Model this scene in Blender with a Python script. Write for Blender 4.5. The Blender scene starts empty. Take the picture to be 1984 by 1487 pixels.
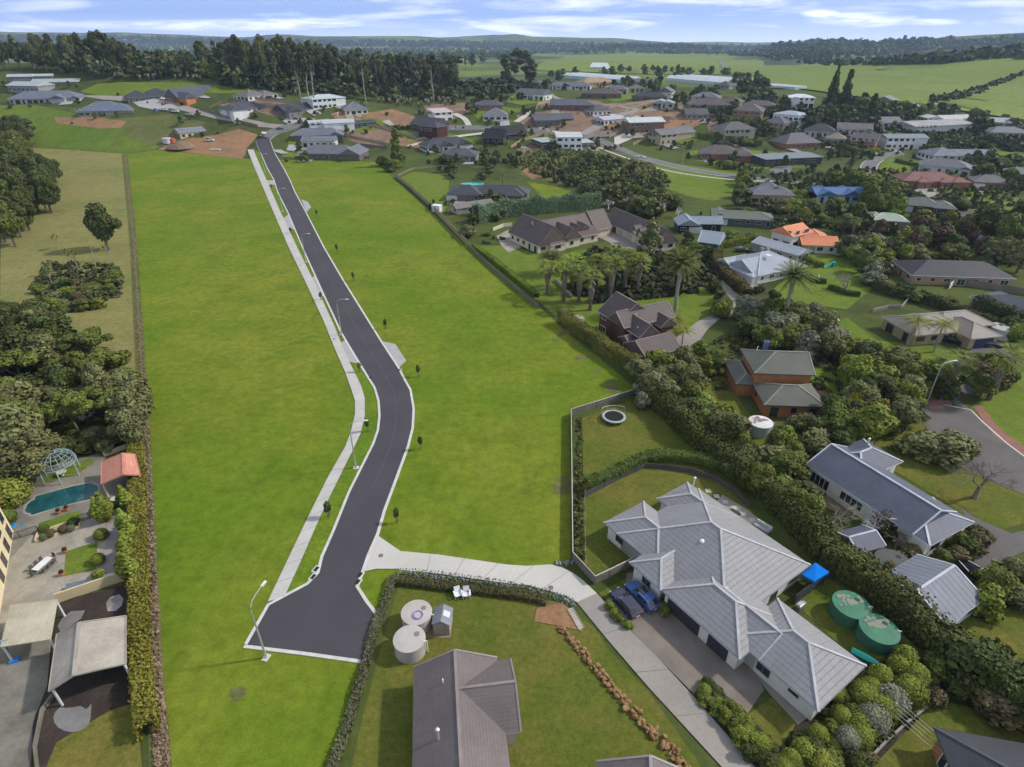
import bpy, bmesh, math, random
import numpy as np
from mathutils import Vector, Matrix
R = math.radians
rnd = random.Random(7)
sc = bpy.context.scene
col = sc.collection

# ---------------------------------------------------------------- camera, sky, sun, exposure
F, TH, HC = 1156.0, R(30), 60.0
cd = bpy.data.cameras.new('camera'); cam = bpy.data.objects.new('camera', cd); col.objects.link(cam)
cam.location = (0, 0, HC); cam.rotation_euler = (R(60), 0, 0)
cd.sensor_width = 36; cd.lens = 36 * F / 1984; cd.clip_end = 40000; cd.clip_start = 1
sc.camera = cam
SUN_EL, SUN_AZ = R(40), R(80)
w = bpy.data.worlds.new('World'); sc.world = w; w.use_nodes = True
nt = w.node_tree; nt.nodes.clear(); L = nt.links.new
def N(t, **k):
    n = nt.nodes.new(t)
    for a, b in k.items():
        if a.startswith('i_'):
            n.inputs[int(a[2:]) if a[2:].isdigit() else a[2:]].default_value = b
        else: setattr(n, a, b)
    return n
sky = N('ShaderNodeTexSky', sky_type='NISHITA', sun_disc=False, sun_elevation=SUN_EL, sun_rotation=SUN_AZ, air_density=1.0, dust_density=.6, ozone_density=3.0)
skm = N('ShaderNodeVectorMath', operation='MULTIPLY'); L(sky.outputs[0], skm.inputs[0]); skm.inputs[1].default_value = (1.14, 1.0, .86)
tc = N('ShaderNodeTexCoord')
mp = N('ShaderNodeMapping'); mp.inputs['Scale'].default_value = (5, 5, 42); L(tc.outputs['Generated'], mp.inputs[0])
no = N('ShaderNodeTexNoise', i_Scale=1.0, i_Detail=9.0, i_Roughness=0.56, i_Distortion=0.5); L(mp.outputs[0], no.inputs['Vector'])
rp = N('ShaderNodeValToRGB'); L(no.outputs[0], rp.inputs[0]); rp.color_ramp.elements[0].position = .47; rp.color_ramp.elements[1].position = .66
sx = N('ShaderNodeSeparateXYZ'); L(tc.outputs['Generated'], sx.inputs[0])
hz = N('ShaderNodeMapRange', i_1=0.0, i_2=0.03, i_3=.6, i_4=0.0); L(sx.outputs[2], hz.inputs[0])
ad = N('ShaderNodeMath', operation='MAXIMUM'); L(rp.outputs[0], ad.inputs[0]); L(hz.outputs[0], ad.inputs[1])
ml = N('ShaderNodeMath', operation='MULTIPLY'); L(ad.outputs[0], ml.inputs[0]); ml.inputs[1].default_value = .85
lo = N('ShaderNodeMapRange', i_1=0.0, i_2=0.12, i_3=1.0, i_4=0.0); L(sx.outputs[2], lo.inputs[0])
bl0 = N('ShaderNodeMixRGB'); L(lo.outputs[0], bl0.inputs[0]); L(skm.outputs[0], bl0.inputs[1]); bl0.inputs[2].default_value = (2.2, 4.3, 10.8, 1)
mx = N('ShaderNodeMixRGB'); L(ml.outputs[0], mx.inputs[0]); L(bl0.outputs[0], mx.inputs[1]); mx.inputs[2].default_value = (11.5, 11.6, 12.2, 1)
def MT(op, a, b=None):
    n = N('ShaderNodeMath', operation=op)
    for i, v in enumerate((a, b)):
        if v is None: continue
        if isinstance(v, (int, float)): n.inputs[i].default_value = v
        else: L(v, n.inputs[i])
    return n.outputs[0]
cmask = None   # two bright cloud banks low over the horizon
for cx_, cz_, wx_, wz_ in ((.50, .0235, .085, .010), (.44, .031, .03, .006), (.60, .021, .05, .005), (-.42, .018, .30, .008)):
    ex = MT('DIVIDE', MT('SUBTRACT', MT('DIVIDE', sx.outputs[0], sx.outputs[1]), cx_), wx_); ez = MT('DIVIDE', MT('SUBTRACT', MT('DIVIDE', sx.outputs[2], sx.outputs[1]), cz_), wz_)
    d2 = MT('ADD', MT('MULTIPLY', ex, ex), MT('MULTIPLY', ez, ez)); v_ = MT('SUBTRACT', MT('ADD', MT('MULTIPLY', no.outputs[0], 2.6), -.15), d2)
    v_ = MT('MINIMUM', MT('MAXIMUM', v_, 0.0), 1.0); cmask = v_ if cmask is None else MT('MAXIMUM', cmask, v_)
no2 = N('ShaderNodeTexNoise', i_Scale=3.0, i_Detail=8.0, i_Roughness=.65); L(mp.outputs[0], no2.inputs['Vector']); cmask = MT('MULTIPLY', cmask, MT('MINIMUM', MT('MAXIMUM', MT('ADD', MT('MULTIPLY', no2.outputs[0], 3.2), -1.0), 0.0), .85)); mx2 = N('ShaderNodeMixRGB'); L(cmask, mx2.inputs[0]); L(mx.outputs[0], mx2.inputs[1]); mx2.inputs[2].default_value = (14, 14, 14.4, 1); mx = mx2
bg = N('ShaderNodeBackground', i_Strength=0.12); L(mx.outputs[0], bg.inputs[0])
wo = N('ShaderNodeOutputWorld'); L(bg.outputs[0], wo.inputs[0])
sd = bpy.data.lights.new('sun', 'SUN'); sd.energy = 2.7; sd.angle = R(3.0); sd.color = (1, .95, .87)
so = bpy.data.objects.new('sun', sd); col.objects.link(so)
sdir = Vector((math.sin(SUN_AZ) * math.cos(SUN_EL), math.cos(SUN_AZ) * math.cos(SUN_EL), math.sin(SUN_EL)))
so.rotation_euler = sdir.to_track_quat('Z', 'Y').to_euler(); so.location = (0, 0, 300)
sc.view_settings.view_transform = 'Standard'; sc.view_settings.look = 'None'; sc.view_settings.exposure = 0.33; sc.view_settings.gamma = 1
sc.render.engine = 'CYCLES'
sc.cycles.volume_bounces = 0; sc.cycles.max_bounces = 4; sc.cycles.diffuse_bounces = 2; sc.cycles.glossy_bounces = 2
sc.cycles.transmission_bounces = 2; sc.cycles.use_adaptive_sampling = True; sc.cycles.adaptive_threshold = 0.02
sc.cycles.use_denoising = True

# ---------------------------------------------------------------- terrain and picking
def SM(t):
    t = np.clip(t, 0, 1); return t * t * (3 - 2 * t)
SKY_X = [-700, 0, 120, 250, 300, 400, 480, 520, 560, 600, 700, 800, 850, 900, 1000, 1030, 1140, 1200, 1250, 1300, 1400, 1500, 1560, 1700, 2700]
SKY_Y = [60, 60, 62, 62, 64, 68, 72, 66, 65, 69, 69, 68, 72, 69, 66, 70, 73, 74, 79, 82, 81, 84, 86, 88, 80]
RX = [1300, 1450, 1520, 1560, 1590, 1625, 1645, 1680, 1750, 1800, 1850, 1900, 1984, 2200, 2800]
RY = [112, 104, 92, 84, 79, 80, 88, 84, 78, 74, 70, 67, 63, 56, 50]
def slope_of(y): return .5 + (y - 743.5) / F * math.cos(TH)
from bisect import bisect_right
def _s(t): t = 0. if t < 0 else 1. if t > 1 else t; return t * t * (3 - 2 * t)
def _i(x, X, Y):
    if x <= X[0]: return Y[0]
    if x >= X[-1]: return Y[-1]
    k = bisect_right(X, x) - 1; return Y[k] + (Y[k + 1] - Y[k]) * (x - X[k]) / (X[k + 1] - X[k])
def Hs(x, y):
    sin, cos, exp = math.sin, math.cos, math.exp
    if y < 370: return 0.0
    l = _s((-60 - x) / 120); r = _s((x - 250) / 200); y0 = 385 - 12 * l + 20 * r; y1 = 482 - 22 * l + 110 * r
    h = (18 + 5 * l) * _s((y - y0) / (y1 - y0)) + 34 * exp(-((x - 900) / 300) ** 2 - ((y - 960) / 240) ** 2) + 9 * exp(-((x - 600) / 120) ** 2 - ((y - 900) / 120) ** 2) + 15 * exp(-((x - 660) / 105) ** 2 - ((y - 720) / 95) ** 2)
    if x < -110: h += 17 * _s((y - 445) / 85) * _s((-x - 110) / 140) * (1 - _s((y - 650) / 130))
    if y < 600: return h
    h += -8 * _s((y - 700) / 500) * _s((-x + 100) / 500) + 2.2 * (sin(x / 170 + 1) * cos(y / 210) + .6 * sin(x / 83 + y / 120)) * _s((y - 600) / 500) - 9 * _s((y - 1300) / 500)
    if y < 1480: return h
    az = 992 + 1335 * x / y; fr = -slope_of(_i(az, SKY_X, SKY_Y)) * 5600 / 1.155 + HC; nz = sin(x / 310 + y / 400) * cos(y / 330 - x / 700)
    h += (fr - 12) * _s((y - 4300) / 1300) * (1 - .5 * _s((y - 5700) / 1500)) + 14 * nz * _s((y - 2600) / 800) * (1 - _s((y - 5000) / 600))
    m = _s((az - 1330) / 130)
    if m > 0:
        rr = (-slope_of(_i(az, RX, RY)) * 2700 / 1.155 + HC) - 11; rid = .22 * _s((y - 1500) / 250) + .78 * _s((y - 1850) / 850); rug = 7 * sin(x / 95 + 2) * cos(y / 120) + 5 * sin(x / 47 + y / 61)
        h += m * (rr * rid * (1 - .45 * _s((y - 2750) / 900)) + rug * _s((y - 1500) / 300) * (1 - _s((y - 2450) / 200)))
    return h
H = np.vectorize(Hs)
def UP(px, py, h=0.0, absz=None):
    dx = (px - 992) / F; dy = (py - 743.5) / F
    s = math.sin(TH) + dy * math.cos(TH); c = math.cos(TH) - dy * math.sin(TH)
    if absz is not None:
        t = (HC - absz) / max(s, .002); return Vector((dx * t, c * t, absz))
    if s > .05:
        t = (HC - h) / s
        if c * t < 366: return Vector((dx * t, c * t, h))
    t = 366 / c
    last = t
    while t < 9000:
        if HC - s * t - h <= Hs(dx * t, c * t): break
        last = t; t *= 1.008
    a, b = last, t
    for _ in range(24):
        m = (a + b) / 2
        if HC - s * m - h <= Hs(dx * m, c * m): b = m
        else: a = m
    return Vector((dx * b, c * b, HC - s * b))
def G(x, y): return Hs(x, y)
def PX(p):
    d = Vector((p[0], p[1], p[2] - HC)); z = d.y * math.cos(TH) - d.z * math.sin(TH); return (992 + F * d.x / z, 743.5 - F * (d.z * math.cos(TH) + d.y * math.sin(TH)) / z, z)

# ---------------------------------------------------------------- materials
MATS = {}
class NM:
    def __init__(s, name, rough=.9, spec=.2, metal=0):
        s.m = bpy.data.materials.new(name); s.m.use_nodes = True; s.t = s.m.node_tree
        s.b = s.t.nodes['Principled BSDF']; s.b.inputs['Roughness'].default_value = rough
        s.b.inputs['Specular IOR Level'].default_value = spec; s.b.inputs['Metallic'].default_value = metal
        MATS[name] = s.m
    def n(s, t, **k):
        n = s.t.nodes.new(t)
        for a, b in k.items():
            if a.startswith('i_'): n.inputs[int(a[2:]) if a[2:].isdigit() else a[2:]].default_value = b
            else: setattr(n, a, b)
        return n
    def l(s, a, b): s.t.links.new(a, b)
    def pos(s): return s.n('ShaderNodeNewGeometry').outputs['Position']
    def obj(s): return s.n('ShaderNodeTexCoord').outputs['Object']
    def uv(s): return s.n('ShaderNodeTexCoord').outputs['UV']
    def noise(s, vec, scale, detail=4, rough=.6):
        n = s.n('ShaderNodeTexNoise', i_Scale=scale, i_Detail=float(detail), i_Roughness=rough); s.l(vec, n.inputs['Vector']); return n.outputs[0]
    def rng(s, v, a, b, c=0., d=1.):
        n = s.n('ShaderNodeMapRange', i_1=a, i_2=b, i_3=c, i_4=d); s.l(v, n.inputs[0]); return n.outputs[0]
    def mix(s, f, a, b, mode='MIX'):
        n = s.n('ShaderNodeMixRGB', blend_type=mode)
        for i, v in ((0, f), (1, a), (2, b)):
            if isinstance(v, (int, float)): n.inputs[i].default_value = v
            elif isinstance(v, tuple): n.inputs[i].default_value = (*v[:3], 1)
            else: s.l(v, n.inputs[i])
        return n.outputs[0]
    def ocol(s): return s.n('ShaderNodeObjectInfo').outputs['Color']
    def orand(s): return s.n('ShaderNodeObjectInfo').outputs['Random']
    def base(s, v):
        if isinstance(v, tuple): s.b.inputs['Base Color'].default_value = (*v, 1)
        else: s.l(v, s.b.inputs['Base Color'])
        return s
    def bump(s, v, st=.3, d=.05):
        n = s.n('ShaderNodeBump', i_Strength=st, i_Distance=d); s.l(v, n.inputs['Height']); s.l(n.outputs[0], s.b.inputs['Normal']); return s
def ground_mat(name, a, b, c, s1=.012, s2=.12, s3=1.4, rough=.95, bump=.35, lo=.42, hi=.62, streak=None):
    m = NM(name, rough, .08); p = m.pos()
    if streak:
        q = m.n('ShaderNodeMapping'); q.inputs['Rotation'].default_value = (0, 0, streak); q.inputs['Scale'].default_value = (1, .22, 1); m.l(p, q.inputs[0]); p2 = q.outputs[0]
    else: p2 = p
    x = m.mix(m.rng(m.noise(p, s1, 5), lo, hi), a, b)
    x = m.mix(m.rng(m.noise(p2, s2, 6, .7), .45, .7, 0, .75), x, c)
    f = m.noise(p2, s3, 5, .75)
    x = m.mix(.55, x, m.rng(f, .2, .8, .3, 1.7), 'MULTIPLY')
    x = m.mix(.5, x, m.rng(m.noise(p, 5.5, 3, .8), .25, .75, .45, 1.55), 'MULTIPLY')
    m.base(x); m.bump(f, bump, .25); return m
ground_mat('garden ground', (.052, .070, .020), (.035, .048, .016), (.090, .085, .035), .02, .15, 1.1)
ground_mat('field grass', (.114, .180, .012), (.178, .206, .022), (.083, .140, .010), .022, .11, .6, bump=.35, lo=.40, hi=.60)
ground_mat('verge grass', (.115, .190, .016), (.150, .215, .018), (.075, .125, .012), .06, .3, 1.5)
ground_mat('lawn grass', (.125, .185, .022), (.155, .195, .030), (.085, .130, .018), .04, .25, 1.8)
ground_mat('yard grass', (.098, .125, .018), (.165, .145, .034), (.065, .105, .014), .06, .3, 1.6, lo=.4, hi=.6)
ground_mat('paddock grass', (.215, .200, .066), (.150, .165, .045), (.275, .240, .105), .02, .22, 1.1, bump=.6)
ground_mat('hill grass', (.105, .165, .020), (.140, .185, .028), (.075, .115, .020), .02, .09, .7)
ground_mat('rough grass', (.13, .135, .045), (.09, .12, .03), (.19, .16, .075), .03, .15, .9, bump=.6)
ground_mat('clay', (.30, .165, .082), (.22, .13, .08), (.36, .23, .13), .05, .3, 1.5)
ground_mat('brown soil', (.235, .155, .105), (.165, .115, .082), (.30, .205, .14), .05, .25, 1.2)
ground_mat('bark mulch', (.052, .040, .034), (.075, .058, .048), (.035, .028, .024), .3, 1.2, 6)
ground_mat('far pasture', (.175, .225, .045), (.14, .195, .04), (.20, .225, .07), .004, .02, .25)
m = NM('terrain', .95, .08); p = m.pos(); sp = m.n('ShaderNodeSeparateXYZ'); m.l(p, sp.inputs[0])
near = m.mix(m.rng(m.noise(p, .02, 5), .42, .6), (.078, .108, .024), (.052, .070, .020))
near = m.mix(m.rng(m.noise(p, .14, 6, .7), .45, .7, 0, .8), near, (.110, .115, .040)); 
far = m.mix(m.rng(m.noise(p, .0022, 6, .62), .46, .54), (.155, .205, .045), (.045, .066, .030))
far = m.mix(m.rng(m.noise(p, .012, 4), .5, .62, 0, .6), far, (.12, .155, .06))
x = m.mix(m.rng(sp.outputs[1], 640, 800), near, far)
x = m.mix(.5, x, m.rng(m.noise(p, .8, 5, .75), .2, .8, .4, 1.6), 'MULTIPLY'); m.base(x); m.bump(m.noise(p, .5, 6, .8), .5, .4)
def hard_mat(name, a, b, s1=.3, s2=6, rough=.85, spec=.25, joints=None, lo=.35, hi=.68):
    m = NM(name, rough, spec); p = m.pos()
    x = m.mix(m.rng(m.noise(p, s1, 6, .65), lo, hi), a, b)
    x = m.mix(.4, x, m.rng(m.noise(p, s2, 4, .7), .2, .8, .55, 1.45), 'MULTIPLY')
    m.base(x); m.bump(m.noise(p, s2, 3), .2, .02); return m
hard_mat('new asphalt', (.060, .056, .066), (.076, .070, .078), .09, 9, .9)
hard_mat('asphalt seam', (.085, .080, .086), (.105, .10, .10), .2, 9, .9)
hard_mat('old asphalt', (.145, .14, .14), (.20, .19, .185), .12, 4)
hard_mat('dark chip seal', (.105, .095, .09), (.15, .135, .125), .15, 6)
hard_mat('kerb concrete', (.62, .60, .56), (.50, .48, .44), .8, 7)
hard_mat('path concrete', (.52, .50, .46), (.44, .42, .385), .25, 6)
hard_mat('apron concrete', (.34, .335, .33), (.41, .40, .385), .4, 7)
hard_mat('drive concrete', (.56, .53, .48), (.47, .45, .40), .1, 6)
hard_mat('old concrete', (.33, .30, .265), (.25, .225, .20), .12, 5)
hard_mat('exposed aggregate', (.255, .218, .185), (.165, .135, .112), .15, 8)
hard_mat('stone paving', (.38, .345, .28), (.25, .22, .175), .35, 3)
hard_mat('stained paving', (.27, .25, .20), (.13, .12, .10), .18, 3)
hard_mat('red paver', (.30, .135, .10), (.22, .11, .085), .6, 5)
hard_mat('brick paving', (.33, .30, .29), (.27, .23, .22), .5, 9)
hard_mat('rock', (.33, .20, .10), (.22, .12, .055), .7, 4)
hard_mat('grey stone', (.30, .31, .33), (.15, .16, .18), 1.5, 6)
hard_mat('timber', (.30, .22, .14), (.20, .145, .09), .8, 8)
hard_mat('paling timber', (.40, .32, .22), (.30, .235, .16), .4, 8)
hard_mat('old paling', (.22, .195, .16), (.15, .13, .105), .4, 8)
hard_mat('bark', (.17, .135, .10), (.105, .085, .065), 1.2, 6)
hard_mat('pale bark', (.36, .32, .27), (.26, .225, .19), 1.2, 6)
def tinted(name, rough=.6, spec=.3, metal=0, s1=.5, amt=.25, obj=False, bump=0):
    m = NM(name, rough, spec, metal); p = m.obj() if obj else m.pos()
    v = m.rng(m.noise(p, s1, 5, .65), .25, .75, 1 - amt, 1 + amt)
    m.base(m.mix(1.0, m.ocol(), v, 'MULTIPLY'))
    if bump: m.bump(m.noise(p, s1 * 8, 3), bump, .03)
    return m
tinted('paint'); tinted('plaster', .85, .15, 0, .4, .14); tinted('car paint', .18, .6, 0, .5, .03); tinted('steel', .35, .5, .6, 1, .1)
tinted('stained metal', .6, .4, .1, .35, .35); tinted('cloth', .9, .1, 0, 1, .12); tinted('twig', .9, .1, 0, 1.5, .3)
m = NM('glass', .08, .9); m.base((.022, .030, .036))
m = NM('dark rubber', .8); m.base((.02, .02, .02))
m = NM('pool water', .03, .6); p = m.pos(); m.base(m.mix(m.rng(m.noise(p, .35, 4), .4, .6), (.010, .060, .075), (.020, .105, .115))); m.bump(m.noise(p, 2.5, 3), .06, .03)
m = NM('brick wall', .9, .15); b = m.n('ShaderNodeTexBrick', i_Scale=4.2, i_4=None) if False else m.n('ShaderNodeTexBrick'); b.inputs['Scale'].default_value = 4.0
b.inputs['Color1'].default_value = (1, 1, 1, 1); b.inputs['Color2'].default_value = (.72, .68, .66, 1); b.inputs['Mortar'].default_value = (.8, .8, .78, 1); m.l(m.uv(), b.inputs[0])
m.base(m.mix(1.0, m.mix(1.0, m.ocol(), b.outputs[0], 'MULTIPLY'), m.rng(m.noise(m.pos(), .6, 4), .2, .8, .8, 1.2), 'MULTIPLY'))
m = NM('weatherboard', .75, .2); wv = m.n('ShaderNodeTexWave', wave_type='BANDS', bands_direction='Y', wave_profile='SAW', i_Scale=.5 * 3.14); m.l(m.uv(), wv.inputs[0])
m.base(m.mix(1.0, m.mix(1.0, m.ocol(), m.rng(wv.outputs[1], 0, .25, .72, 1.0), 'MULTIPLY'), m.rng(m.noise(m.pos(), .4, 4), .2, .8, .88, 1.12), 'MULTIPLY'))
# roofs: uv = metres along the eave, metres up the slope
def roof_mat(name, per, axis, off, line, tile=0, rough=.6, spec=.3, blotch=.22):
    m = NM(name, rough, spec); u = m.uv(); sp = m.n('ShaderNodeSeparateXYZ'); m.l(u, sp.inputs[0])
    def frac(o, k):
        a = m.n('ShaderNodeMath', operation='MULTIPLY', i_1=1 / k); m.l(o, a.inputs[0]); f = m.n('ShaderNodeMath', operation='FRACT'); m.l(a.outputs[0], f.inputs[0]); return f.outputs[0]
    fr = frac(sp.outputs[axis], per)
    v = m.rng(fr, 0, off, line, 1.0)
    c = m.mix(1.0, m.ocol(), v, 'MULTIPLY')
    if tile:
        w2 = m.rng(frac(sp.outputs[0], tile), 0, .15, .86, 1.0); c = m.mix(1.0, c, w2, 'MULTIPLY')
    c = m.mix(1.0, c, m.rng(m.noise(m.pos(), .22, 6, .7), .25, .75, 1 - blotch, 1 + blotch), 'MULTIPLY')
    c = m.mix(1.0, c, m.rng(m.noise(m.pos(), 2.6, 3, .7), .25, .75, .9, 1.1), 'MULTIPLY')
    m.base(c); m.bump(fr, .5, .05); return m
roof_mat('roof tile', .37, 1, .22, .62, .30)
roof_mat('roof tile fine', .34, 1, .3, .8, .28)
roof_mat('roof pressed tile', .60, 1, .20, .50, 1.25, .6, .25, .10)
roof_mat('roof metal', .60, 0, .22, .74, 0, .6, .25, .12)
roof_mat('roof wide metal', .85, 0, .30, .55, 0, .62, .25, .16)
roof_mat('roof stained metal', .25, 0, .5, .82, 0, .8, .2, .35)
# foliage: object colour with leaf to leaf variety
m = NM('foliage', .75, .18); at = m.n('ShaderNodeAttribute', attribute_name='tone'); 
c = m.mix(1.0, m.ocol(), m.rng(at.outputs['Fac'], 0, 1, .62, 1.45), 'MULTIPLY')
c = m.mix(1.0, c, m.rng(m.noise(m.pos(), .45, 3), .3, .7, .78, 1.25), 'MULTIPLY')
hs = m.n('ShaderNodeHueSaturation'); m.l(c, hs.inputs['Color']); m.l(m.rng(m.orand(), 0, 1, .482, .512), hs.inputs['Hue']); m.l(m.rng(m.orand(), 0, 1, .85, 1.15), hs.inputs['Value']); m.base(hs.outputs[0])
m.b.inputs['Transmission Weight'].default_value = 0
def M(n): return MATS[n]

# ---------------------------------------------------------------- mesh helpers
class MB:
    def __init__(s): s.v = []; s.f = []; s.m = []; s.uv = []
    def quad(s, p, mi=0, uv=None):
        i = len(s.v); s.v += [tuple(q) for q in p]; s.f.append(tuple(range(i, i + len(p)))); s.m.append(mi); s.uv.append(uv)
    def box(s, c, d, rz=0.0, mi=0, skip=()):
        cx, cy, cz = c; hx, hy, hz = d[0] / 2, d[1] / 2, d[2] / 2; ca, sa = math.cos(rz), math.sin(rz)
        P = [(cx + x * ca - y * sa, cy + x * sa + y * ca, cz + z) for z in (-hz, hz) for x, y in ((-hx, -hy), (hx, -hy), (hx, hy), (-hx, hy))]
        fs = [(3, 2, 1, 0), (4, 5, 6, 7), (0, 1, 5, 4), (1, 2, 6, 5), (2, 3, 7, 6), (3, 0, 4, 7)]
        L2 = [d[0], d[0], d[0], d[1], d[0], d[1]]
        for k, f in enumerate(fs):
            if k in skip: continue
            h = d[1] if k < 2 else d[2]; s.quad([P[i] for i in f], mi, [(0, 0), (L2[k], 0), (L2[k], h), (0, h)])
        return s
    def bar(s, a, b, w, h=None, mi=0):
        a = Vector(a); b = Vector(b); h = h or w; d = (b - a)
        if d.length < 1e-6: return s
        d.normalize(); up = Vector((0, 0, 1)) if abs(d.z) < .95 else Vector((1, 0, 0)); x = d.cross(up).normalized(); y = x.cross(d).normalized()
        c = [(-1, -1), (1, -1), (1, 1), (-1, 1)]
        A = [a + x * (i * w / 2) + y * (j * h / 2) for i, j in c]; B = [b + x * (i * w / 2) + y * (j * h / 2) for i, j in c]
        for k in range(4): s.quad([A[k], A[(k + 1) % 4], B[(k + 1) % 4], B[k]], mi)
        s.quad(A[::-1], mi); s.quad(B, mi); return s
    def tube(s, pts, rad, n=8, mi=0, cap=True):
        pts = [Vector(p) for p in pts]; rad = rad if isinstance(rad, (list, tuple)) else [rad] * len(pts); rings = []
        for i, p in enumerate(pts):
            d = (pts[min(i + 1, len(pts) - 1)] - pts[max(i - 1, 0)]).normalized(); up = Vector((0, 0, 1)) if abs(d.z) < .95 else Vector((1, 0, 0))
            x = d.cross(up).normalized(); y = d.cross(x).normalized()
            rings.append([p + (x * math.cos(2 * math.pi * k / n) + y * math.sin(2 * math.pi * k / n)) * rad[i] for k in range(n)])
        for a, b in zip(rings, rings[1:]):
            for k in range(n): s.quad([a[k], a[(k + 1) % n], b[(k + 1) % n], b[k]], mi)
        if cap: s.quad(rings[0][::-1], mi); s.quad(rings[-1], mi)
        return s
    def lathe(s, c, prof, n=24, mi=0):
        c = Vector(c); rings = [[c + Vector((r * math.cos(2 * math.pi * k / n), r * math.sin(2 * math.pi * k / n), z)) for k in range(n)] for r, z in prof]
        for a, b in zip(rings, rings[1:]):
            for k in range(n): s.quad([a[k], a[(k + 1) % n], b[(k + 1) % n], b[k]], mi)
        return s
    def build(s, name, mats, parent=None, color=None, loc=None, smooth=False):
        me = bpy.data.meshes.new(name)
        me.from_pydata([tuple(v) for v in s.v], [], s.f)
        mats = mats if isinstance(mats, (list, tuple)) else [mats]
        for x in mats: me.materials.append(M(x))
        me.polygons.foreach_set('material_index', s.m)
        if any(u for u in s.uv):
            ul = me.uv_layers.new(name='UVMap'); k = 0; data = []
            for f, u in zip(s.f, s.uv):
                for i in range(len(f)): data += list(u[i]) if u else [0, 0]
            ul.data.foreach_set('uv', data)
        if smooth: me.polygons.foreach_set('use_smooth', [True] * len(s.f))
        o = bpy.data.objects.new(name, me); col.objects.link(o)
        if loc is not None: o.location = loc
        if parent is not None: o.parent = parent
        if color: o.color = (*color, 1)
        return o
def tag(o, label=None, cat=None, group=None, kind=None):
    for k, v in (('label', label), ('category', cat), ('group', group), ('kind', kind)):
        if v: o[k] = v
    return o
def empty(name, loc, rz=0.0, label=None, cat=None, group=None):
    o = bpy.data.objects.new(name, None); col.objects.link(o); o.location = loc; o.rotation_euler = (0, 0, rz); o.empty_display_size = .5
    return tag(o, label, cat, group)
def copy_tree(o, parent=None, kids=None):
    c = o.copy(); col.objects.link(c)
    if parent is not None: c.parent = parent
    for k in KIDS(o): copy_tree(k, c)
    return c
def KIDS(o): return [x for x in o.children]
def pl(s): return [tuple(float(a) for a in q.split(',')) for q in s.split()]

# ---------------------------------------------------------------- ground sheets
def drape(name, mat, poly, layer=0, step=None, world=False, kind='structure', thick=0):
    W = [Vector(p) if world else UP(*p) for p in poly]
    ymax = max(p.y for p in W)
    bm = bmesh.new(); f = bm.faces.new([bm.verts.new((p.x, p.y, 0)) for p in W])
    bmesh.ops.triangulate(bm, faces=[f])
    off = .012 + .012 * layer
    if ymax > 345:
        st = step or (6 if ymax < 640 else 14 if ymax < 1000 else 40); off = .10 + .05 * layer if ymax < 800 else .4 + .15 * layer
        xs = [v.co.x for v in bm.verts]; ys = [v.co.y for v in bm.verts]
        for ax, lo, hi in ((0, min(xs), max(xs)), (1, max(min(ys), 342), max(ys))):
            k = math.ceil(lo / st)
            while k * st < hi:
                n = [0, 0, 0]; n[ax] = 1; c = [0, 0, 0]; c[ax] = k * st
                bmesh.ops.bisect_plane(bm, geom=bm.verts[:] + bm.edges[:] + bm.faces[:], dist=1e-4, plane_co=c, plane_no=n); k += 1
    near_off = .012 + .012 * layer
    for v in bm.verts: v.co.z = G(v.co.x, v.co.y) + near_off + (off - near_off) * _s((v.co.y - 345) / 30)
    bmesh.ops.recalc_face_normals(bm, faces=bm.faces[:])
    for f in bm.faces:
        if f.normal.z < 0: f.normal_flip()
    me = bpy.data.meshes.new(name); bm.to_mesh(me); bm.free(); me.materials.append(M(mat))
    o = bpy.data.objects.new(name, me); col.objects.link(o); o['kind'] = kind
    return o
def offset_line(pts, d):
    out = []
    for i, p in enumerate(pts):
        a = pts[max(i - 1, 0)]; b = pts[min(i + 1, len(pts) - 1)]; t = (b - a); t.z = 0; t.normalize(); out.append(p + Vector((-t.y, t.x, 0)) * d)
    return out
def strip(name, mat, pts, wdt, z0=.0, h=.12, world=False, kind='structure', side=0, parent=None):
    """raised strip of width wdt along a line (kerb, wall, coping); side shifts it"""
    W = [Vector(p) if world else UP(*p) for p in pts]
    A = offset_line(W, wdt / 2 + side); B = offset_line(W, -wdt / 2 + side); mb = MB()
    za = [G(p.x, p.y) + z0 for p in W]
    for i in range(len(W) - 1):
        a0, a1, b0, b1 = [Vector((q.x, q.y, 0)) for q in (A[i], A[i + 1], B[i], B[i + 1])]
        def z(p, k, hh): return Vector((p.x, p.y, za[k] + hh))
        mb.quad([z(b0, i, h), z(b1, i + 1, h), z(a1, i + 1, h), z(a0, i, h)]); mb.quad([z(a0, i, -.05), z(a0, i, h), z(a1, i + 1, h), z(a1, i + 1, -.05)]); mb.quad([z(b0, i, -.05), z(b1, i + 1, -.05), z(b1, i + 1, h), z(b0, i, h)])
    for k in (0, -1):
        a, b, zz = A[k], B[k], za[k]; mb.quad([(a.x, a.y, zz - .05), (b.x, b.y, zz - .05), (b.x, b.y, zz + h), (a.x, a.y, zz + h)])
    o = mb.build(name, mat, parent)
    if kind: o['kind'] = kind
    return o
def resample(W, st):
    out = [W[0]]
    for a, b in zip(W, W[1:]):
        n = max(1, int((b - a).length / st)); out += [a.lerp(b, (k + 1) / n) for k in range(n)]
    return out
def smooth_line(pts, n=6):
    P = [Vector((*p, 0)) for p in pts]; out = []
    for i in range(len(P) - 1):
        p0, p1, p2, p3 = P[max(i - 1, 0)], P[i], P[i + 1], P[min(i + 2, len(P) - 1)]
        for k in range(n):
            t = k / n; q = .5 * ((2 * p1) + (p2 - p0) * t + (2 * p0 - 5 * p1 + 4 * p2 - p3) * t * t + (3 * p1 - p0 - 3 * p2 + p3) * t ** 3); out.append((q.x, q.y))
    return out + [tuple(pts[-1])]
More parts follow.
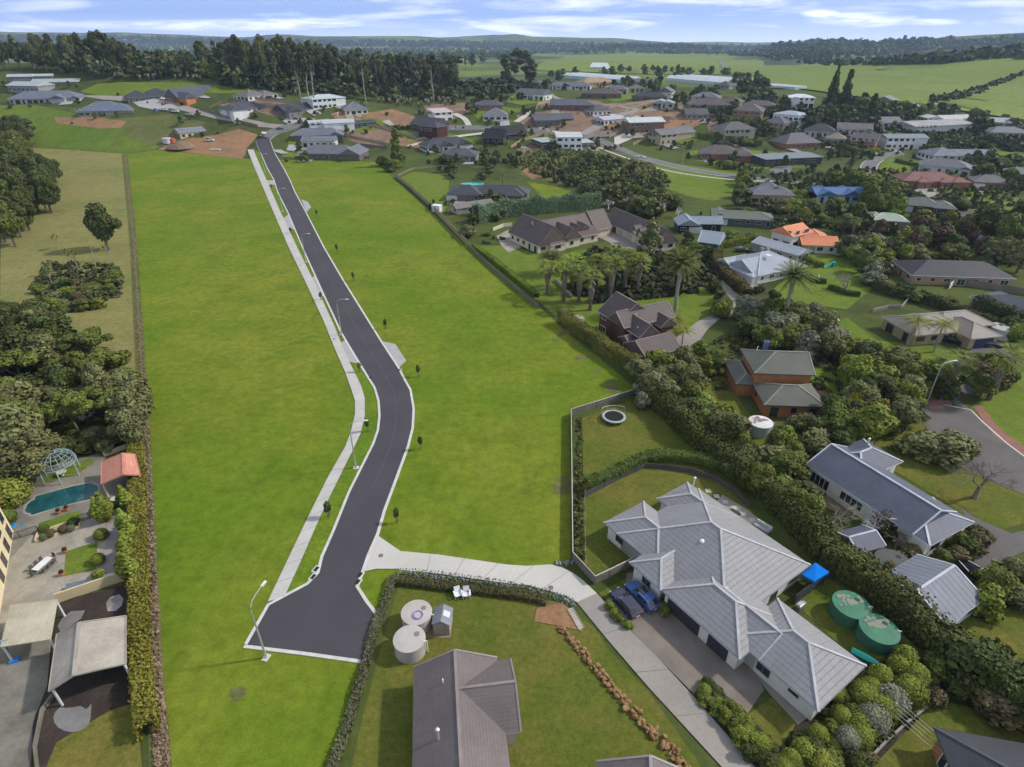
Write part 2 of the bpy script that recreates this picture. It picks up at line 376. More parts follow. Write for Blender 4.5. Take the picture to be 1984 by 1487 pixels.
# terrain sheet
def axis(lo, hi, st, ends, g=1.18):
    a = list(np.arange(lo, hi + .1, st)); s = st
    while a[-1] < ends[1]: s *= g; s = min(s, 110); a.append(a[-1] + s)
    s = st
    while a[0] > ends[0]: s *= g; s = min(s, 110); a.insert(0, a[0] - s)
    return np.array(a)
gx = axis(-360, 620, 6, (-5200, 5600)); gy = axis(330, 640, 6, (-150, 7600))
gy = np.concatenate([[-400, -150, 60, 200], gy[gy > 300]])
XX, YY = np.meshgrid(gx, gy); ZZ = H(XX, YY); nx, ny = len(gx), len(gy)
me = bpy.data.meshes.new('ground'); me.vertices.add(nx * ny); me.vertices.foreach_set('co', np.stack([XX, YY, ZZ], -1).ravel())
ii = (np.arange(ny - 1)[:, None] * nx + np.arange(nx - 1)[None]).ravel(); q = np.stack([ii, ii + 1, ii + nx + 1, ii + nx], -1)
me.loops.add(q.size); me.loops.foreach_set('vertex_index', q.ravel()); me.polygons.add(len(q)); me.polygons.foreach_set('loop_start', np.arange(len(q)) * 4)
me.polygons.foreach_set('use_smooth', np.ones(len(q), bool)); me.update(calc_edges=True); me.validate()
me.materials.append(M('terrain')); o = bpy.data.objects.new('ground', me); col.objects.link(o); o['kind'] = 'structure'
# ---------------------------------------------------------------- fields, lawns, yards (photo points picked onto the terrain)
drape('grass_field', 'field grass', pl('248,299 300,291 400,300 470,308 560,311 640,312 728,314 745,330 765,347 830,405 905,478 980,540 1050,600 1110,655 1175,705 1245,765 1105,803 1106,1085 1062,1100 780,1112 770,1122 700,1290 600,1620 330,1620 318,1487 306,1300 298,1100 288,900 280,740 272,600 258,430'), 0)
drape('paddock', 'paddock grass', pl('0,285 60,275 130,290 248,299 260,430 273,600 281,740 200,760 110,700 60,640 0,600'), 0)
drape('hill_pasture', 'hill grass', pl('-60,205 60,203 150,222 250,232 330,238 345,262 300,290 248,298 130,290 0,285 -60,280'), 0)
drape('bare_bank', 'rough grass', pl('225,232 330,222 400,238 330,290 250,262'), 1)
drape('clay_patch', 'clay', pl('105,228 180,228 245,236 235,249 190,250 110,240'), 2)
drape('clay_patch', 'clay', pl('305,290 350,270 420,262 462,250 500,262 478,288 470,309 400,300'), 1)
drape('hill_lawn', 'lawn grass', pl('155,178 190,163 240,160 300,160 420,165 500,170 470,182 400,182 330,178 250,186 210,190'), 1)
drape('gravel_drive', 'old concrete', pl('150,186 200,194 260,198 300,205 360,217 420,232 500,247 540,250 560,244 520,240 440,226 380,212 345,200 290,190 200,186'), 3)
drape('driveway', 'apron concrete', pl('255,198 285,192 330,200 345,210 300,214 270,208'), 4)
# right of the field: lawns
LAWNS = '''lawn|lawn grass|775,345 800,333 850,337 870,350 868,395 858,416 832,392
lawn|field grass|1020,352 1075,362 1130,378 1175,400 1140,402 1010,398 1040,385 1048,378
lawn|lawn grass|905,478 985,476 1065,500 1140,500 1190,520 1170,560 1230,610 1180,690 1120,655 1050,590 980,545
lawn|field grass|1092,500 1110,487 1140,484 1180,498 1150,500
lawn|lawn grass|1225,585 1310,575 1350,550 1390,575 1385,610 1350,640 1290,640 1230,620
lawn|lawn grass|1500,560 1560,505 1640,500 1690,560 1640,600 1560,590 1500,580
lawn|lawn grass|1540,505 1600,480 1660,540 1640,575 1590,565 1530,535
lawn|lawn grass|1600,640 1640,615 1700,660 1800,670 1880,690 1850,720 1760,700 1640,690
lawn|lawn grass|1550,720 1600,700 1660,740 1640,770 1590,765 1560,740
lawn|yard grass|1340,745 1400,725 1425,765 1450,800 1490,850 1500,885 1440,865 1395,805
lawn|lawn grass|1880,790 1984,720 2100,700 2100,900 1960,870 1900,820
lawn|yard grass|1680,860 1780,815 1870,880 1990,930 2080,980 2000,1010 1900,1040 1850,985 1760,930 1690,890
lawn|yard grass|1240,770 1128,812 1130,960 1250,905 1380,915 1440,960 1400,880 1330,830
lawn|yard grass|1130,960 1250,905 1380,920 1430,965 1500,1030 1400,1050 1250,1010 1240,1090 1160,1130 1130,1100
lawn|yard grass|775,1122 1090,1168 1150,1215 1180,1260 1260,1345 1360,1487 1420,1600 650,1620 700,1400
lawn|yard grass|1160,1150 1215,1120 1235,1140 1180,1165
lawn|yard grass|1540,1170 1600,1120 1680,1160 1780,1260 1720,1310 1640,1310 1660,1280
lawn|yard grass|1448,1385 1560,1310 1575,1440 1560,1487 1510,1470
lawn|yard grass|1690,1400 1830,1360 2000,1400 2100,1700 1600,1700 1640,1540
lawn|yard grass|1780,1180 1900,1200 2000,1160 2100,1300 1984,1330 1860,1290
lawn|lawn grass|1230,330 1290,315 1430,335 1440,380 1380,390 1330,380 1260,355
lawn|lawn grass|1330,295 1380,283 1500,295 1560,310 1560,325 1440,330 1340,310
lawn|lawn grass|1725,338 1745,318 1780,312 1860,325 1880,340 1800,345 1740,352
lawn|lawn grass|1830,365 1900,350 1984,390 1984,440 1880,440 1860,400
lawn|lawn grass|1720,300 1745,318 1720,345 1700,330
lawn|lawn grass|1300,255 1360,268 1330,283 1290,270
lawn|lawn grass|1800,265 1830,250 1880,262 1920,280 1984,300 1984,330 1900,290
lawn|lawn grass|1680,250 1740,248 1770,262 1740,275 1690,268
lawn|lawn grass|1380,225 1430,222 1500,235 1490,245 1420,240
lawn|field grass|1000,248 1030,243 1070,255 1060,266 1000,262
lawn|lawn grass|640,232 700,226 750,236 740,250 690,258 650,244
lawn|lawn grass|545,305 560,270 620,278 670,300 600,308
lawn|lawn grass|905,212 940,205 1010,212 1000,240 930,238
lawn|lawn grass|770,255 830,248 880,262 930,275 890,290 800,285
rough_ground|clay|1160,245 1230,240 1290,222 1370,235 1330,255 1240,262
rough_ground|clay|700,222 760,212 800,225 830,240 780,246 720,240
rough_ground|brown soil|1040,200 1065,190 1160,196 1180,206 1100,214 1050,212
rough_ground|clay|640,222 670,214 730,220 725,236 680,240 650,232
rough_ground|brown soil|820,205 900,200 915,215 880,232 830,228
rough_ground|rough grass|980,215 1050,222 1040,236 985,238
rough_ground|clay|1110,262 1170,270 1200,284 1150,292 1100,282
rough_ground|brown soil|1370,235 1400,232 1400,262 1372,262
lawn|lawn grass|1180,178 1230,175 1250,188 1190,198 1170,190
lawn|lawn grass|1300,205 1380,208 1400,222 1330,225 1300,215
lawn|lawn grass|1000,180 1060,185 1080,195 1010,205 980,198
rough_ground|rough grass|1000,300 1060,285 1130,285 1230,300 1290,330 1300,360 1200,350 1100,360 1010,340
rough_ground|clay|1010,330 1040,318 1080,325 1075,345 1030,348
rough_ground|clay|770,268 870,272 900,282 840,290 770,284
rough_ground|brown soil|1000,225 1060,215 1150,215 1190,200 1260,215 1320,230 1230,270 1120,262 1020,258
rough_ground|brown soil|1000,290 1040,275 1100,287 1080,296 1020,300
rough_ground|brown soil|655,255 740,245 770,265 735,290 680,275
rough_ground|brown soil|420,205 520,192 600,215 560,235 480,215
rough_ground|brown soil|1230,205 1330,200 1390,222 1350,245 1290,235
pasture|far pasture|1040,128 1100,108 1250,106 1400,112 1480,120 1480,142 1300,146 1040,138
pasture|far pasture|1430,170 1470,130 1600,125 1700,140 1800,135 1984,112 2300,90 2300,200 1984,235 1850,215 1700,195 1560,175
pasture|far pasture|250,95 330,90 450,97 440,104 330,104
pasture|far pasture|1480,134 1600,120 1720,134 1600,142'''
for i, ln in enumerate(LAWNS.split('\n')):
    n, mt, ps = ln.split('|'); drape(n, mt, pl(ps), 1 + (i % 7) * .6)
drape('worn_patch', 'clay', pl('1040,1178 1090,1170 1118,1195 1130,1225 1090,1215 1035,1205'), 6.5)
drape('flower_bed', 'bark mulch', pl('1480,1290 1500,1265 1540,1300 1560,1330 1520,1355'), 7)
drape('mulch_bed', 'bark mulch', pl('270,1128 115,1165 100,1260 95,1330 65,1400 70,1500 100,1487 215,1375 265,1362 268,1250'), 6)
drape('lawn', 'yard grass', pl('265,1362 275,1480 290,1600 60,1620 85,1500 110,1440 215,1377'), 6.5)
drape('planting_bed', 'bark mulch', pl('1345,1335 1380,1318 1500,1440 1580,1487 1700,1600 1480,1600'), 7)
drape('planting_bed', 'bark mulch', pl('1560,1370 1680,1270 1760,1300 1830,1340 1690,1487 1600,1600 1500,1487'), 7)
# roads: each is a centre line with a width in metres
def road(pts, wdt, mat='old asphalt', name='road', layer=8, kerb=True, n=6):
    W = [UP(*p) for p in smooth_line(pts, n)]; W = [Vector((p.x, p.y, 0)) for p in W]
    A = offset_line(W, wdt / 2); B = offset_line(W, -wdt / 2)
    for i in range(0, len(W) - 1, 12):
        j = min(i + 12, len(W) - 1); drape(name, mat, A[i:j + 1] + B[i:j + 1][::-1], layer, world=True)
    if kerb:
        for side, Q in ((1, A), (-1, B)):
            W2 = resample(Q, 6); strip('kerb', 'kerb concrete', W2, .34, world=True, side=side * .17, z0=.12 if W[0].y > 300 else 0, h=.13)
    return W
road(pl('1995,430 1900,405 1790,392 1720,372 1690,345 1683,325 1700,308 1740,297'), 7.5)
road(pl('1520,352 1440,345 1330,328 1240,305 1190,285 1140,268 1060,256 960,250 860,250 800,262'), 7.5)
road(pl('1520,352 1600,362 1690,372'), 7)
road(pl('1195,262 1120,268'), 5, kerb=False)
road(pl('1130,262 1170,240 1210,222 1260,214'), 6, mat='old concrete')
road(pl('515,268 535,255 580,244 640,236'), 7)
road(pl('790,285 850,272 920,262 1000,254'), 3.2, mat='drive concrete', name='footpath', kerb=False, layer=9)
road(pl('700,228 668,214 640,205 615,204'), 3.5, mat='old concrete', kerb=False, name='driveway')
road(pl('1235,214 1180,205 1110,200 1080,192 1060,180'), 4.5, mat='old concrete', kerb=False, name='driveway')
road(pl('1000,238 1020,225 1030,217'), 4, mat='drive concrete', kerb=False, name='driveway')
road(pl('910,248 900,232 880,222'), 4, mat='drive concrete', kerb=False, name='driveway')
road(pl('1396,118 1400,128 1408,142'), 7, kerb=False)
road(pl('1060,256 1100,262 1190,300 1300,333 1430,350 1500,352'), 1.8, mat='drive concrete', name='footpath', kerb=False, layer=9.5)
# the new street
LE = pl('497,272 497.6,280 505,295 518,325 532,350 539,373 558.7,411.6 590,486 627,567.7 663.6,646.4 688.5,688.4 716,733 727.9,751.5 735.7,777.7 737.6,806.6 734.4,835.4 725.3,861.6 705.6,901 679.4,953.4 647.9,1032 626.9,1079.4 619,1112 597.5,1134 560,1154 522.7,1174 480,1250')
RE_ = pl('522,270 525.4,280 530.4,295 548,325 561,350 570.8,373 591.5,411.6 626.9,481 663.6,544 705.6,612 738.4,664.8 771,714.6 781.6,735.6 793.4,756.7 799.5,793.4 797.4,830 788,866.9 765.9,927 742.3,990 729.2,1034.8 710.8,1076.7 703,1100 689,1138 706.9,1167 725.6,1191.4 725,1204.8 701.6,1279')
drape('road', 'new asphalt', LE + RE_[::-1], 9)
wl = [UP(*p) for p in LE]; wr = [UP(*p) for p in RE_]
strip('kerb', 'kerb concrete', wl, .42, world=True, side=-.21); strip('kerb', 'kerb concrete', wr, .42, world=True, side=.21)
strip('kerb', 'kerb concrete', pl('474,1252 590,1266 704,1282'), .42, side=-.1)
FL = pl('480,292 503.6,350 527,405 558.7,478.5 595.4,554.6 627,622.8 650,680 668,720 681,756.7 687.7,777.7 687.7,804 680.7,835.4 668.9,866.9 637.4,922 595.4,1006 548,1106 518.7,1167.4')
FR = pl('492,292 516.7,350 543,410 574,476 611,552 648,633 671,690 686,720 700,748.9 706.9,772.5 707,806.6 699,840.7 684.6,872 658.4,924.6 621.6,1000.7 582.8,1090 552,1157')
drape('footpath', 'path concrete', FL + FR[::-1], 9.5)
drape('verge', 'verge grass', FR + LE[::-1][2:-2], 2)
for t in ('515,350 531,350 536,359 520,359', '545.6,426 558.7,416.7 571,446 554.7,443', '598,545 611,534 634,577 611,573', '658.4,667.4 673.8,656 702,708 674,701.5', '583.6,387 596.7,392 603.3,402.5 594,411.8', '741.6,663 765.9,667.4 787.4,700 773.8,713', '522,292 545,300 560,299 545,292'):
    drape('driveway_apron', 'apron concrete', pl(t), 8.4)
DR = pl('729,1037 745,1048 776,1069 850,1076 980,1095 1018.7,1098 1066.8,1095 1088,1100.7 1109.5,1111 1130.8,1127 1156,1151 1117.5,1168 1093.5,1155.4 1066.8,1147.4 1026.7,1136.7 980,1131 827,1110 773.6,1105.5 771,1103.5 729,1103.5 704,1109')
drape('driveway', 'drive concrete', DR, 8.6)
drape('driveway', 'old concrete', pl('1117.5,1168 1156,1151 1227,1228.8 1275,1276.9 1344,1351.6 1461.8,1487 1540,1580 1470,1590 1397.8,1487 1253.6,1330 1173.6,1236.8'), 8.6)
drape('parking_court', 'exposed aggregate', pl('1173.6,1164 1213.6,1138 1213,1112 1250,1106 1290,1150 1427,1266 1455,1290 1480,1338 1448.5,1383.6 1373.8,1322 1364.4,1317 1344.4,1346 1275,1276.9 1227,1228'), 8)
drape('paved_path', 'old concrete', pl('1427,1266 1500,1290 1585,1380 1545,1405 1490,1345 1455,1300'), 7.7)
# right-hand cul-de-sac and drives
drape('road', 'dark chip seal', pl('1775,765 1815,783 1880,795 1905,820 1950,860 2010,905 2080,950 2080,1010 1984,960 1900,925 1850,900 1810,860 1790,822 1805,812 1782,796'), 8)
strip('kerb', 'kerb concrete', pl('1815,783 1880,795 1905,820 1950,860 2010,905'), .3)
drape('footpath', 'red paver', pl('1800,772 1842,778 1845,786 1820,785 1818,796 1802,795'), 9)
drape('footpath', 'red paver', pl('1884,788 1900,786 1935,830 2000,880 2060,915 2060,930 1990,888 1925,845'), 8.6)
drape('driveway', 'dark chip seal', pl('1855,775 1880,795 1845,783 1850,740 1870,690 1890,668 1940,665 1960,690 1920,720 1890,760'), 7.5)
drape('driveway', 'dark chip seal', pl('1860,985 1900,1010 1960,1035 2060,1010 2060,1040 1960,1080 1880,1130 1850,1150 1820,1100 1900,1060 1885,1030'), 7.5)
drape('driveway', 'old concrete', pl('1310,655 1350,625 1390,605 1440,600 1425,612 1395,618 1370,640 1350,670 1345,690 1315,685'), 8)
drape('driveway', 'old concrete', pl('1420,598 1480,560 1440,540 1395,520 1385,545 1420,585'), 7)
drape('driveway', 'old concrete', pl('1140,452 1160,448 1195,440 1290,480 1262,512 1205,492 1180,470'), 8)
drape('patio', 'stone paving', pl('962,458 985,446 1000,470 1010,480 985,490 972,478'), 7)
drape('driveway', 'red paver', pl('1560,752 1600,760 1650,790 1590,805 1585,775'), 6)
drape('driveway', 'old concrete', pl('1765,370 1800,352 1850,362 1800,384'), 7)
drape('driveway', 'old asphalt', pl('1490,330 1520,318 1535,322 1530,342 1505,345'), 6.4)
drape('driveway', 'apron concrete', pl('560,282 600,283 610,296 580,298 555,292'), 7)
drape('driveway', 'apron concrete', pl('560,244 600,240 612,232 560,228 548,236'), 7)
drape('driveway', 'drive concrete', pl('1190,285 1225,270 1240,262 1215,258 1190,268'), 7)
drape('terrace', 'stone paving', pl('1385,975 1400,960 1450,990 1490,1025 1478,1035 1440,1010'), 7)
drape('deck', 'timber', pl('1535,935 1560,915 1640,965 1690,1000 1660,1010 1600,985'), 7)
# left garden: pool terrace and courts
drape('terrace', 'stained paving', pl('-60,930 40,925 100,905 190,880 205,862 215,870 200,895 265,920 262,1020 180,1100 115,1165 0,1260 -80,1280'), 6)
drape('terrace', 'stone paving', pl('-20,1130 60,1040 190,1000 205,1010 210,1120 140,1160 60,1190 -20,1250'), 6.6)
drape('concrete_yard', 'stained paving', pl('-100,1250 100,1240 92,1330 65,1400 60,1500 50,1640 -200,1640'), 6.2)
drape('brick_path', 'brick paving', pl('207,1015 243,1003 252,1060 248,1118 203,1132'), 7.6)
drape('court_lawn', 'lawn grass', pl('128,1070 190,1050 186,1105 124,1118'), 7.8)
drape('bed_lawn', 'lawn grass', pl('75,1015 155,990 158,1000 145,1012 76,1032'), 7.8)
drape('gazebo_lawn', 'lawn grass', pl('76,930 178,888 182,898 150,920 80,938'), 7.7)
drape('garden_lawn', 'hill grass', pl('90,830 130,790 230,750 262,760 265,830 235,870 190,880 150,860'), 6)

RL, RR2 = resample(wl, 1.0), resample(wr, 1.0)
mid = [RL[int(k / 119 * (len(RL) - 1))].lerp(RR2[int(k / 119 * (len(RR2) - 1))], .5) for k in range(112)]
for nm_, off_, w_ in (('road_seam', .1, .14), ('road_seam', 1.6, .35), ('road_seam', -1.5, .35)):
    A = offset_line(mid, off_ + w_ / 2); B = offset_line(mid, off_ - w_ / 2)
    drape('road', 'asphalt seam', A + B[::-1], 9.6, world=True) if w_ < .3 else None
q_ = random.Random(4)
for k in range(16):   # worn and muddy spots in the mown field
    x_, y_ = q_.choice([(1150, 730), (1195, 745), (1130, 690), (1085, 655), (1190, 760), (905, 500), (1100, 1010), (700, 330), (470, 1345), (1090, 940), (1110, 850), (960, 560)]); x_ += q_.uniform(-14, 14); y_ += q_.uniform(-10, 10)
    c_ = UP(x_, y_); rr_ = q_.uniform(.5, 1.8)
    drape('worn_patch', 'rough grass', [Vector((c_.x + math.cos(j * .785) * rr_ * q_.uniform(.5, 1.6), c_.y + math.sin(j * .785) * rr_ * q_.uniform(.5, 1.3), 0)) for j in range(8)], .4 + k * .02, world=True)

drape('dry_strip', 'rough grass', pl('236,300 248,299 262,430 276,600 285,740 296,900 306,1100 318,1300 334,1487 348,1600 290,1600 288,1430 276,1100 268,860 262,700 252,480'), 1.5)

def joints(name, A, B, st, mat='old concrete', z=.128):
    a_, b_ = resample([UP(*p) for p in A], .5), resample([UP(*p) for p in B], .5); m = MB(); n = int(len(a_) * .5 / st)
    for k in range(1, n):
        p = a_[int(k / n * (len(a_) - 1))]; q = b_[int(k / n * (len(b_) - 1))]
        if p.y > 340: continue
        d = (q - p).normalized(); t = Vector((-d.y, d.x, 0)) * .04; m.quad([p - t + Vector((0, 0, z)), q - t + Vector((0, 0, z)), q + t + Vector((0, 0, z)), p + t + Vector((0, 0, z))])
    m.build(name, mat)['kind'] = 'structure'
joints('footpath', FL, FR, 3.0, z=.131)
joints('driveway', pl('776,1069 850,1076 980,1095 1018.7,1098 1066.8,1095 1109.5,1111 1156,1151'), pl('773.6,1105.5 827,1110 980,1131 1010,1135 1050,1143 1085,1153 1117.5,1168'), 4.5, z=.121)
joints('driveway', pl('1156,1151 1227,1228.8 1275,1276.9 1344,1351.6 1461.8,1487'), pl('1117.5,1168 1173.6,1236.8 1213,1283 1285,1365 1397.8,1487'), 5, 'stained paving', z=.121)
# ---------------------------------------------------------------- houses
ROOT = {}
def house(name, label, cat, A, B, wings, roof, rcol, wcol, wall='plaster', eave=2.8, rot=0, pitch=.45, frac=False, cap=None, gut=(.75, .75, .75),
          win=True, wcolr=(.8, .8, .78), over=.5, ops=(), near=False, extras=(), group=None, garage=None, gable_mat=None, maxwin=14):
    a = UP(*A, h=eave); b = UP(*B, absz=a.z)
    d = b - a; ang = math.atan2(d.y, d.x) + R(rot); Lh = math.hypot(d.x, d.y); k = Lh if frac else 1.0
    z0 = a.z - eave; root = empty(name, (a.x, a.y, z0), ang, label, cat, group)
    ca, sa = math.cos(ang), math.sin(ang)
    def gz(u, v): return G(a.x + u * ca - v * sa, a.y + u * sa + v * ca) - z0
    walls, rf, gu, cp = MB(), MB(), MB(), MB(); rects = []
    for i, wg in enumerate(wings):
        u0, v0, u1, v1 = wg[0] * k, wg[1], wg[2] * k, wg[3]; kd = wg[4] if len(wg) > 4 else 'hh'; e = (wg[5] if len(wg) > 5 else eave) + .004 * i; pt = wg[6] if len(wg) > 6 else pitch
        rects.append((u0, v0, u1, v1, e, kd))
    for (u0, v0, u1, v1, e, kd), wg in zip(rects, wings):
        pt = wg[6] if len(wg) > 6 else pitch
        lo = min(gz(u0, v0), gz(u1, v0), gz(u0, v1), gz(u1, v1), 0) - .3
        ins = .0
        if kd != 'open':
            walls.box(((u0 + u1) / 2, (v0 + v1) / 2, (lo + e - .12) / 2), (u1 - u0, v1 - v0, e - .12 - lo), skip=(0,))
        else:
            for cu in (u0 + .3, u1 - .3):
                for cv in (v0 + .3, v1 - .3): walls.box((cu, cv, e / 2), (.35, .35, e))
            kd = 'gg'
        o = over; U0, V0, U1, V1 = u0 - o, v0 - o, u1 + o, v1 + o; W, D = U1 - U0, V1 - V0
        alongu = W >= D
        if len(kd) > 2: alongu = kd[2] == 'u'
        # local frame: s along ridge, t across
        S, T = (W, D) if alongu else (D, W)
        def tr(s, t, z): return (U0 + s, V0 + t, z) if alongu else (U1 - t, V0 + s, z)
        h = T / 2 * pt; ez = e
        if kd[0] == 's':   # skillion rising away from front
            P4 = [(U0, V0, ez), (U1, V0, ez), (U1, V1, ez + D * pt), (U0, V1, ez + D * pt)] if kd != 'sr' else [(U0, V0, ez + D * pt), (U1, V0, ez + D * pt), (U1, V1, ez), (U0, V1, ez)]
            sl = D * math.sqrt(1 + pt * pt); rf.quad(P4, 0, [(0, 0), (W, 0), (W, sl), (0, sl)])
            Q4 = [(x, y, z - .18) for x, y, z in P4]; rf.quad(Q4[::-1], 1)
            for q in range(4): gu.quad([Q4[q], Q4[(q + 1) % 4], P4[(q + 1) % 4], P4[q]])
            hi = D * pt
            zz = (lambda v: e + (v - V0) * pt - .2) if kd != 'sr' else (lambda v: e + (V1 - v) * pt - .2)
            for uu in (u0, u1): walls.quad([(uu, v0, e - .2), (uu, v1, e - .2), (uu, v1, zz(v1)), (uu, v0, zz(v0))], 0, [(0, 0), (D, 0), (D, hi), (0, 0)])
            vv = v1 if kd != 'sr' else v0; walls.quad([(u0, vv, e - .2), (u1, vv, e - .2), (u1, vv, zz(vv)), (u0, vv, zz(vv))], 0, [(0, 0), (W, 0), (W, hi), (0, hi)])
            continue
        s0 = T / 2 if kd[0] == 'h' else 0; s1 = S - (T / 2 if kd[1] == 'h' else 0)
        if s0 > s1: s0 = s1 = S / 2
        r0, r1 = tr(s0, T / 2, ez + h), tr(s1, T / 2, ez + h); c = [tr(0, 0, ez), tr(S, 0, ez), tr(S, T, ez), tr(0, T, ez)]; sl = math.hypot(T / 2, h)
        rf.quad([c[0], c[1], r1, r0], 0, [(0, 0), (S, 0), (s1, sl), (s0, sl)]); rf.quad([c[2], c[3], r0, r1], 0, [(0, 0), (S, 0), (S - s0, sl), (S - s1, sl)])
        for end, cc, rr, s in ((kd[0], (c[3], c[0]), r0, s0), (kd[1], (c[1], c[2]), r1, S - s1)):
            if end == 'h': rf.quad([cc[0], cc[1], rr], 0, [(0, 0), (T, 0), (T / 2, sl)])
            else:
                zt = lambda t: ez + min(t, T - t) * pt
                sp = (o if s < .01 else 0); ss = (o if cc[1] is c[0] or cc[0] is c[3] else S - o)
                A1, B1, C1 = tr(ss, o, e - .14), tr(ss, T - o, e - .14), tr(ss, T / 2, ez + h - .16)
                tri = [A1, B1, C1] if ss > S / 2 else [B1, A1, C1]; walls.quad(tri, 1 if gable_mat else 0, [(0, 0), (T, 0), (T / 2, h)])
                for pa, pb in ((cc[0], rr), (rr, cc[1])):
                    gu.quad([(pa[0], pa[1], pa[2] - .2), (pb[0], pb[1], pb[2] - .2), (pb[0], pb[1], pb[2] + .03), (pa[0], pa[1], pa[2] + .03)])
                if cap: cp.bar(cc[0], rr, .2, .12); cp.bar(rr, cc[1], .2, .12)
            if end == 'h' and cap: cp.bar(cc[0], rr, .26, .14); cp.bar(rr, cc[1], .26, .14)
        if cap: cp.bar(r0, r1, .28, .16)
        bt = [(x, y, z - .2) for x, y, z in c]; rf.quad(bt[::-1], 1)
        # underside pitch seal for gables
        for q in range(4):
            kq = kd[0] if q == 3 else kd[1] if q == 1 else 'h'
            if kq == 'h': gu.quad([bt[q], bt[(q + 1) % 4], (*c[(q + 1) % 4][:2], c[(q + 1) % 4][2] + .02), (*c[q][:2], c[q][2] + .02)])
            else:
                rr = r0 if q == 3 else r1; rf.quad([bt[q], bt[(q + 1) % 4], (rr[0], rr[1], rr[2] - .2)], 1)
    gmats = [wall, gable_mat] if gable_mat else wall
    walls.build('wall', gmats, root, wcol)
    ro = rf.build('roof', [roof, 'paint'], root, rcol)
    if gu.f: gu.build('gutter', 'paint', root, gut)
    if cap and cp.f: cp.build('ridge_cap', 'paint', root, cap)
    # windows on the outer walls
    def inside(u, v, me):
        return any(i != me and r[0] - .2 < u < r[2] + .2 and r[1] - .2 < v < r[3] + .2 for i, r in enumerate(rects))
    def window(u, v, yaw, wd, ht, zc, nm='window'):
        t = Matrix.Rotation(yaw, 4, 'Z')
        m_ = MB()
        if near:
            m_.box((0, -.035, 0), (wd, .07, ht)); fo = m_.build(nm, 'paint', root, wcolr, (u, v, zc)); fo.rotation_euler = (0, 0, yaw)
            n = max(1, round(wd / .9)); g = MB(); cw = (wd - .1) / n
            for q in range(n): g.box((-wd / 2 + .05 + cw * (q + .5), -.075, 0), (cw - .09, .02, ht - .2))
            g.build('pane', 'glass', fo)
        else:
            m_.box((0, -.03, 0), (wd, .06, ht)); n = max(1, round(wd / 1.1)); cw = (wd - .1) / n
            for q in range(n): m_.box((-wd / 2 + .05 + cw * (q + .5), -.065, 0), (cw - .1, .02, ht - .22), mi=1)
            fo = m_.build(nm, ['paint', 'glass'], root, wcolr, (u, v, zc)); fo.rotation_euler = (0, 0, yaw)
        return fo
    def gdoor(u, v, yaw, wd, ht=2.2, c=(.1, .1, .12)):
        m_ = MB(); m_.box((0, -.03, ht / 2 + .02), (wd, .06, ht))
        for q in range(4): m_.box((0, -.07, .3 + q * ht / 4), (wd - .1, .02, ht / 4 - .06))
        fo = m_.build('garage_door', 'paint', root, c, (u, v, 0)); fo.rotation_euler = (0, 0, yaw); return fo
    n_w = 0
    if garage:
        gu_, gw_, gc_ = garage; r = rects[0]; gdoor(r[0] + (r[2] - r[0]) * gu_, r[1], 0, gw_, c=gc_)
    if win:
        for i, (u0, v0, u1, v1, e, kd) in enumerate(rects):
            if kd == 'open': continue
            for (p, q, yaw) in (((u0, v0), (u1, v0), 0), ((u0, v1), (u0, v0), -math.pi / 2), ((u1, v0), (u1, v1), math.pi / 2), ((u1, v1), (u0, v1), math.pi)):
                ln = math.hypot(q[0] - p[0], q[1] - p[1]); n = int(ln / 3.4)
                # skip walls facing away from where the street side lies, unless near
                wy = ang + yaw; facing = math.sin(wy) * 0 + (-math.cos(wy)) 
                if not near and facing > .35: continue
                for s in range(n):
                    if n_w >= maxwin: break
                    t = (s + .5) / n; u, v = p[0] + (q[0] - p[0]) * t, p[1] + (q[1] - p[1]) * t
                    if inside(u, v, i): continue
                    if garage and i == 0 and yaw == 0 and abs(t - garage[0]) < .12 + garage[1] / 2 / ln: continue
                    rr = random.Random(int(u * 37 + v * 91) + i); ks = 1.0 if near else 1 + .3 * (frac and eave > 3.4)
                    for fl in range(2 if e > 4.6 else 1):
                        tall = rr.random() < .28 and fl == 0 or (kd == 'x')
                        wd = rr.choice([1.4, 1.8, 2.2, 1.0]); ht = 2.05 if tall else 1.15
                        zc = (1.1 if tall else 1.55) + fl * 2.75
                        if e < 2.3: continue
                        if ops and i in [q_[0] for q_ in ops if q_[0] == i and q_[1] == int(round(yaw / (math.pi / 2)))] : continue
                        window(u, v, yaw, min(wd * ks, ln - .6), ht * ks, zc * ks); n_w += 1
    for oo in ops:
        _, side, kind, u, v, wd, ht, zc = oo[:8]; yaw = side * math.pi / 2
        if kind == 'g': gdoor(u, v, yaw, wd, ht, oo[8] if len(oo) > 8 else (.045, .045, .055))
        elif kind == 'w': window(u, v, yaw, wd, ht, zc)
        elif kind == 'd':
            m_ = MB(); m_.box((0, -.03, ht / 2), (wd, .06, ht)); fo = m_.build('door', 'paint', root, (.25, .2, .15), (u, v, .1)); fo.rotation_euler = (0, 0, yaw); hb = MB(); hb.box((wd / 2 - .12, -.09, 1.0), (.12, .06, .05)); hb.build('handle', 'steel', fo)
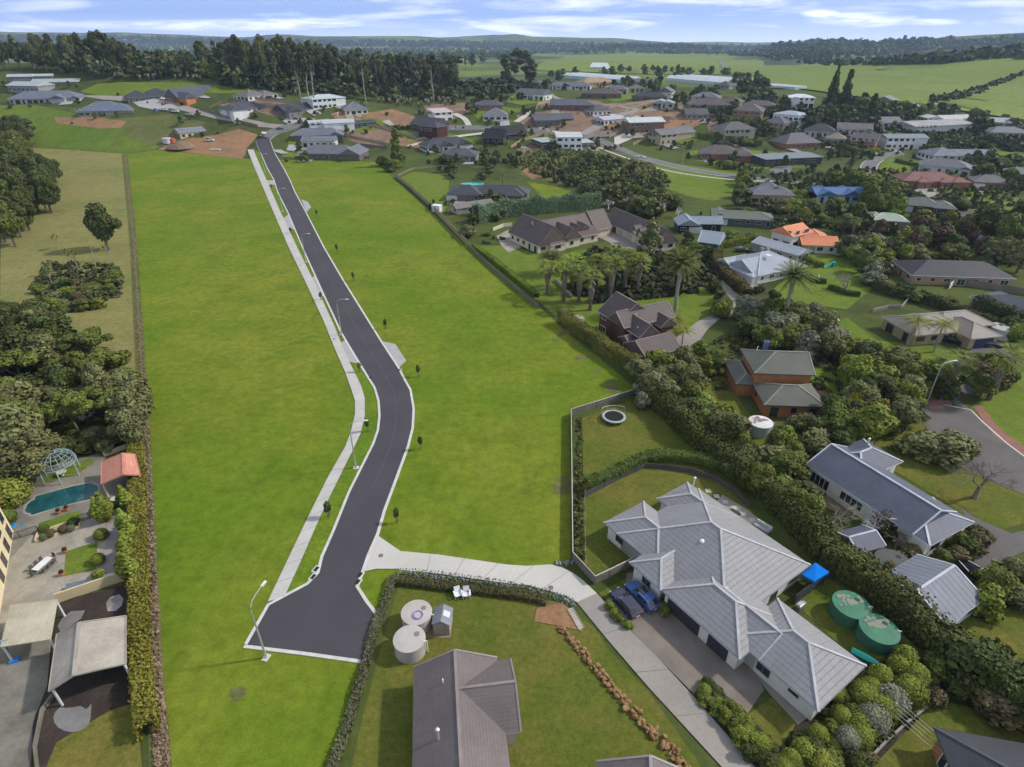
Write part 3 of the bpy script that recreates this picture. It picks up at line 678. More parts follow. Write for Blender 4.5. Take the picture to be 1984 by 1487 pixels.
    for ex in extras:
        kind, u, v, z = ex[:4]; m_ = MB()
        if kind == 'chimney':
            m_.box((u, v, z), (.9, .7, 1.8)).box((u, v, z + .95), (1.1, .9, .14)); m_.box((u, v, z + 1.12), (.3, .3, .25)); m_.build('chimney', 'plaster', ro, ex[4] if len(ex) > 4 else (.3, .3, .32))
        elif kind == 'flue':
            m_.tube([(u, v, z - .6), (u, v, z + .9)], .13, 10).lathe((u, v, z + .9), [(.2, 0), (.2, .18), (.02, .3)], 10); m_.build('flue', 'steel', ro, (.7, .7, .72))
        elif kind == 'pipe':
            m_.tube([(u, v, z - .5), (u, v, z + .35)], .07, 8).tube([(u, v, z + .35), (u + .18, v, z + .4)], .07, 8); m_.build('vent_pipe', 'paint', ro, (.85, .85, .85))
        elif kind == 'skylight':
            m_.box((0, 0, 0), (ex[4], ex[5], .12)); m_.box((0, 0, .07), (ex[4] - .2, ex[5] - .2, .03), mi=1); f_ = m_.build('skylight', ['paint', 'glass' if len(ex) < 8 else 'paint'], ro, (.8, .8, .8), (u, v, z)); f_.rotation_euler = ex[6]
        elif kind == 'dome':
            m_.box((0, 0, 0), (.95, .95, .06)); m_.lathe((0, 0, 0), [(.3, .03), (.3, .12), (.22, .25), (.08, .32), (0, .33)], 16, 1); f_ = m_.build('roof_vent', ['dark rubber', 'plaster'], ro, (.8, .8, .8), (u, v, z)); f_.rotation_euler = ex[4]
    ROOT[label] = root
    return root, a, ang
GREY = (.30, .315, .345); DGREY = (.075, .078, .088); MGREY = (.17, .17, .185); BROWNR = (.115, .095, .09); CREAM = (.62, .55, .40); WHITE = (.72, .72, .70); BRICK = (.36, .13, .07); ORANGE = (.55, .22, .10)
house('villa', 'sprawling single-storey house with pale grey pressed-tile hip roof beside the two blue cars', 'house', (1179.7, 1013.9), (1449.8, 1253),
      [(2.6, 0, 19.4, 15.3), (0, 0, 9, 6.65), (.65, 9.6, 9, 15.1), (12.4, -2.1, 22.8, 5.3, 'hh', 2.8), (21.2, -.5, 30.8, 7.3), (17.5, -.5, 24, 5.4, 'gg'), (7.2, -2.2, 11.6, 4, 'hgv', 2.8)],
      'roof pressed tile', (.285, .28, .285), (.66, .64, .58), rot=1.3, pitch=.5, cap=(.44, .44, .45), gut=(.42, .42, .43), near=True, wcolr=(.15, .15, .16), win=True, maxwin=26,
      ops=[(3, 0, 'g', 15.3, -2.1, 4.8, 2.3, 0), (3, 0, 'g', 20.3, -2.1, 2.7, 2.3, 0), (4, 0, 'w', 25, -.5, 1.6, 1.3, 1.5), (4, 0, 'w', 28.5, -.5, 1.2, .7, 1.9)],
      extras=[('flue', 2.2, 14.2, 4.6), ('dome', 11.1, 5.2, 5.56, (R(26.5), 0, 0))])
house('brown_house', 'long brown gabled house with shingle roof and side gable wing below the concrete tanks', 'house', (809.6, 1305), (808.5, 1487),
      [(-.3, 0, 24, 7.9, 'gg'), (.05, 4.2, 6.9, 9.3, 'ggv', 3, .5)], 'roof tile fine', (.155, .128, .122), (.45, .40, .33), eave=3, pitch=.47, cap=(.25, .21, .20), gut=(.5, .48, .46), near=True, over=.45,
      extras=[('pipe', 2.3, 2.6, 4.6), ('flue', 7.7, 2.0, 4.7)])
house('cottage', 'long white cottage with slate-blue gable roof and timber deck, french windows along its side', 'house', (1573.6, 902.2), (1770.3, 1031.7),
      [(-.2, 0, 15.8, 8.7, 'gg'), (13.4, 0, 18.1, 8.7, 'hhv', 3.2, .30), (-.6, 4.5, 5.2, 12.9, 'hhv'), ], 'roof tile fine', (.105, .118, .155), (.74, .71, .64), eave=3.2, pitch=.46, cap=(.50, .51, .55), gut=(.7, .7, .7), near=True, rot=0,
      ops=[(0, 0, 'w', 1.9, 0, 3.2, 1.9, 1.5), (0, 0, 'w', 7.2, 0, 3.6, 1.5, 1.7), (0, 0, 'w', 11.2, 0, .5, 1.1, 1.7), (0, 0, 'w', 12.4, 0, 1.2, 1.9, 1.3), (1, 0, 'd', 15, 0, 1, 2, 0)],
      extras=[('flue', 1.2, 10.6, 4.6)])
house('timber_house', 'two-storey dark timber house with steep brown tiled gables behind the clipped hedge', 'house', (1181.3, 615), (1216.6, 629.6),
      [(0, 0, 5.8, 13.2, 'ggv'), (-3.9, 0, 3, 9.2, 'ggu', 5.2), (3, 1.1, 10, 5.6, 'ggu', 4.4, .9), (8.7, -1.3, 15.7, 7.2, 'ggv', 2.8, .55), (5.5, -.6, 9.5, 4, 'ggv', 2.7, .5), (3, 8.2, 8.2, 11.8, 'ggu', 4.6, .8)],
      'roof tile', (.105, .078, .074), (.115, .058, .036), wall='weatherboard', eave=5.2, rot=-13.7, pitch=.75, cap=(.26, .2, .18), gut=(.5, .46, .42), near=True, wcolr=(.75, .70, .60), maxwin=22,
      extras=[('pipe', 5.2, 3.3, 7.2), ('pipe', 8, 1.8, 5.4)])
house('brick_house', 'two-storey orange brick house with dark olive hip roofs beside the round white tank', 'house', (1468.7, 721.5), (1568.5, 724.9),
      [(-.3, 0, 9.9, 9.1, 'hg', 5.4), (0, -7.1, 10.2, .4, 'hh', 2.8), (-3.2, .2, .6, 9.4, 'hhv', 2.8)], 'roof tile fine', (.125, .128, .105), (.47, .205, .095), wall='brick wall', eave=5.4, cap=(.25, .24, .19), gut=(.10, .10, .09), near=True, wcolr=(.06, .07, .08),
      extras=[('pipe', 1.5, 7, 7), ('chimney', 3.8, 9, 6.6, (.12, .14, .25))])
house('mansion', 'cream rendered mansion with steep brown tiled gables, dormers and arched window', 'house', (988.1, 450.8), (1045.3, 477),
      [(0, 0, 17.5, 11, 'gg'), (3, 4, 12.5, 33, 'ggv'), (9, 10, 17.5, 16.5, 'ggu', 3.2), (10, 16, 16.5, 25, 'ggv', 2.8, .5), (9.5, 17.5, 14.2, 19.3, 'ggu', 4.6), (9.5, 20.5, 14.2, 22.3, 'ggu', 4.6), (14.5, 4, 18.6, 9.8, 'hhv', 2.6, .5), (2.6, 27, 12.9, 33.4, 'ggv', 2.8, .95)],
      'roof tile', (.125, .092, .085), (.64, .56, .42), pitch=.92, cap=(.18, .14, .13), gut=(.6, .55, .45), near=True, wcolr=(.10, .09, .08), maxwin=20, extras=[('chimney', -1, 3, 3.5, (.6, .58, .52))])
house('stable_block', 'long cream outbuilding with steep brown roof, twin dormers and arched gable window', 'outbuilding', (1171.4, 428), (1240, 461.5),
      [(0, 0, 31, 8, 'gg'), (18.5, -.3, 20.5, 3.5, 'ggv', 4.6), (21.6, -.3, 23.6, 3.5, 'ggv', 4.6)], 'roof tile', (.120, .092, .088), (.62, .55, .43), pitch=.95, cap=(.18, .14, .13), gut=(.6, .55, .45), near=True, wcolr=(.10, .09, .08), rot=2, group=None,
      ops=[(0, 0, 'g', 6.5, 0, 2.6, 2.4, 0, (.05, .05, .05)), (0, 0, 'g', 10.5, 0, 3.4, 2.3, 0, (.5, .45, .38)), (0, 0, 'g', 15.5, 0, 4.4, 2.3, 0, (.5, .45, .38))])
house('bungalow', 'white villa-style bungalow with blue-grey iron roof and gabled veranda behind the tall date palm', 'house', (1397.7, 503.3), (1467, 534.6),
      [(0, 0, 14.8, 18, 'hh'), (.4, -1.4, 5.2, 6, 'ggv', 2.8, .5), (5, -.4, 12.5, 7, 'ggv', 3.3, .5), (6, -1.8, 14.6, 3, 'hhu', 2.6, .2)], 'roof metal', (.33, .36, .41), (.66, .66, .64), wall='weatherboard', pitch=.42, rot=3, cap=(.5, .52, .55), gut=(.75, .76, .76), near=True,
      extras=[('chimney', 5.5, 12, 5.2, (.3, .34, .38)), ('skylight', 10.2, 7.6, 6.05, 1.5, 1.1, (0, R(0), 0), 1), ('chimney', .8, 15, 3.6, (.3, .32, .35))])
house('brick_bungalow', 'cream brick bungalow with grey-brown hip roof, dark blue garage door and two front palms', 'house', (1713.5, 615.4), (1755.8, 636.6),
      [(0, 0, 9.7, 14, 'hh'), (3, 10.8, 13.5, 18, 'hh'), (0, 8, 8, 22, 'hhv')], 'roof tile', (.235, .200, .175), (.48, .37, .24), wall='brick wall', cap=(.35, .3, .26), gut=(.55, .48, .4), near=True, wcolr=(.08, .09, .1), rot=-4,
      ops=[(1, 0, 'g', 0, 0, .1, .1, 0), (1, 1, 'g', 13.5, 14.6, 4.8, 2.2, 0, (.03, .045, .10))])
house('black_roofed_house', 'long low house with near-black tiled hip roof beyond the paling fence', 'house', (1769, 532.5), (1964, 539), [(0, 0, 1, 12)], 'roof tile', (.040, .040, .048), (.40, .26, .17), frac=True, pitch=.4, wcolr=(.7, .7, .68))
house('slate_roofed_house', 'wide dark slate-grey roof cut by the right edge below the paling fence', 'house', (1884, 575), (1984, 612), [(0, 0, 30, 10, 'hg')], 'roof tile', (.085, .092, .110), (.3, .25, .2), pitch=.35)
def gable_px(name, label, cat, e1, e2, wdt, roof, rcol, wcol, eave=2.5, pitch=.45, **k):
    return house(name, label, cat, e1, e2, [(0, 0, 1, wdt, 'ggu')], roof, rcol, wcol, eave=eave, pitch=pitch, frac=True, **k)
gable_px('garage', 'white weatherboard garage with broad-ribbed silver gable roof beside the black-covered boat', 'garage', (1833.7, 1210), (1902, 1160), 7.6, 'roof wide metal', (.20, .215, .25), (.62, .62, .62), wall='weatherboard', eave=2.6, near=True, cap=(.5, .52, .56), over=.25, maxwin=3)
gable_px('garden_cottage', 'small white playhouse with slate gable roof between the hedge and the white cottage', 'shed', (1664, 1069), (1712, 1056), 3.6, 'roof tile fine', (.105, .118, .155), (.66, .64, .58), eave=2.1, near=True, cap=(.45, .46, .5), over=.2, maxwin=3)
house('corner_house', 'dark charcoal hip roof over orange brick wall at the bottom right corner', 'house', (1824.4, 1421), (1852, 1487), [(0, 0, 18, 16, 'hh')], 'roof tile', (.060, .062, .070), (.45, .2, .1), wall='brick wall', cap=(.09, .09, .1), gut=(.1, .1, .1), rot=0)
house('low_house', 'brown gable roof just rising over the bottom edge beside the rock bank', 'house', (1166, 1488), (1164, 1600), [(0, 0, 14, 8.2, 'gg')], 'roof tile fine', (.155, .128, .122), (.45, .4, .33), eave=2.8, pitch=.47, cap=(.3, .26, .25))
# left garden buildings
def left_house():
    r = empty('cream_house', (0, 0, 0), 0, 'cream rendered house with tall dark windows at the left edge beside the pool terrace', 'house')
    c0, c1 = UP(27, 1031), UP(-10, 1255); d = (c1 - c0); ang = math.atan2(d.y, d.x); Ln = d.length; r.location = c0; r.rotation_euler.z = ang
    m = MB(); m.box((Ln / 2, -5, 2.8), (Ln, 10, 5.6)); m.build('wall', 'plaster', r, (.70, .60, .38))
    f = MB(); h = 2.2; f.quad([(-.4, -10.4, 5.6), (Ln + .4, -10.4, 5.6), (Ln - 5, -5, 5.6 + h), (5, -5, 5.6 + h)]); f.quad([(Ln + .4, .4, 5.6), (-.4, .4, 5.6), (5, -5, 5.6 + h), (Ln - 5, -5, 5.6 + h)]); f.quad([(-.4, .4, 5.6), (-.4, -10.4, 5.6), (5, -5, 5.6 + h)]); f.quad([(Ln + .4, -10.4, 5.6), (Ln + .4, .4, 5.6), (Ln - 5, -5, 5.6 + h)]); f.build('roof', 'roof tile', r, (.42, .17, .10))
    for i in range(4):
        for z in (1.4, 4.1):
            a = MB(); a.box((1.6 + i * 3.0, .04, z), (1.35, .08, 1.9)); w_ = a.build('window', 'paint', r, (.16, .10, .10)); b = MB(); b.box((1.6 + i * 3.0 - .32, .09, z), (.52, .02, 1.7)).box((1.6 + i * 3.0 + .32, .09, z), (.52, .02, 1.7)); b.build('pane', 'glass', w_)
left_house()
def quad_roof(name, label, cat, corners_px, z, mat, rcol, post=(.6, .6, .55), thick=.12, ridge=None, rz=None):
    P = [UP(*p, absz=z) for p in corners_px]; c = sum(P, Vector()) / 4; r = empty(name, (c.x, c.y, 0), 0, label, cat)
    m = MB(); Q = [Vector((p.x - c.x, p.y - c.y, z)) for p in P]; L1 = (Q[1] - Q[0]).length; L2 = (Q[3] - Q[0]).length
    if ridge is None:
        m.quad(Q, 0, [(0, 0), (L1, 0), (L1, L2), (0, L2)]); m.quad([q - Vector((0, 0, thick)) for q in Q][::-1], 0)
        for i in range(4): m.quad([Q[i] - Vector((0, 0, thick)), Q[(i + 1) % 4] - Vector((0, 0, thick)), Q[(i + 1) % 4], Q[i]], 1)
    else:
        A, B = [UP(*p, absz=rz) - Vector((c.x, c.y, 0)) for p in ridge]
        for q in ([Q[0], A, B, Q[3]], [A, Q[1], Q[2], B]):
            l1 = (q[1] - q[0]).length; l2 = (q[3] - q[0]).length
            if (q[1] - q[0]).cross(q[3] - q[0]).z < 0: q = q[::-1]
            m.quad(q, 0, [(0, 0), (0, l1), (l2, l1), (l2, 0)]); m.quad([v - Vector((0, 0, thick)) for v in q][::-1], 1)
        for e in ((Q[0], Q[3]), (Q[1], Q[2]), (Q[0], A), (A, Q[1]), (Q[3], B), (B, Q[2])): m.bar(e[0], e[1], .1, .2, 1)
        m.bar(A, B, .35, .12, 1)
    m.build('roof', [mat, 'paint'], r, rcol)
    for q in Q:
        s = q * .93; p = MB(); p.box((s.x, s.y, z / 2 - .1), (.18, .18, z - .1)); p.build('post', 'paint', r, post)
    return r, c, Q
quad_roof('carport', 'flat pale beige iron carport roof joined to the cream house by the yard wall', 'carport', [(0, 1254), (98, 1239), (112, 1161), (19, 1172)], 2.9, 'roof stained metal', (.50, .45, .33))
br, bc, bq = quad_roof('barn', 'open shed with weathered cream iron gable roof on the bark-covered yard', 'barn', [(110, 1230), (244, 1194), (244, 1286), (94.5, 1340)], 3.0, 'roof stained metal', (.36, .325, .275), ridge=[(153, 1207), (143, 1309)], rz=4.4)
m = MB()
for i in range(2): m.quad([bq[i] * .9, bq[i + 1 if i < 1 else 2] * .9, Vector((bq[1 if i < 1 else 2].x * .9, bq[1 if i < 1 else 2].y * .9, .0)), Vector((bq[i].x * .9, bq[i].y * .9, .0))])
m.build('wall', 'paint', br, (.22, .24, .22))
ph, pc, pq = quad_roof('pool_house', 'pool pavilion with salmon terracotta tile roof and cream pillars at the pool end', 'pool house', [(197, 895), (262, 881), (272, 921), (196, 939)], 2.7, 'roof tile', (.56, .24, .17), ridge=[(238, 878.6), (239.7, 920)], rz=3.9, post=(.7, .58, .4))
m = MB(); q0, q1, q2, q3 = [p * .92 for p in pq]
for a, b in ((q0.lerp(q1, .5), q1), (q1, q2)):
    m.bar((a.x, a.y, 1.25), (b.x, b.y, 1.25), .2, 2.5)
m.build('wall', 'plaster', ph, (.62, .53, .38))
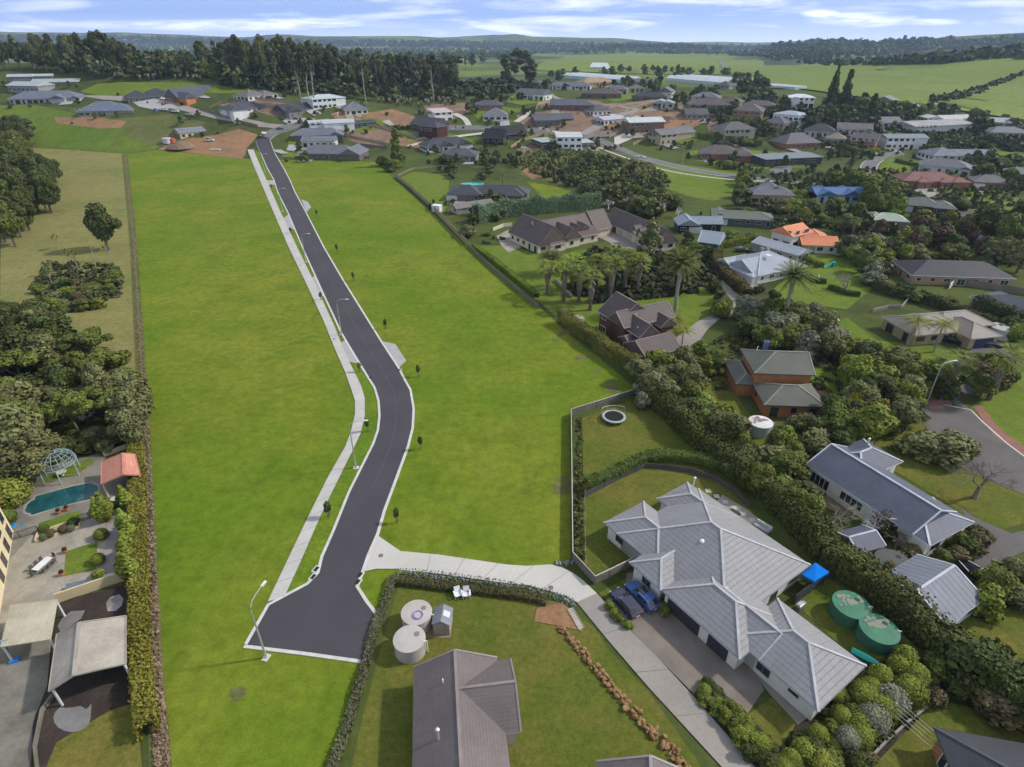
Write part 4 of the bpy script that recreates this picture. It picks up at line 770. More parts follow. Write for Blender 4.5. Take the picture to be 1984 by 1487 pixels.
# far houses: front eave picked left to right, wings as fractions of that length
FAR = '''grey_house|two-storey grey house with shallow pale roofs highest on the left hill|14,149,62,148|5.4|roof metal|.40,.44,.44|.15,.15,.16|0,0,1,8,gg;.95,1,1.8,8,gg|.18
wide_house|single-storey wing with long pale green-grey roof and brown pillars under the top left house|60,160,150,158.5|3|roof metal|.36,.40,.39|.20,.18,.17|0,0,1,10,gg|.2
shed_house|grey gabled garage wing left of the long pale roof on the left hill|13,166,72,167|3.4|roof metal|.38,.42,.42|.27,.27,.27|0,0,1,9,gg|.3
hill_house|long pale grey house with blue-grey hip roof and white front gable on the left hill|15,192,152,190|2.8|roof tile|.145,.165,.205|.42,.42,.41|0,0,1,11;.62,-2,.82,6,ggv;.9,-1.2,1.02,7,ggv|.45
scaffolded_house|half-built house with blue-grey hip roof wrapped in scaffolding above orange clay|150,216,258,213|3|roof metal|.125,.15,.205|.30,.30,.28|0,0,.85,13;.5,-2,1,9|.45
charcoal_house|charcoal house with several dark hips left of the orange gabled house|246,190,338,186|2.8|roof tile|.055,.058,.068|.14,.14,.145|0,0,.5,10;.35,1,1.02,12|.5
gabled_house|orange brick house with three steep slate gables on the left hill|345,190,396,184|3|roof tile|.085,.092,.11|.56,.23,.10|0,0,1,9,gg;.8,3,1.75,12,gg;.0,-5,.35,4,ggv|.75
building_site_house|unfinished pale yellow house with slanting grey roof on the clay site|348,258,450,243|3|roof metal|.20,.215,.245|.62,.52,.36|0,0,.8,8,gg;.68,-1,1,8,gg|.28
white_house|white two-storey house with dark hip roof right of the clay site|444,214,518,208|4.9|roof tile|.07,.07,.085|.68,.68,.67|0,0,1,9;0,-3,.4,3,hh|.5
hip_house|white house with grey-brown roof above the retaining bank near the tall pines|480,187,535,181|2.8|roof tile|.16,.145,.14|.66,.64,.6|0,0,.7,10;.5,-1,1,8|.4
dark_house|low dark house with white pickup parked at its garage|552,216,606,209|3|roof tile|.055,.058,.07|.20,.20,.205|0,0,1,10,gg;.0,-3,.45,3,ggv|.45
balcony_house|two-storey white house with pale teal hip roof and long balcony below the pines|605,193,669,189|5.2|roof metal|.46,.52,.52|.60,.61,.61|0,0,1,10|.25
cream_house|cream house with blue-grey hip roof on orange clay|668,213,712,211|3|roof tile|.15,.17,.20|.62,.54,.44|0,0,1,10|.5
deck_house|white house with shallow pale roofs and raised deck|600,240,684,236|4.6|roof metal|.44,.46,.47|.74,.74,.73|0,0,.9,8,gg;.3,-2,1,6,gg|.18
street_house|grey-roofed dark brick house beyond the cream house by the new street|563,263,664,261|2.8|roof tile|.155,.165,.19|.13,.12,.12|0,0,1,9,hh;.75,-1.5,1,6,ggv|.45
plaster_house|cream plastered house with grey gable roof in the middle of the street row|584,274,646,274|3|roof tile|.165,.175,.20|.62,.58,.54|0,0,1,7,gg|.4
field_house|long grey-brown brick house with slate-grey roof at the top end of the field|580,297,697,299|2.8|roof tile|.150,.158,.180|.19,.155,.14|0,0,.9,9;.68,-1,1,10,ggv|.5
dark_teal_house|very low black house with flat teal-black roofs and brick chimney|684,240,757,232|2.8|roof metal|.05,.065,.08|.06,.06,.065|0,0,.6,8,gg;.5,2,1,10,gg|.15
maroon_house|maroon house with black roof and black garage beside the small white pool|795,240,845,244|3|roof tile|.06,.062,.075|.075,.034,.030|0,0,1,9,gg;.55,-4,1.25,3,hh|.5
dark_villa|charcoal house with steep white-edged gables right of the big conifer|828,285,914,278|2.8|roof tile|.055,.057,.065|.58,.57,.54|0,0,1,9,hh;.3,-2,.55,6,ggv;.7,-1.5,.98,6,ggv|.5
low_dark_house|grey-black roof hidden behind the rounded trees below the charcoal gabled house|851,301,922,302|2.8|roof tile|.085,.088,.10|.25,.23,.2|0,0,1,9|.4
modern_house|small white house with two shallow red-edged roofs on the brown bank|842,219,877,217|5|roof metal|.50,.42,.40|.72,.70,.68|0,0,1,8,sx|.12
ranch_house|long low brown house with dark roof on the bank near the pampas|919,204,973,204|2.8|roof tile|.09,.085,.10|.28,.17,.12|0,0,1,9|.35
hipped_house|white house with grey hip roof and white car in front|936,225,984,225|2.8|roof tile|.165,.16,.17|.70,.68,.64|0,0,1,11|.5
black_barn|left one of the two black gabled barn houses|938,267,975,268|3|roof metal|.025,.026,.03|.02,.02,.022|0,0,1,7,gg|.8
black_barn_house|right one of the two black gabled barn houses, the longer one|965,263,1021,257|3|roof metal|.025,.026,.03|.02,.02,.022|0,0,1,8,gg|.7
white_modern_house|white two-storey modern house with dark timber-clad left wing|1079,266,1128,266|5.6|roof metal|.52,.53,.54|.78,.78,.78|0,0,1,9,sx|.08
clad_wing|dark clad flat-roofed garage attached to the left of the white modern house|1050,276,1080,272|3.4|roof metal|.35,.4,.4|.12,.09,.085|0,0,1,8,sx|.06
pergola_wing|low glazed wing right of the white modern house|1128,277,1150,276|3|roof metal|.4,.42,.42|.25,.24,.22|0,0,1,7,sx|.05
slate_house|slate-roofed dark house with three glazed doors on bare brown ground|1034,232,1112,230|2.8|roof tile|.105,.108,.128|.15,.13,.125|0,-3,.6,4,gg;.1,1,1,9,gg|.4
red_brick_house|long red brick house with slate-blue roof above the fenced drive|1066,203,1151,204|2.8|roof tile|.105,.11,.135|.24,.095,.07|0,0,1,9,gh|.4
stilt_house|white house on timber stilts with dark gabled roofs|1000,181,1053,184|3.4|roof tile|.13,.135,.155|.66,.65,.6|0,0,.55,8,gg;.5,0,1,8,gg|.5
white_ranch_house|white house with grey roof in front of the tan-roofed house|1064,166,1144,167|2.8|roof tile|.145,.15,.17|.66,.65,.63|0,0,1,9;.35,-2,.55,4,ggv|.4
tan_house|large house with broad tan roof below the greenhouse|1132,161,1190,159|3.4|roof tile|.36,.235,.135|.55,.42,.25|0,0,1,11|.45
brown_roofed_house|brown brick house with dark roof above the curved lawn|1130,181,1204,182|2.8|roof tile|.10,.085,.085|.26,.16,.12|0,0,1,9;.5,-1,.8,7,hh|.4
grey_roofed_house|grey hip-roofed house partly behind the brown brick one|1168,173,1214,174|2.8|roof tile|.14,.135,.14|.3,.26,.22|0,0,1,9|.4
long_dark_house|long near-black roof behind the timber fences|1224,186,1292,188|2.8|roof tile|.05,.048,.055|.2,.15,.12|0,0,1,9|.35
small_cream_house|small cream house between the dark roofs|1222,171,1249,171|2.8|roof tile|.13,.125,.13|.6,.55,.45|0,0,1,8|.4
chimney_house|cream gabled house with white chimney by the bare trees|1273,178,1302,179|3.4|roof tile|.14,.14,.15|.64,.58,.5|0,0,1,8,gg|.5
olive_house|olive-walled house with pale green-grey roofs by the hedge|1265,199,1306,200|2.8|roof metal|.30,.33,.32|.42,.38,.3|0,0,.7,8,gg;.4,-2,1,6,gg|.3
skillion_house|white boxy house with pale stepped skillion roofs on brown ground|1171,233,1239,227|3|roof metal|.42,.43,.46|.66,.66,.65|0,0,.6,7,gg;.45,3,1,11,gg|.25
balcony_brick_house|two-storey brown brick house with big pale green roof above the forked drive|1221,238,1288,236|5.6|roof metal|.52,.56,.54|.28,.16,.12|0,0,1,9,gg|.3
khaki_house|khaki two-level house with grey gable roofs by the fence|1281,262,1350,255|5|roof tile|.17,.165,.165|.42,.35,.25|0,0,.45,8,gg;.4,1,1,9,gg|.4
grey_two_storey_house|beige two-storey house with dark hip roof above the long hedge|1405,252,1464,250|5.4|roof tile|.115,.105,.11|.40,.35,.28|0,0,1,10|.45
low_brick_house|wide red brick house with dark wavy hip roof inside a lawn|1358,297,1459,300|2.8|roof tile|.12,.10,.10|.33,.15,.09|0,0,.75,10;.65,-2.5,1,9;.2,-1,.35,5|.45
pale_walled_house|pale-walled house with grey hips among the olive trees|1339,187,1390,189|2.8|roof tile|.155,.155,.17|.6,.57,.5|0,0,1,9;.1,-2,.4,5|.4
brown_hip_house|long brown hip roof above the clipped hedge|1336,203,1418,204|2.8|roof tile|.105,.085,.085|.3,.22,.17|0,0,1,11|.4
dark_brown_house|brown brick house with grey-brown hips right of the clipped hedge|1420,213,1475,216|2.8|roof tile|.13,.11,.105|.36,.22,.13|0,0,1,11|.45
shed_roof_house|small dark pavilion roof beside the right-hand greenhouse|1388,165,1413,166|2.8|roof tile|.09,.09,.1|.3,.3,.3|0,0,1,8|.5
flat_roofed_house|dark modern house with flat grey roof and three white garage doors|1484,309,1594,304|3.2|roof metal|.20,.225,.235|.05,.055,.06|0,0,1,9,sx|.04
purple_roofed_house|brick house with purple-grey hip roof above the flat-roofed dark house|1524,279,1591,276|2.8|roof tile|.125,.105,.125|.36,.16,.10|0,0,1,11|.55
white_two_storey_house|white two-storey house with grey central block by the bend in the road|1721,268,1799,268|5.2|roof metal|.22,.24,.27|.74,.74,.73|0,0,1,8,gg|.25
orange_brick_house|orange brick gabled house left of the white two-storey house|1648,272,1697,276|3.6|roof tile|.14,.125,.125|.50,.21,.10|0,0,1,9,ggu|.55
white_gabled_house|white house with grey-brown roof behind the orange brick one|1623,249,1690,252|2.8|roof tile|.15,.135,.13|.62,.6,.56|0,0,1,9,gg;.8,-2,1,7,ggv|.4
beige_house|beige house with near-black roof beside the bare tree|1559,253,1618,256|3|roof tile|.055,.05,.055|.48,.44,.38|0,0,1,10|.5
warehouse|long pale grey warehouse with low ribbed roof amid dark trees|1776,246,1886,240|4.6|roof stained metal|.36,.35,.34|.46,.48,.47|0,0,1,14,gg|.18
motel_block|white single-storey block with pale roofs just behind the warehouse|1833,233,1893,231|2.8|roof metal|.46,.47,.46|.6,.58,.52|0,0,1,9,gg|.3
tiny_house|small white-roofed cabin left of the warehouse|1798,229,1823,229|2.8|roof metal|.55,.56,.56|.5,.42,.36|0,0,1,7,gg|.3
hilltop_white_house|white two-storey house with white roof left of the tall cypress|1527,189,1580,190|5.2|roof metal|.62,.64,.65|.72,.73,.72|0,0,1,9;.1,-3,.4,2,ggv|.25
bayside_house|white flat-fronted house with pale roof in front of the dark woodland|1499,220,1549,226|3.4|roof metal|.36,.40,.42|.68,.70,.68|0,0,1,9|.25
brown_cottage|brown-roofed cottage at the left of the white flat-fronted house|1442,203,1501,205|2.8|roof tile|.12,.10,.10|.32,.22,.18|0,0,1,8|.4
stepped_house|blue-grey roofed white house with several gables near the right edge|1810,302,1937,303|2.8|roof tile|.16,.175,.205|.66,.66,.66|0,0,.45,11;.35,2,1,9,gg;.8,-1,1,8,ggv|.4
grey_lodge|long grey hip-roofed house with white end gable above the red-roofed house|1782,319,1881,329|2.8|roof tile|.15,.15,.165|.58,.57,.55|0,0,1,10;.8,-2,1,8,ggv|.4
red_roofed_house|brick house with red-brown wavy tiled hips on its own paved forecourt|1753,350,1876,352|2.8|roof tile|.20,.085,.070|.40,.17,.10|0,0,.9,11;.2,-2,.4,6;.55,-2,.7,6;.75,-1.5,1,8|.42
blue_roofed_house|pale blue house with bright blue tiled roof|1583,377,1680,377|3.4|roof tile|.075,.155,.32|.42,.50,.60|0,0,1,8,gg;.0,-1.5,.35,8,ggv;.5,-1.5,.85,8,ggv|.45
plum_roofed_house|tan two-level house with plum-grey roof beside the blue-roofed one|1456,377,1540,379|4.2|roof tile|.15,.145,.17|.5,.36,.22|0,0,1,10;.3,4,.9,14,ggv|.45
edge_house|grey-roofed house cut by the right edge above the dark hedgerow|1920,257,2000,258|2.8|roof tile|.15,.155,.17|.45,.42,.38|0,0,1,10|.35
green_roofed_cottage|small dull green roof at the right edge below the lawn|1946,336,2020,341|2.8|roof tile|.16,.185,.16|.4,.36,.3|0,0,1,9|.4
hidden_cottage|grey gabled cottage peeping out between dark shrubs under the green hill|1762,213,1797,211|2.8|roof tile|.24,.25,.25|.5,.45,.38|0,0,1,9|.5
wooded_cottage|grey-roofed cottage behind the leafless trees|1694,194,1730,196|2.8|roof metal|.2,.21,.22|.35,.33,.3|0,0,1,9,gg|.4
poolside_house|charcoal hipped house with grey stone walls and small turquoise pool|866,376,1020,380|2.8|roof tile|.065,.068,.082|.19,.16,.135|0,0,.42,10,hh;.3,3,1,12,hh;.75,0,.95,8,hhv|.5
utility_shed|brown-grey roofed shed in front of the charcoal hipped house|886,404,955,394|2.5|roof metal|.20,.18,.17|.42,.39,.34|0,0,1,5,gg|.4
black_cottage|black weatherboard house with blue-grey iron gables and white windows|1316,436,1401,437|3|roof metal|.24,.28,.34|.018,.022,.026|0,0,.45,8,ggv;.35,2,1,8,gg|.5
green_barn|small dark green barn with grey iron gable roof|1355,468,1392,473|3|roof metal|.30,.34,.39|.03,.11,.075|0,0,1,9,ggu|.5
olive_roofed_house|long low house with dull olive roof behind round trees|1382,421,1500,427|2.8|roof metal|.145,.155,.125|.10,.11,.12|0,0,1,9,gh;0,2,.25,11,ggv|.35
mediterranean_house|white mediterranean house with orange terracotta roofs and parapets, the left half|1497,447,1536,458|5|roof tile|.62,.22,.10|.68,.64,.56|0,0,1,9,ggv|.5
terracotta_house|low orange tiled wing of the mediterranean house with white parapets, the right half|1557,474,1624,477|2.8|roof tile|.62,.22,.10|.66,.62,.54|0,0,1,9,gg;.3,7,.95,14,gg|.35
long_grey_house|long plain grey iron roof between the bungalow and the mediterranean house|1460,470,1545,494|2.8|roof metal|.30,.33,.37|.35,.32,.28|0,0,1,7,gg|.3
green_tiled_house|dark brick house with dull green-grey hip roof below the road bend|1748,396,1850,404|2.8|roof tile|.120,.130,.115|.16,.07,.05|0,0,.75,10;.6,-1.5,1,9|.42
pale_green_roofed_house|house with pale sage-green roof hidden in trees|1690,426,1760,430|2.8|roof metal|.34,.40,.32|.4,.36,.3|0,0,1,8;0,2,.4,10|.4
plain_house|low grey hip-roofed house between the tan roof and the greenhouses|1215,158,1262,160|2.8|roof tile|.15,.14,.14|.5,.45,.38|0,0,1,8|.4
brown_gable_house|small brown-roofed house right of the pale-walled olive house|1395,196,1432,198|2.8|roof tile|.13,.10,.09|.45,.36,.28|0,0,1,8|.45
slate_hip_house|slate hip-roofed house between the hedge lawn and the white hillside house|1480,236,1520,240|2.8|roof tile|.11,.11,.125|.40,.30,.22|0,0,1,9|.45
cream_hip_house|cream house with tan roof just left of the orange gabled brick house|1600,268,1640,270|2.8|roof tile|.22,.18,.15|.6,.54,.45|0,0,1,8|.45
grey_gable_house|pale grey gabled house among the dark trees above the bend|1700,238,1748,238|2.8|roof tile|.16,.16,.17|.55,.54,.5|0,0,1,8,gg|.45
lakeside_house|light-roofed house at the foot of the green hill on the far right|1900,236,1960,238|2.8|roof metal|.36,.38,.38|.6,.58,.54|0,0,1,8,gg|.35
brick_ranch_house|brick house with grey roof right of the grey lodge|1890,352,1960,356|2.8|roof tile|.14,.13,.13|.34,.17,.11|0,0,1,9|.45
stone_house|stone-coloured house with dark roof in the trees below the pine clump|1010,160,1046,161|2.8|roof tile|.11,.10,.10|.5,.42,.32|0,0,1,8|.45
twin_gable_house|dark twin-gabled house by the timber fences|1330,222,1372,222|2.8|roof tile|.10,.095,.10|.3,.25,.2|0,0,1,8,gg|.5
white_hip_house|white house with dark roof between the brown-dirt sections|1150,216,1185,214|2.8|roof tile|.08,.08,.09|.66,.65,.62|0,0,1,8|.45
tin_roof_house|pale roofed low house beside the dark round trees near the blue roof|1700,395,1735,398|2.8|roof metal|.28,.30,.31|.4,.36,.3|0,0,1,7,gg|.35
garden_house|small brown roof under the trees right of the green-grey hip roof|1865,420,1900,424|2.8|roof tile|.13,.11,.10|.38,.3,.22|0,0,1,7|.45
garden_hut|small slate-roofed hut in the right-hand garden trees|1890,463,1914,464|2.3|roof tile|.16,.18,.22|.3,.26,.2|0,0,1,5|.4'''
YARD = []
for ln in FAR.split('\n'):
    n, lb, px, ev, rm, rc, wc, wg, pt = ln.split('|')
    x = [float(v) for v in px.split(',')]; ws = []
    zf = UP(x[0], x[1], 3); far_ = PX(zf)[2]; kf = 1 + .45 * _s((far_ - 230) / 130); kv = 1 + .55 * _s((far_ - 230) / 130); ev = float(ev) * (1 + .28 * _s((far_ - 230) / 130))
    for q in wg.split(';'):
        t = q.split(','); ws.append((float(t[0]), float(t[1]) * kv, float(t[2]), float(t[3]) * kv) + ((t[4],) if len(t) > 4 else ()))
    rc = tuple(float(v) for v in rc.split(',')); wc = tuple(float(v) for v in wc.split(','))
    if far_ > 300 and x[3] != x[1] and abs(x[3] - x[1]) > .085 * abs(x[2] - x[0]): x[3] = x[1] + math.copysign(.085 * abs(x[2] - x[0]), x[3] - x[1])
    brickw = 'brick wall' if 'brick' in lb else 'plaster'
    hr_ = house(n, lb, 'house' if 'shed' not in n and 'warehouse' not in n and 'hut' not in n else 'shed', x[:2], x[2:], ws, rm, rc, wc, wall=brickw, eave=float(ev), pitch=float(pt), frac=True,
          wcolr=(.5, .5, .5) if sum(wc) < 1 else (.12, .12, .13), cap=tuple(min(1, c * 1.7 + .02) for c in rc), gut=tuple(c * .6 + .3 for c in rc) if sum(rc) > .3 else (.25, .25, .25), maxwin=9,
          garage=None if n in ('warehouse', 'tiny_house', 'garden_hut') or n == 'clad_wing' else ((.86 if hash(lb) % 2 == 0 else .14) if False else (.86 if len(lb) % 2 else .14), 4.6, (.6, .6, .6) if sum(wc) < .8 else (.30, .28, .26)) if float(ev) < 3.5 and abs(x[2] - x[0]) > 45 else None)

    rt_, a_, an_ = hr_; YARD.append((rt_, a_, an_, zf, lb))
    if far_ > 230 and len(lb) % 3 and 'barn' not in n and a_.y < 560:
        Ls = (UP(x[2], x[3], absz=a_.z) - a_).length; u0 = Ls * (.86 if len(lb) % 2 else .14); ca_, sa_ = math.cos(an_), math.sin(an_); q_ = random.Random(len(lb)); dl = q_.uniform(6, 11)
        pp = [(u0 - 3, .5), (u0 + 3, .5), (u0 + 2.6 + q_.uniform(-2, 2), -dl), (u0 - 2.6 + q_.uniform(-2, 2), -dl)]
        drape('driveway', 'apron concrete' if len(lb) % 2 else 'old concrete', [Vector((a_.x + u * ca_ - v * sa_, a_.y + u * sa_ + v * ca_, 0)) for u, v in pp], 9.1, world=True)
# ---------------------------------------------------------------- plants
rng = np.random.default_rng(5)
PC = dict(dk=(.026, .040, .014), md=(.045, .068, .018), gr=(.065, .100, .020), ol=(.145, .150, .056), li=(.175, .210, .030), ye=(.30, .24, .02), bl=(.055, .095, .070), br=(.125, .105, .045),
          pk=(.15, .115, .075), pi=(.030, .042, .020), pb=(.095, .100, .045), gy=(.19, .20, .125), pa=(.50, .42, .33), tw=(.21, .175, .145), twg=(.26, .25, .17), rd=(.10, .060, .040))
for _k in PC:
    if _k not in ('pa', 'tw', 'twg', 'ye', 'rd', 'li', 'gy', 'ol', 'br', 'pk', 'pb'): PC[_k] = tuple(v * q for v, q in zip(PC[_k], (2.35, 1.9, 1.35)))
CN = dict(dk='dark green', md='deep green', gr='green', ol='grey-green', li='bright lime', ye='yellow', bl='blue-green', br='brownish', pk='rusty', pi='dark', pb='bronze-green', gy='silvery', pa='cream', tw='grey', twg='pale lichen-covered', rd='reddish')
def quads_mesh(name, C, Nn, S, tone, mat='foliage', asp=1.0, extra=None):
    """square-ish leaf clumps: centres C, normals Nn, sizes S"""
    n = len(C); Nn = Nn / (np.linalg.norm(Nn, axis=1, keepdims=True) + 1e-9)
    t = rng.normal(size=(n, 3)); t -= (t * Nn).sum(1, keepdims=True) * Nn; t /= (np.linalg.norm(t, axis=1, keepdims=True) + 1e-9); b = np.cross(Nn, t)
    s = S[:, None]; k = [1.0 * (rng.random((n, 1)) * .5 + .75) for _ in range(4)]
    V = np.stack([C - t * s * k[0] - b * s * .35 * asp, C + b * s * -.9 * asp * k[1] + t * s * .3, C + t * s * k[2] + b * s * .35 * asp, C + b * s * .9 * asp * k[3] - t * s * .3], 1).reshape(-1, 3)
    me = bpy.data.meshes.new(name); me.vertices.add(4 * n); me.vertices.foreach_set('co', V.ravel()); me.loops.add(4 * n); me.loops.foreach_set('vertex_index', np.arange(4 * n))
    me.polygons.add(n); me.polygons.foreach_set('loop_start', np.arange(n) * 4); me.update(calc_edges=True)
    a = me.attributes.new('tone', 'FLOAT', 'FACE'); a.data.foreach_set('value', np.clip(tone, 0, 1).astype(np.float32)); me.materials.append(M(mat))
    return me
def blob_leaves(blobs, n, s, jit=.7, inner=.72):
    B = np.array(blobs, float); wgt = B[:, 3] * B[:, 4]; wgt /= wgt.sum(); idx = rng.choice(len(B), n, p=wgt)
    d = rng.normal(size=(n, 3)); d[:, 2] = d[:, 2] + .25 * np.abs(d[:, 2]); d /= np.linalg.norm(d, axis=1, keepdims=True)
    rad = np.stack([B[idx, 3], B[idx, 3], B[idx, 4]], 1); C = B[idx, :3] + d * rad * (inner + (1.04 - inner) * rng.random((n, 1)))
    Nn = d / rad * rad.mean() + rng.normal(size=(n, 3)) * jit * .5; bt = rng.random(len(B))
    return C, Nn, s * (.6 + .8 * rng.random(n)), .25 + .5 * bt[idx] + rng.normal(size=n) * .16
def rblobs(k, zc, R_, hz, br, flat=1.0, cone=0):
    out = []
    for i in range(k):
        a = rng.random() * 6.283; q = rng.random() ** .5; z = (rng.random() * 2 - 1) * hz
        lim = math.sqrt(max(.05, 1 - (z / hz) ** 2)) if not cone else max(.08, 1 - (z / hz + 1) / 2 * cone)
        rr = br * (.75 + .5 * rng.random()); out.append((math.cos(a) * q * R_ * lim, math.sin(a) * q * R_ * lim, zc + z, rr, rr * flat))
    return out
def trunk_mesh(kind, h=.6, r=.03, lean=.03, limbs=4, spread=.25, top=.9, bark='bark'):
    m = MB(); pts = [(0, 0, -.03), (lean * .3, 0, h * .4), (lean, lean * .5, h)]; m.tube(pts, [r * 1.3, r, r * .6], 7)
    for i in range(limbs):
        a = i * 6.283 / max(limbs, 1) + rng.random(); z = h * (.45 + .5 * rng.random()); e = (math.cos(a) * spread, math.sin(a) * spread, z + (top - z) * (.5 + .4 * rng.random()))
        m.tube([(lean * z / h, 0, z), (e[0] * .5, e[1] * .5, (z + e[2]) / 2 - .02), e], [r * .5, r * .35, r * .15], 5, cap=False)
    me_o = m.build('trunk', bark); me = me_o.data; bpy.data.objects.remove(me_o); return me
def branchy(n=70, h=1.0, r=.45, bark='twig', base=.25):
    """leafless tree: recursive limbs"""
    m = MB()
    def rec(p, d, ln, rad, dep):
        q = p + d * ln; m.tube([p, (p + q) / 2 + Vector(rng.normal(size=3)) * ln * .06, q], [rad, rad * .8, rad * .55], 4 if dep > 1 else 6, cap=False)
        if dep >= 4:
            for _ in range(5):
                v = (d + Vector(rng.normal(size=3)) * .8).normalized() * ln * .9; n_ = Vector(rng.normal(size=3)).cross(v).normalized() * rad * .7; m.quad([q - n_, q + n_, q + v]); m.quad([p.lerp(q, .5) - n_, p.lerp(q, .5) + n_, p.lerp(q, .5) + v * .8 + n_ * 3])
            return
        for _ in range(3 if dep < 3 else 4):
            v = (d + Vector(rng.normal(size=3)) * .62); v.z = v.z * .8 + .22; v.normalize(); rec(q if rng.random() < .7 else p.lerp(q, .7), v, ln * (.62 + .2 * rng.random()), rad * .5, dep + 1)
    rec(Vector((0, 0, -.03)), Vector((.05, 0, 1)).normalized(), base, .034, 0)
    o = m.build('branches', bark); me = o.data; bpy.data.objects.remove(o); return me
def strips_mesh(name, blades, mat='foliage', tone=None):
    """list of point chains with widths -> ribbons"""
    V, Fc, T = [], [], []
    for j, (pts, wd) in enumerate(blades):
        tn = rng.random()
        for i in range(len(pts)):
            p = Vector(pts[i]); d = Vector(pts[min(i + 1, len(pts) - 1)]) - Vector(pts[max(i - 1, 0)]); s = d.cross(Vector((0, 0, 1)))
            if s.length < 1e-6: s = Vector((1, 0, 0))
            s.normalize(); ww = wd * (1 - .85 * i / (len(pts) - 1)) * .5; V += [tuple(p - s * ww), tuple(p + s * ww)]
            if i: k = len(V); Fc.append((k - 4, k - 3, k - 1, k - 2)); T.append(tn)
    me = bpy.data.meshes.new(name); me.from_pydata(V, [], Fc); a = me.attributes.new('tone', 'FLOAT', 'FACE'); a.data.foreach_set('value', T); me.materials.append(M(mat)); return me
def frond(o, az, el, ln, droop, leaf, nl=9, wl=.03):
    """rachis with leaflets"""
    out = []; o = Vector(o); pts = []
    d = Vector((math.cos(az) * math.cos(el), math.sin(az) * math.cos(el), math.sin(el)))
    for i in range(6): t = i / 5; pts.append(o + d * ln * t - Vector((0, 0, droop * ln * t * t)))
    out.append((pts, .02 * ln + .01)); side = Vector((-math.sin(az), math.cos(az), 0))
    for i in range(nl):
        t = .15 + .83 * i / nl; j = min(4, int(t * 5)); p = pts[j].lerp(pts[j + 1], t * 5 - j); f = (pts[j + 1] - pts[j]).normalized(); lf = leaf * (1 - .5 * abs(t - .4))
        for s in (-1, 1): e = p + (side * s * .85 + f * .7 + Vector((0, 0, -.25))).normalized() * lf; out.append(([tuple(p), tuple(p.lerp(e, .5)), tuple(e)], wl))
    return out
def data_of(mb, mat): o = mb.build('t', mat); me = o.data; bpy.data.objects.remove(o); return me
KM = {}   # kind -> list of variants; each = list of (part name, mesh, own colour or None)
def addk(k, parts): KM.setdefault(k, []).append(parts)
for v in range(4):
    addk('tree', [('trunk', trunk_mesh('t', .5, .030, .03, 4, .2), None), ('crown', quads_mesh('crown', *blob_leaves(rblobs(15, .60, .30, .27, .145) + [(0, 0, .6, .26, .26)], 4200, .025)), 1)])
for v in range(3):
    addk('spread', [('trunk', trunk_mesh('t', .5, .028, .05, 5, .34), None), ('crown', quads_mesh('crown', *blob_leaves(rblobs(18, .74, .42, .14, .14, .7), 4000, .025)), 1)])
for v in range(3):
    addk('bush', [('crown', quads_mesh('crown', *blob_leaves(rblobs(12, .42, .34, .30, .20) + [(0, 0, .42, .34, .42)], 2400, .042)), 1), ('trunk', trunk_mesh('t', .3, .03, 0, 3, .1, .5), None)])
for v in range(2):
    addk('ball', [('foliage', quads_mesh('foliage', *blob_leaves([(0, 0, .5, .5, .5)] + rblobs(6, .5, .1, .1, .42), 3200, .035, .45, .9)), 1), ('trunk', trunk_mesh('t', .3, .03, 0, 0), None)])
for v in range(3):
    addk('pine', [('trunk', trunk_mesh('t', .92, .013, .02, 9, .13, .98, 'bark' if v else 'pale bark'), None), ('crown', quads_mesh('crown', *blob_leaves(rblobs(22, .66, .16, .32, .07, .8) + [(0, 0, .88, .09, .1)], 1300, .026)), 1)])
for v in range(2):
    addk('gum', [('trunk', trunk_mesh('t', .9, .011, .05, 7, .13, 1.0, 'pale bark'), None), ('crown', quads_mesh('crown', *blob_leaves(rblobs(9, .80, .15, .14, .06, .6), 420, .024)), 1)])
for v in range(2):
    addk('conifer', [('trunk', trunk_mesh('t', .8, .02, 0, 0), None), ('crown', quads_mesh('crown', *blob_leaves(rblobs(26, .53, .30, .45, .10, .9, 1.0) + [(0, 0, .3 + .09 * i, .22 - .03 * i, .12) for i in range(7)], 2300, .030)), 1)])
addk('cypress', [('trunk', trunk_mesh('t', .3, .03, 0, 0), None), ('foliage', quads_mesh('foliage', *blob_leaves([(0, 0, .12 + .1 * i, .11 * math.sin(min(1, .35 + i * .14) * 1.57) * (1 - max(0, i - 4) * .19), .1) for i in range(9)], 1200, .022, .4, .85)), 1)])
for v in range(3): addk('bare', [('branches', branchy(), 2)])
for v in range(2):
    C, Nn, S, T = blob_leaves(rblobs(12, .66, .36, .24, .12), 260, .022); addk('sparse', [('trunk', branchy(), None), ('leaves', quads_mesh('leaves', C, Nn, S, T), 1)])
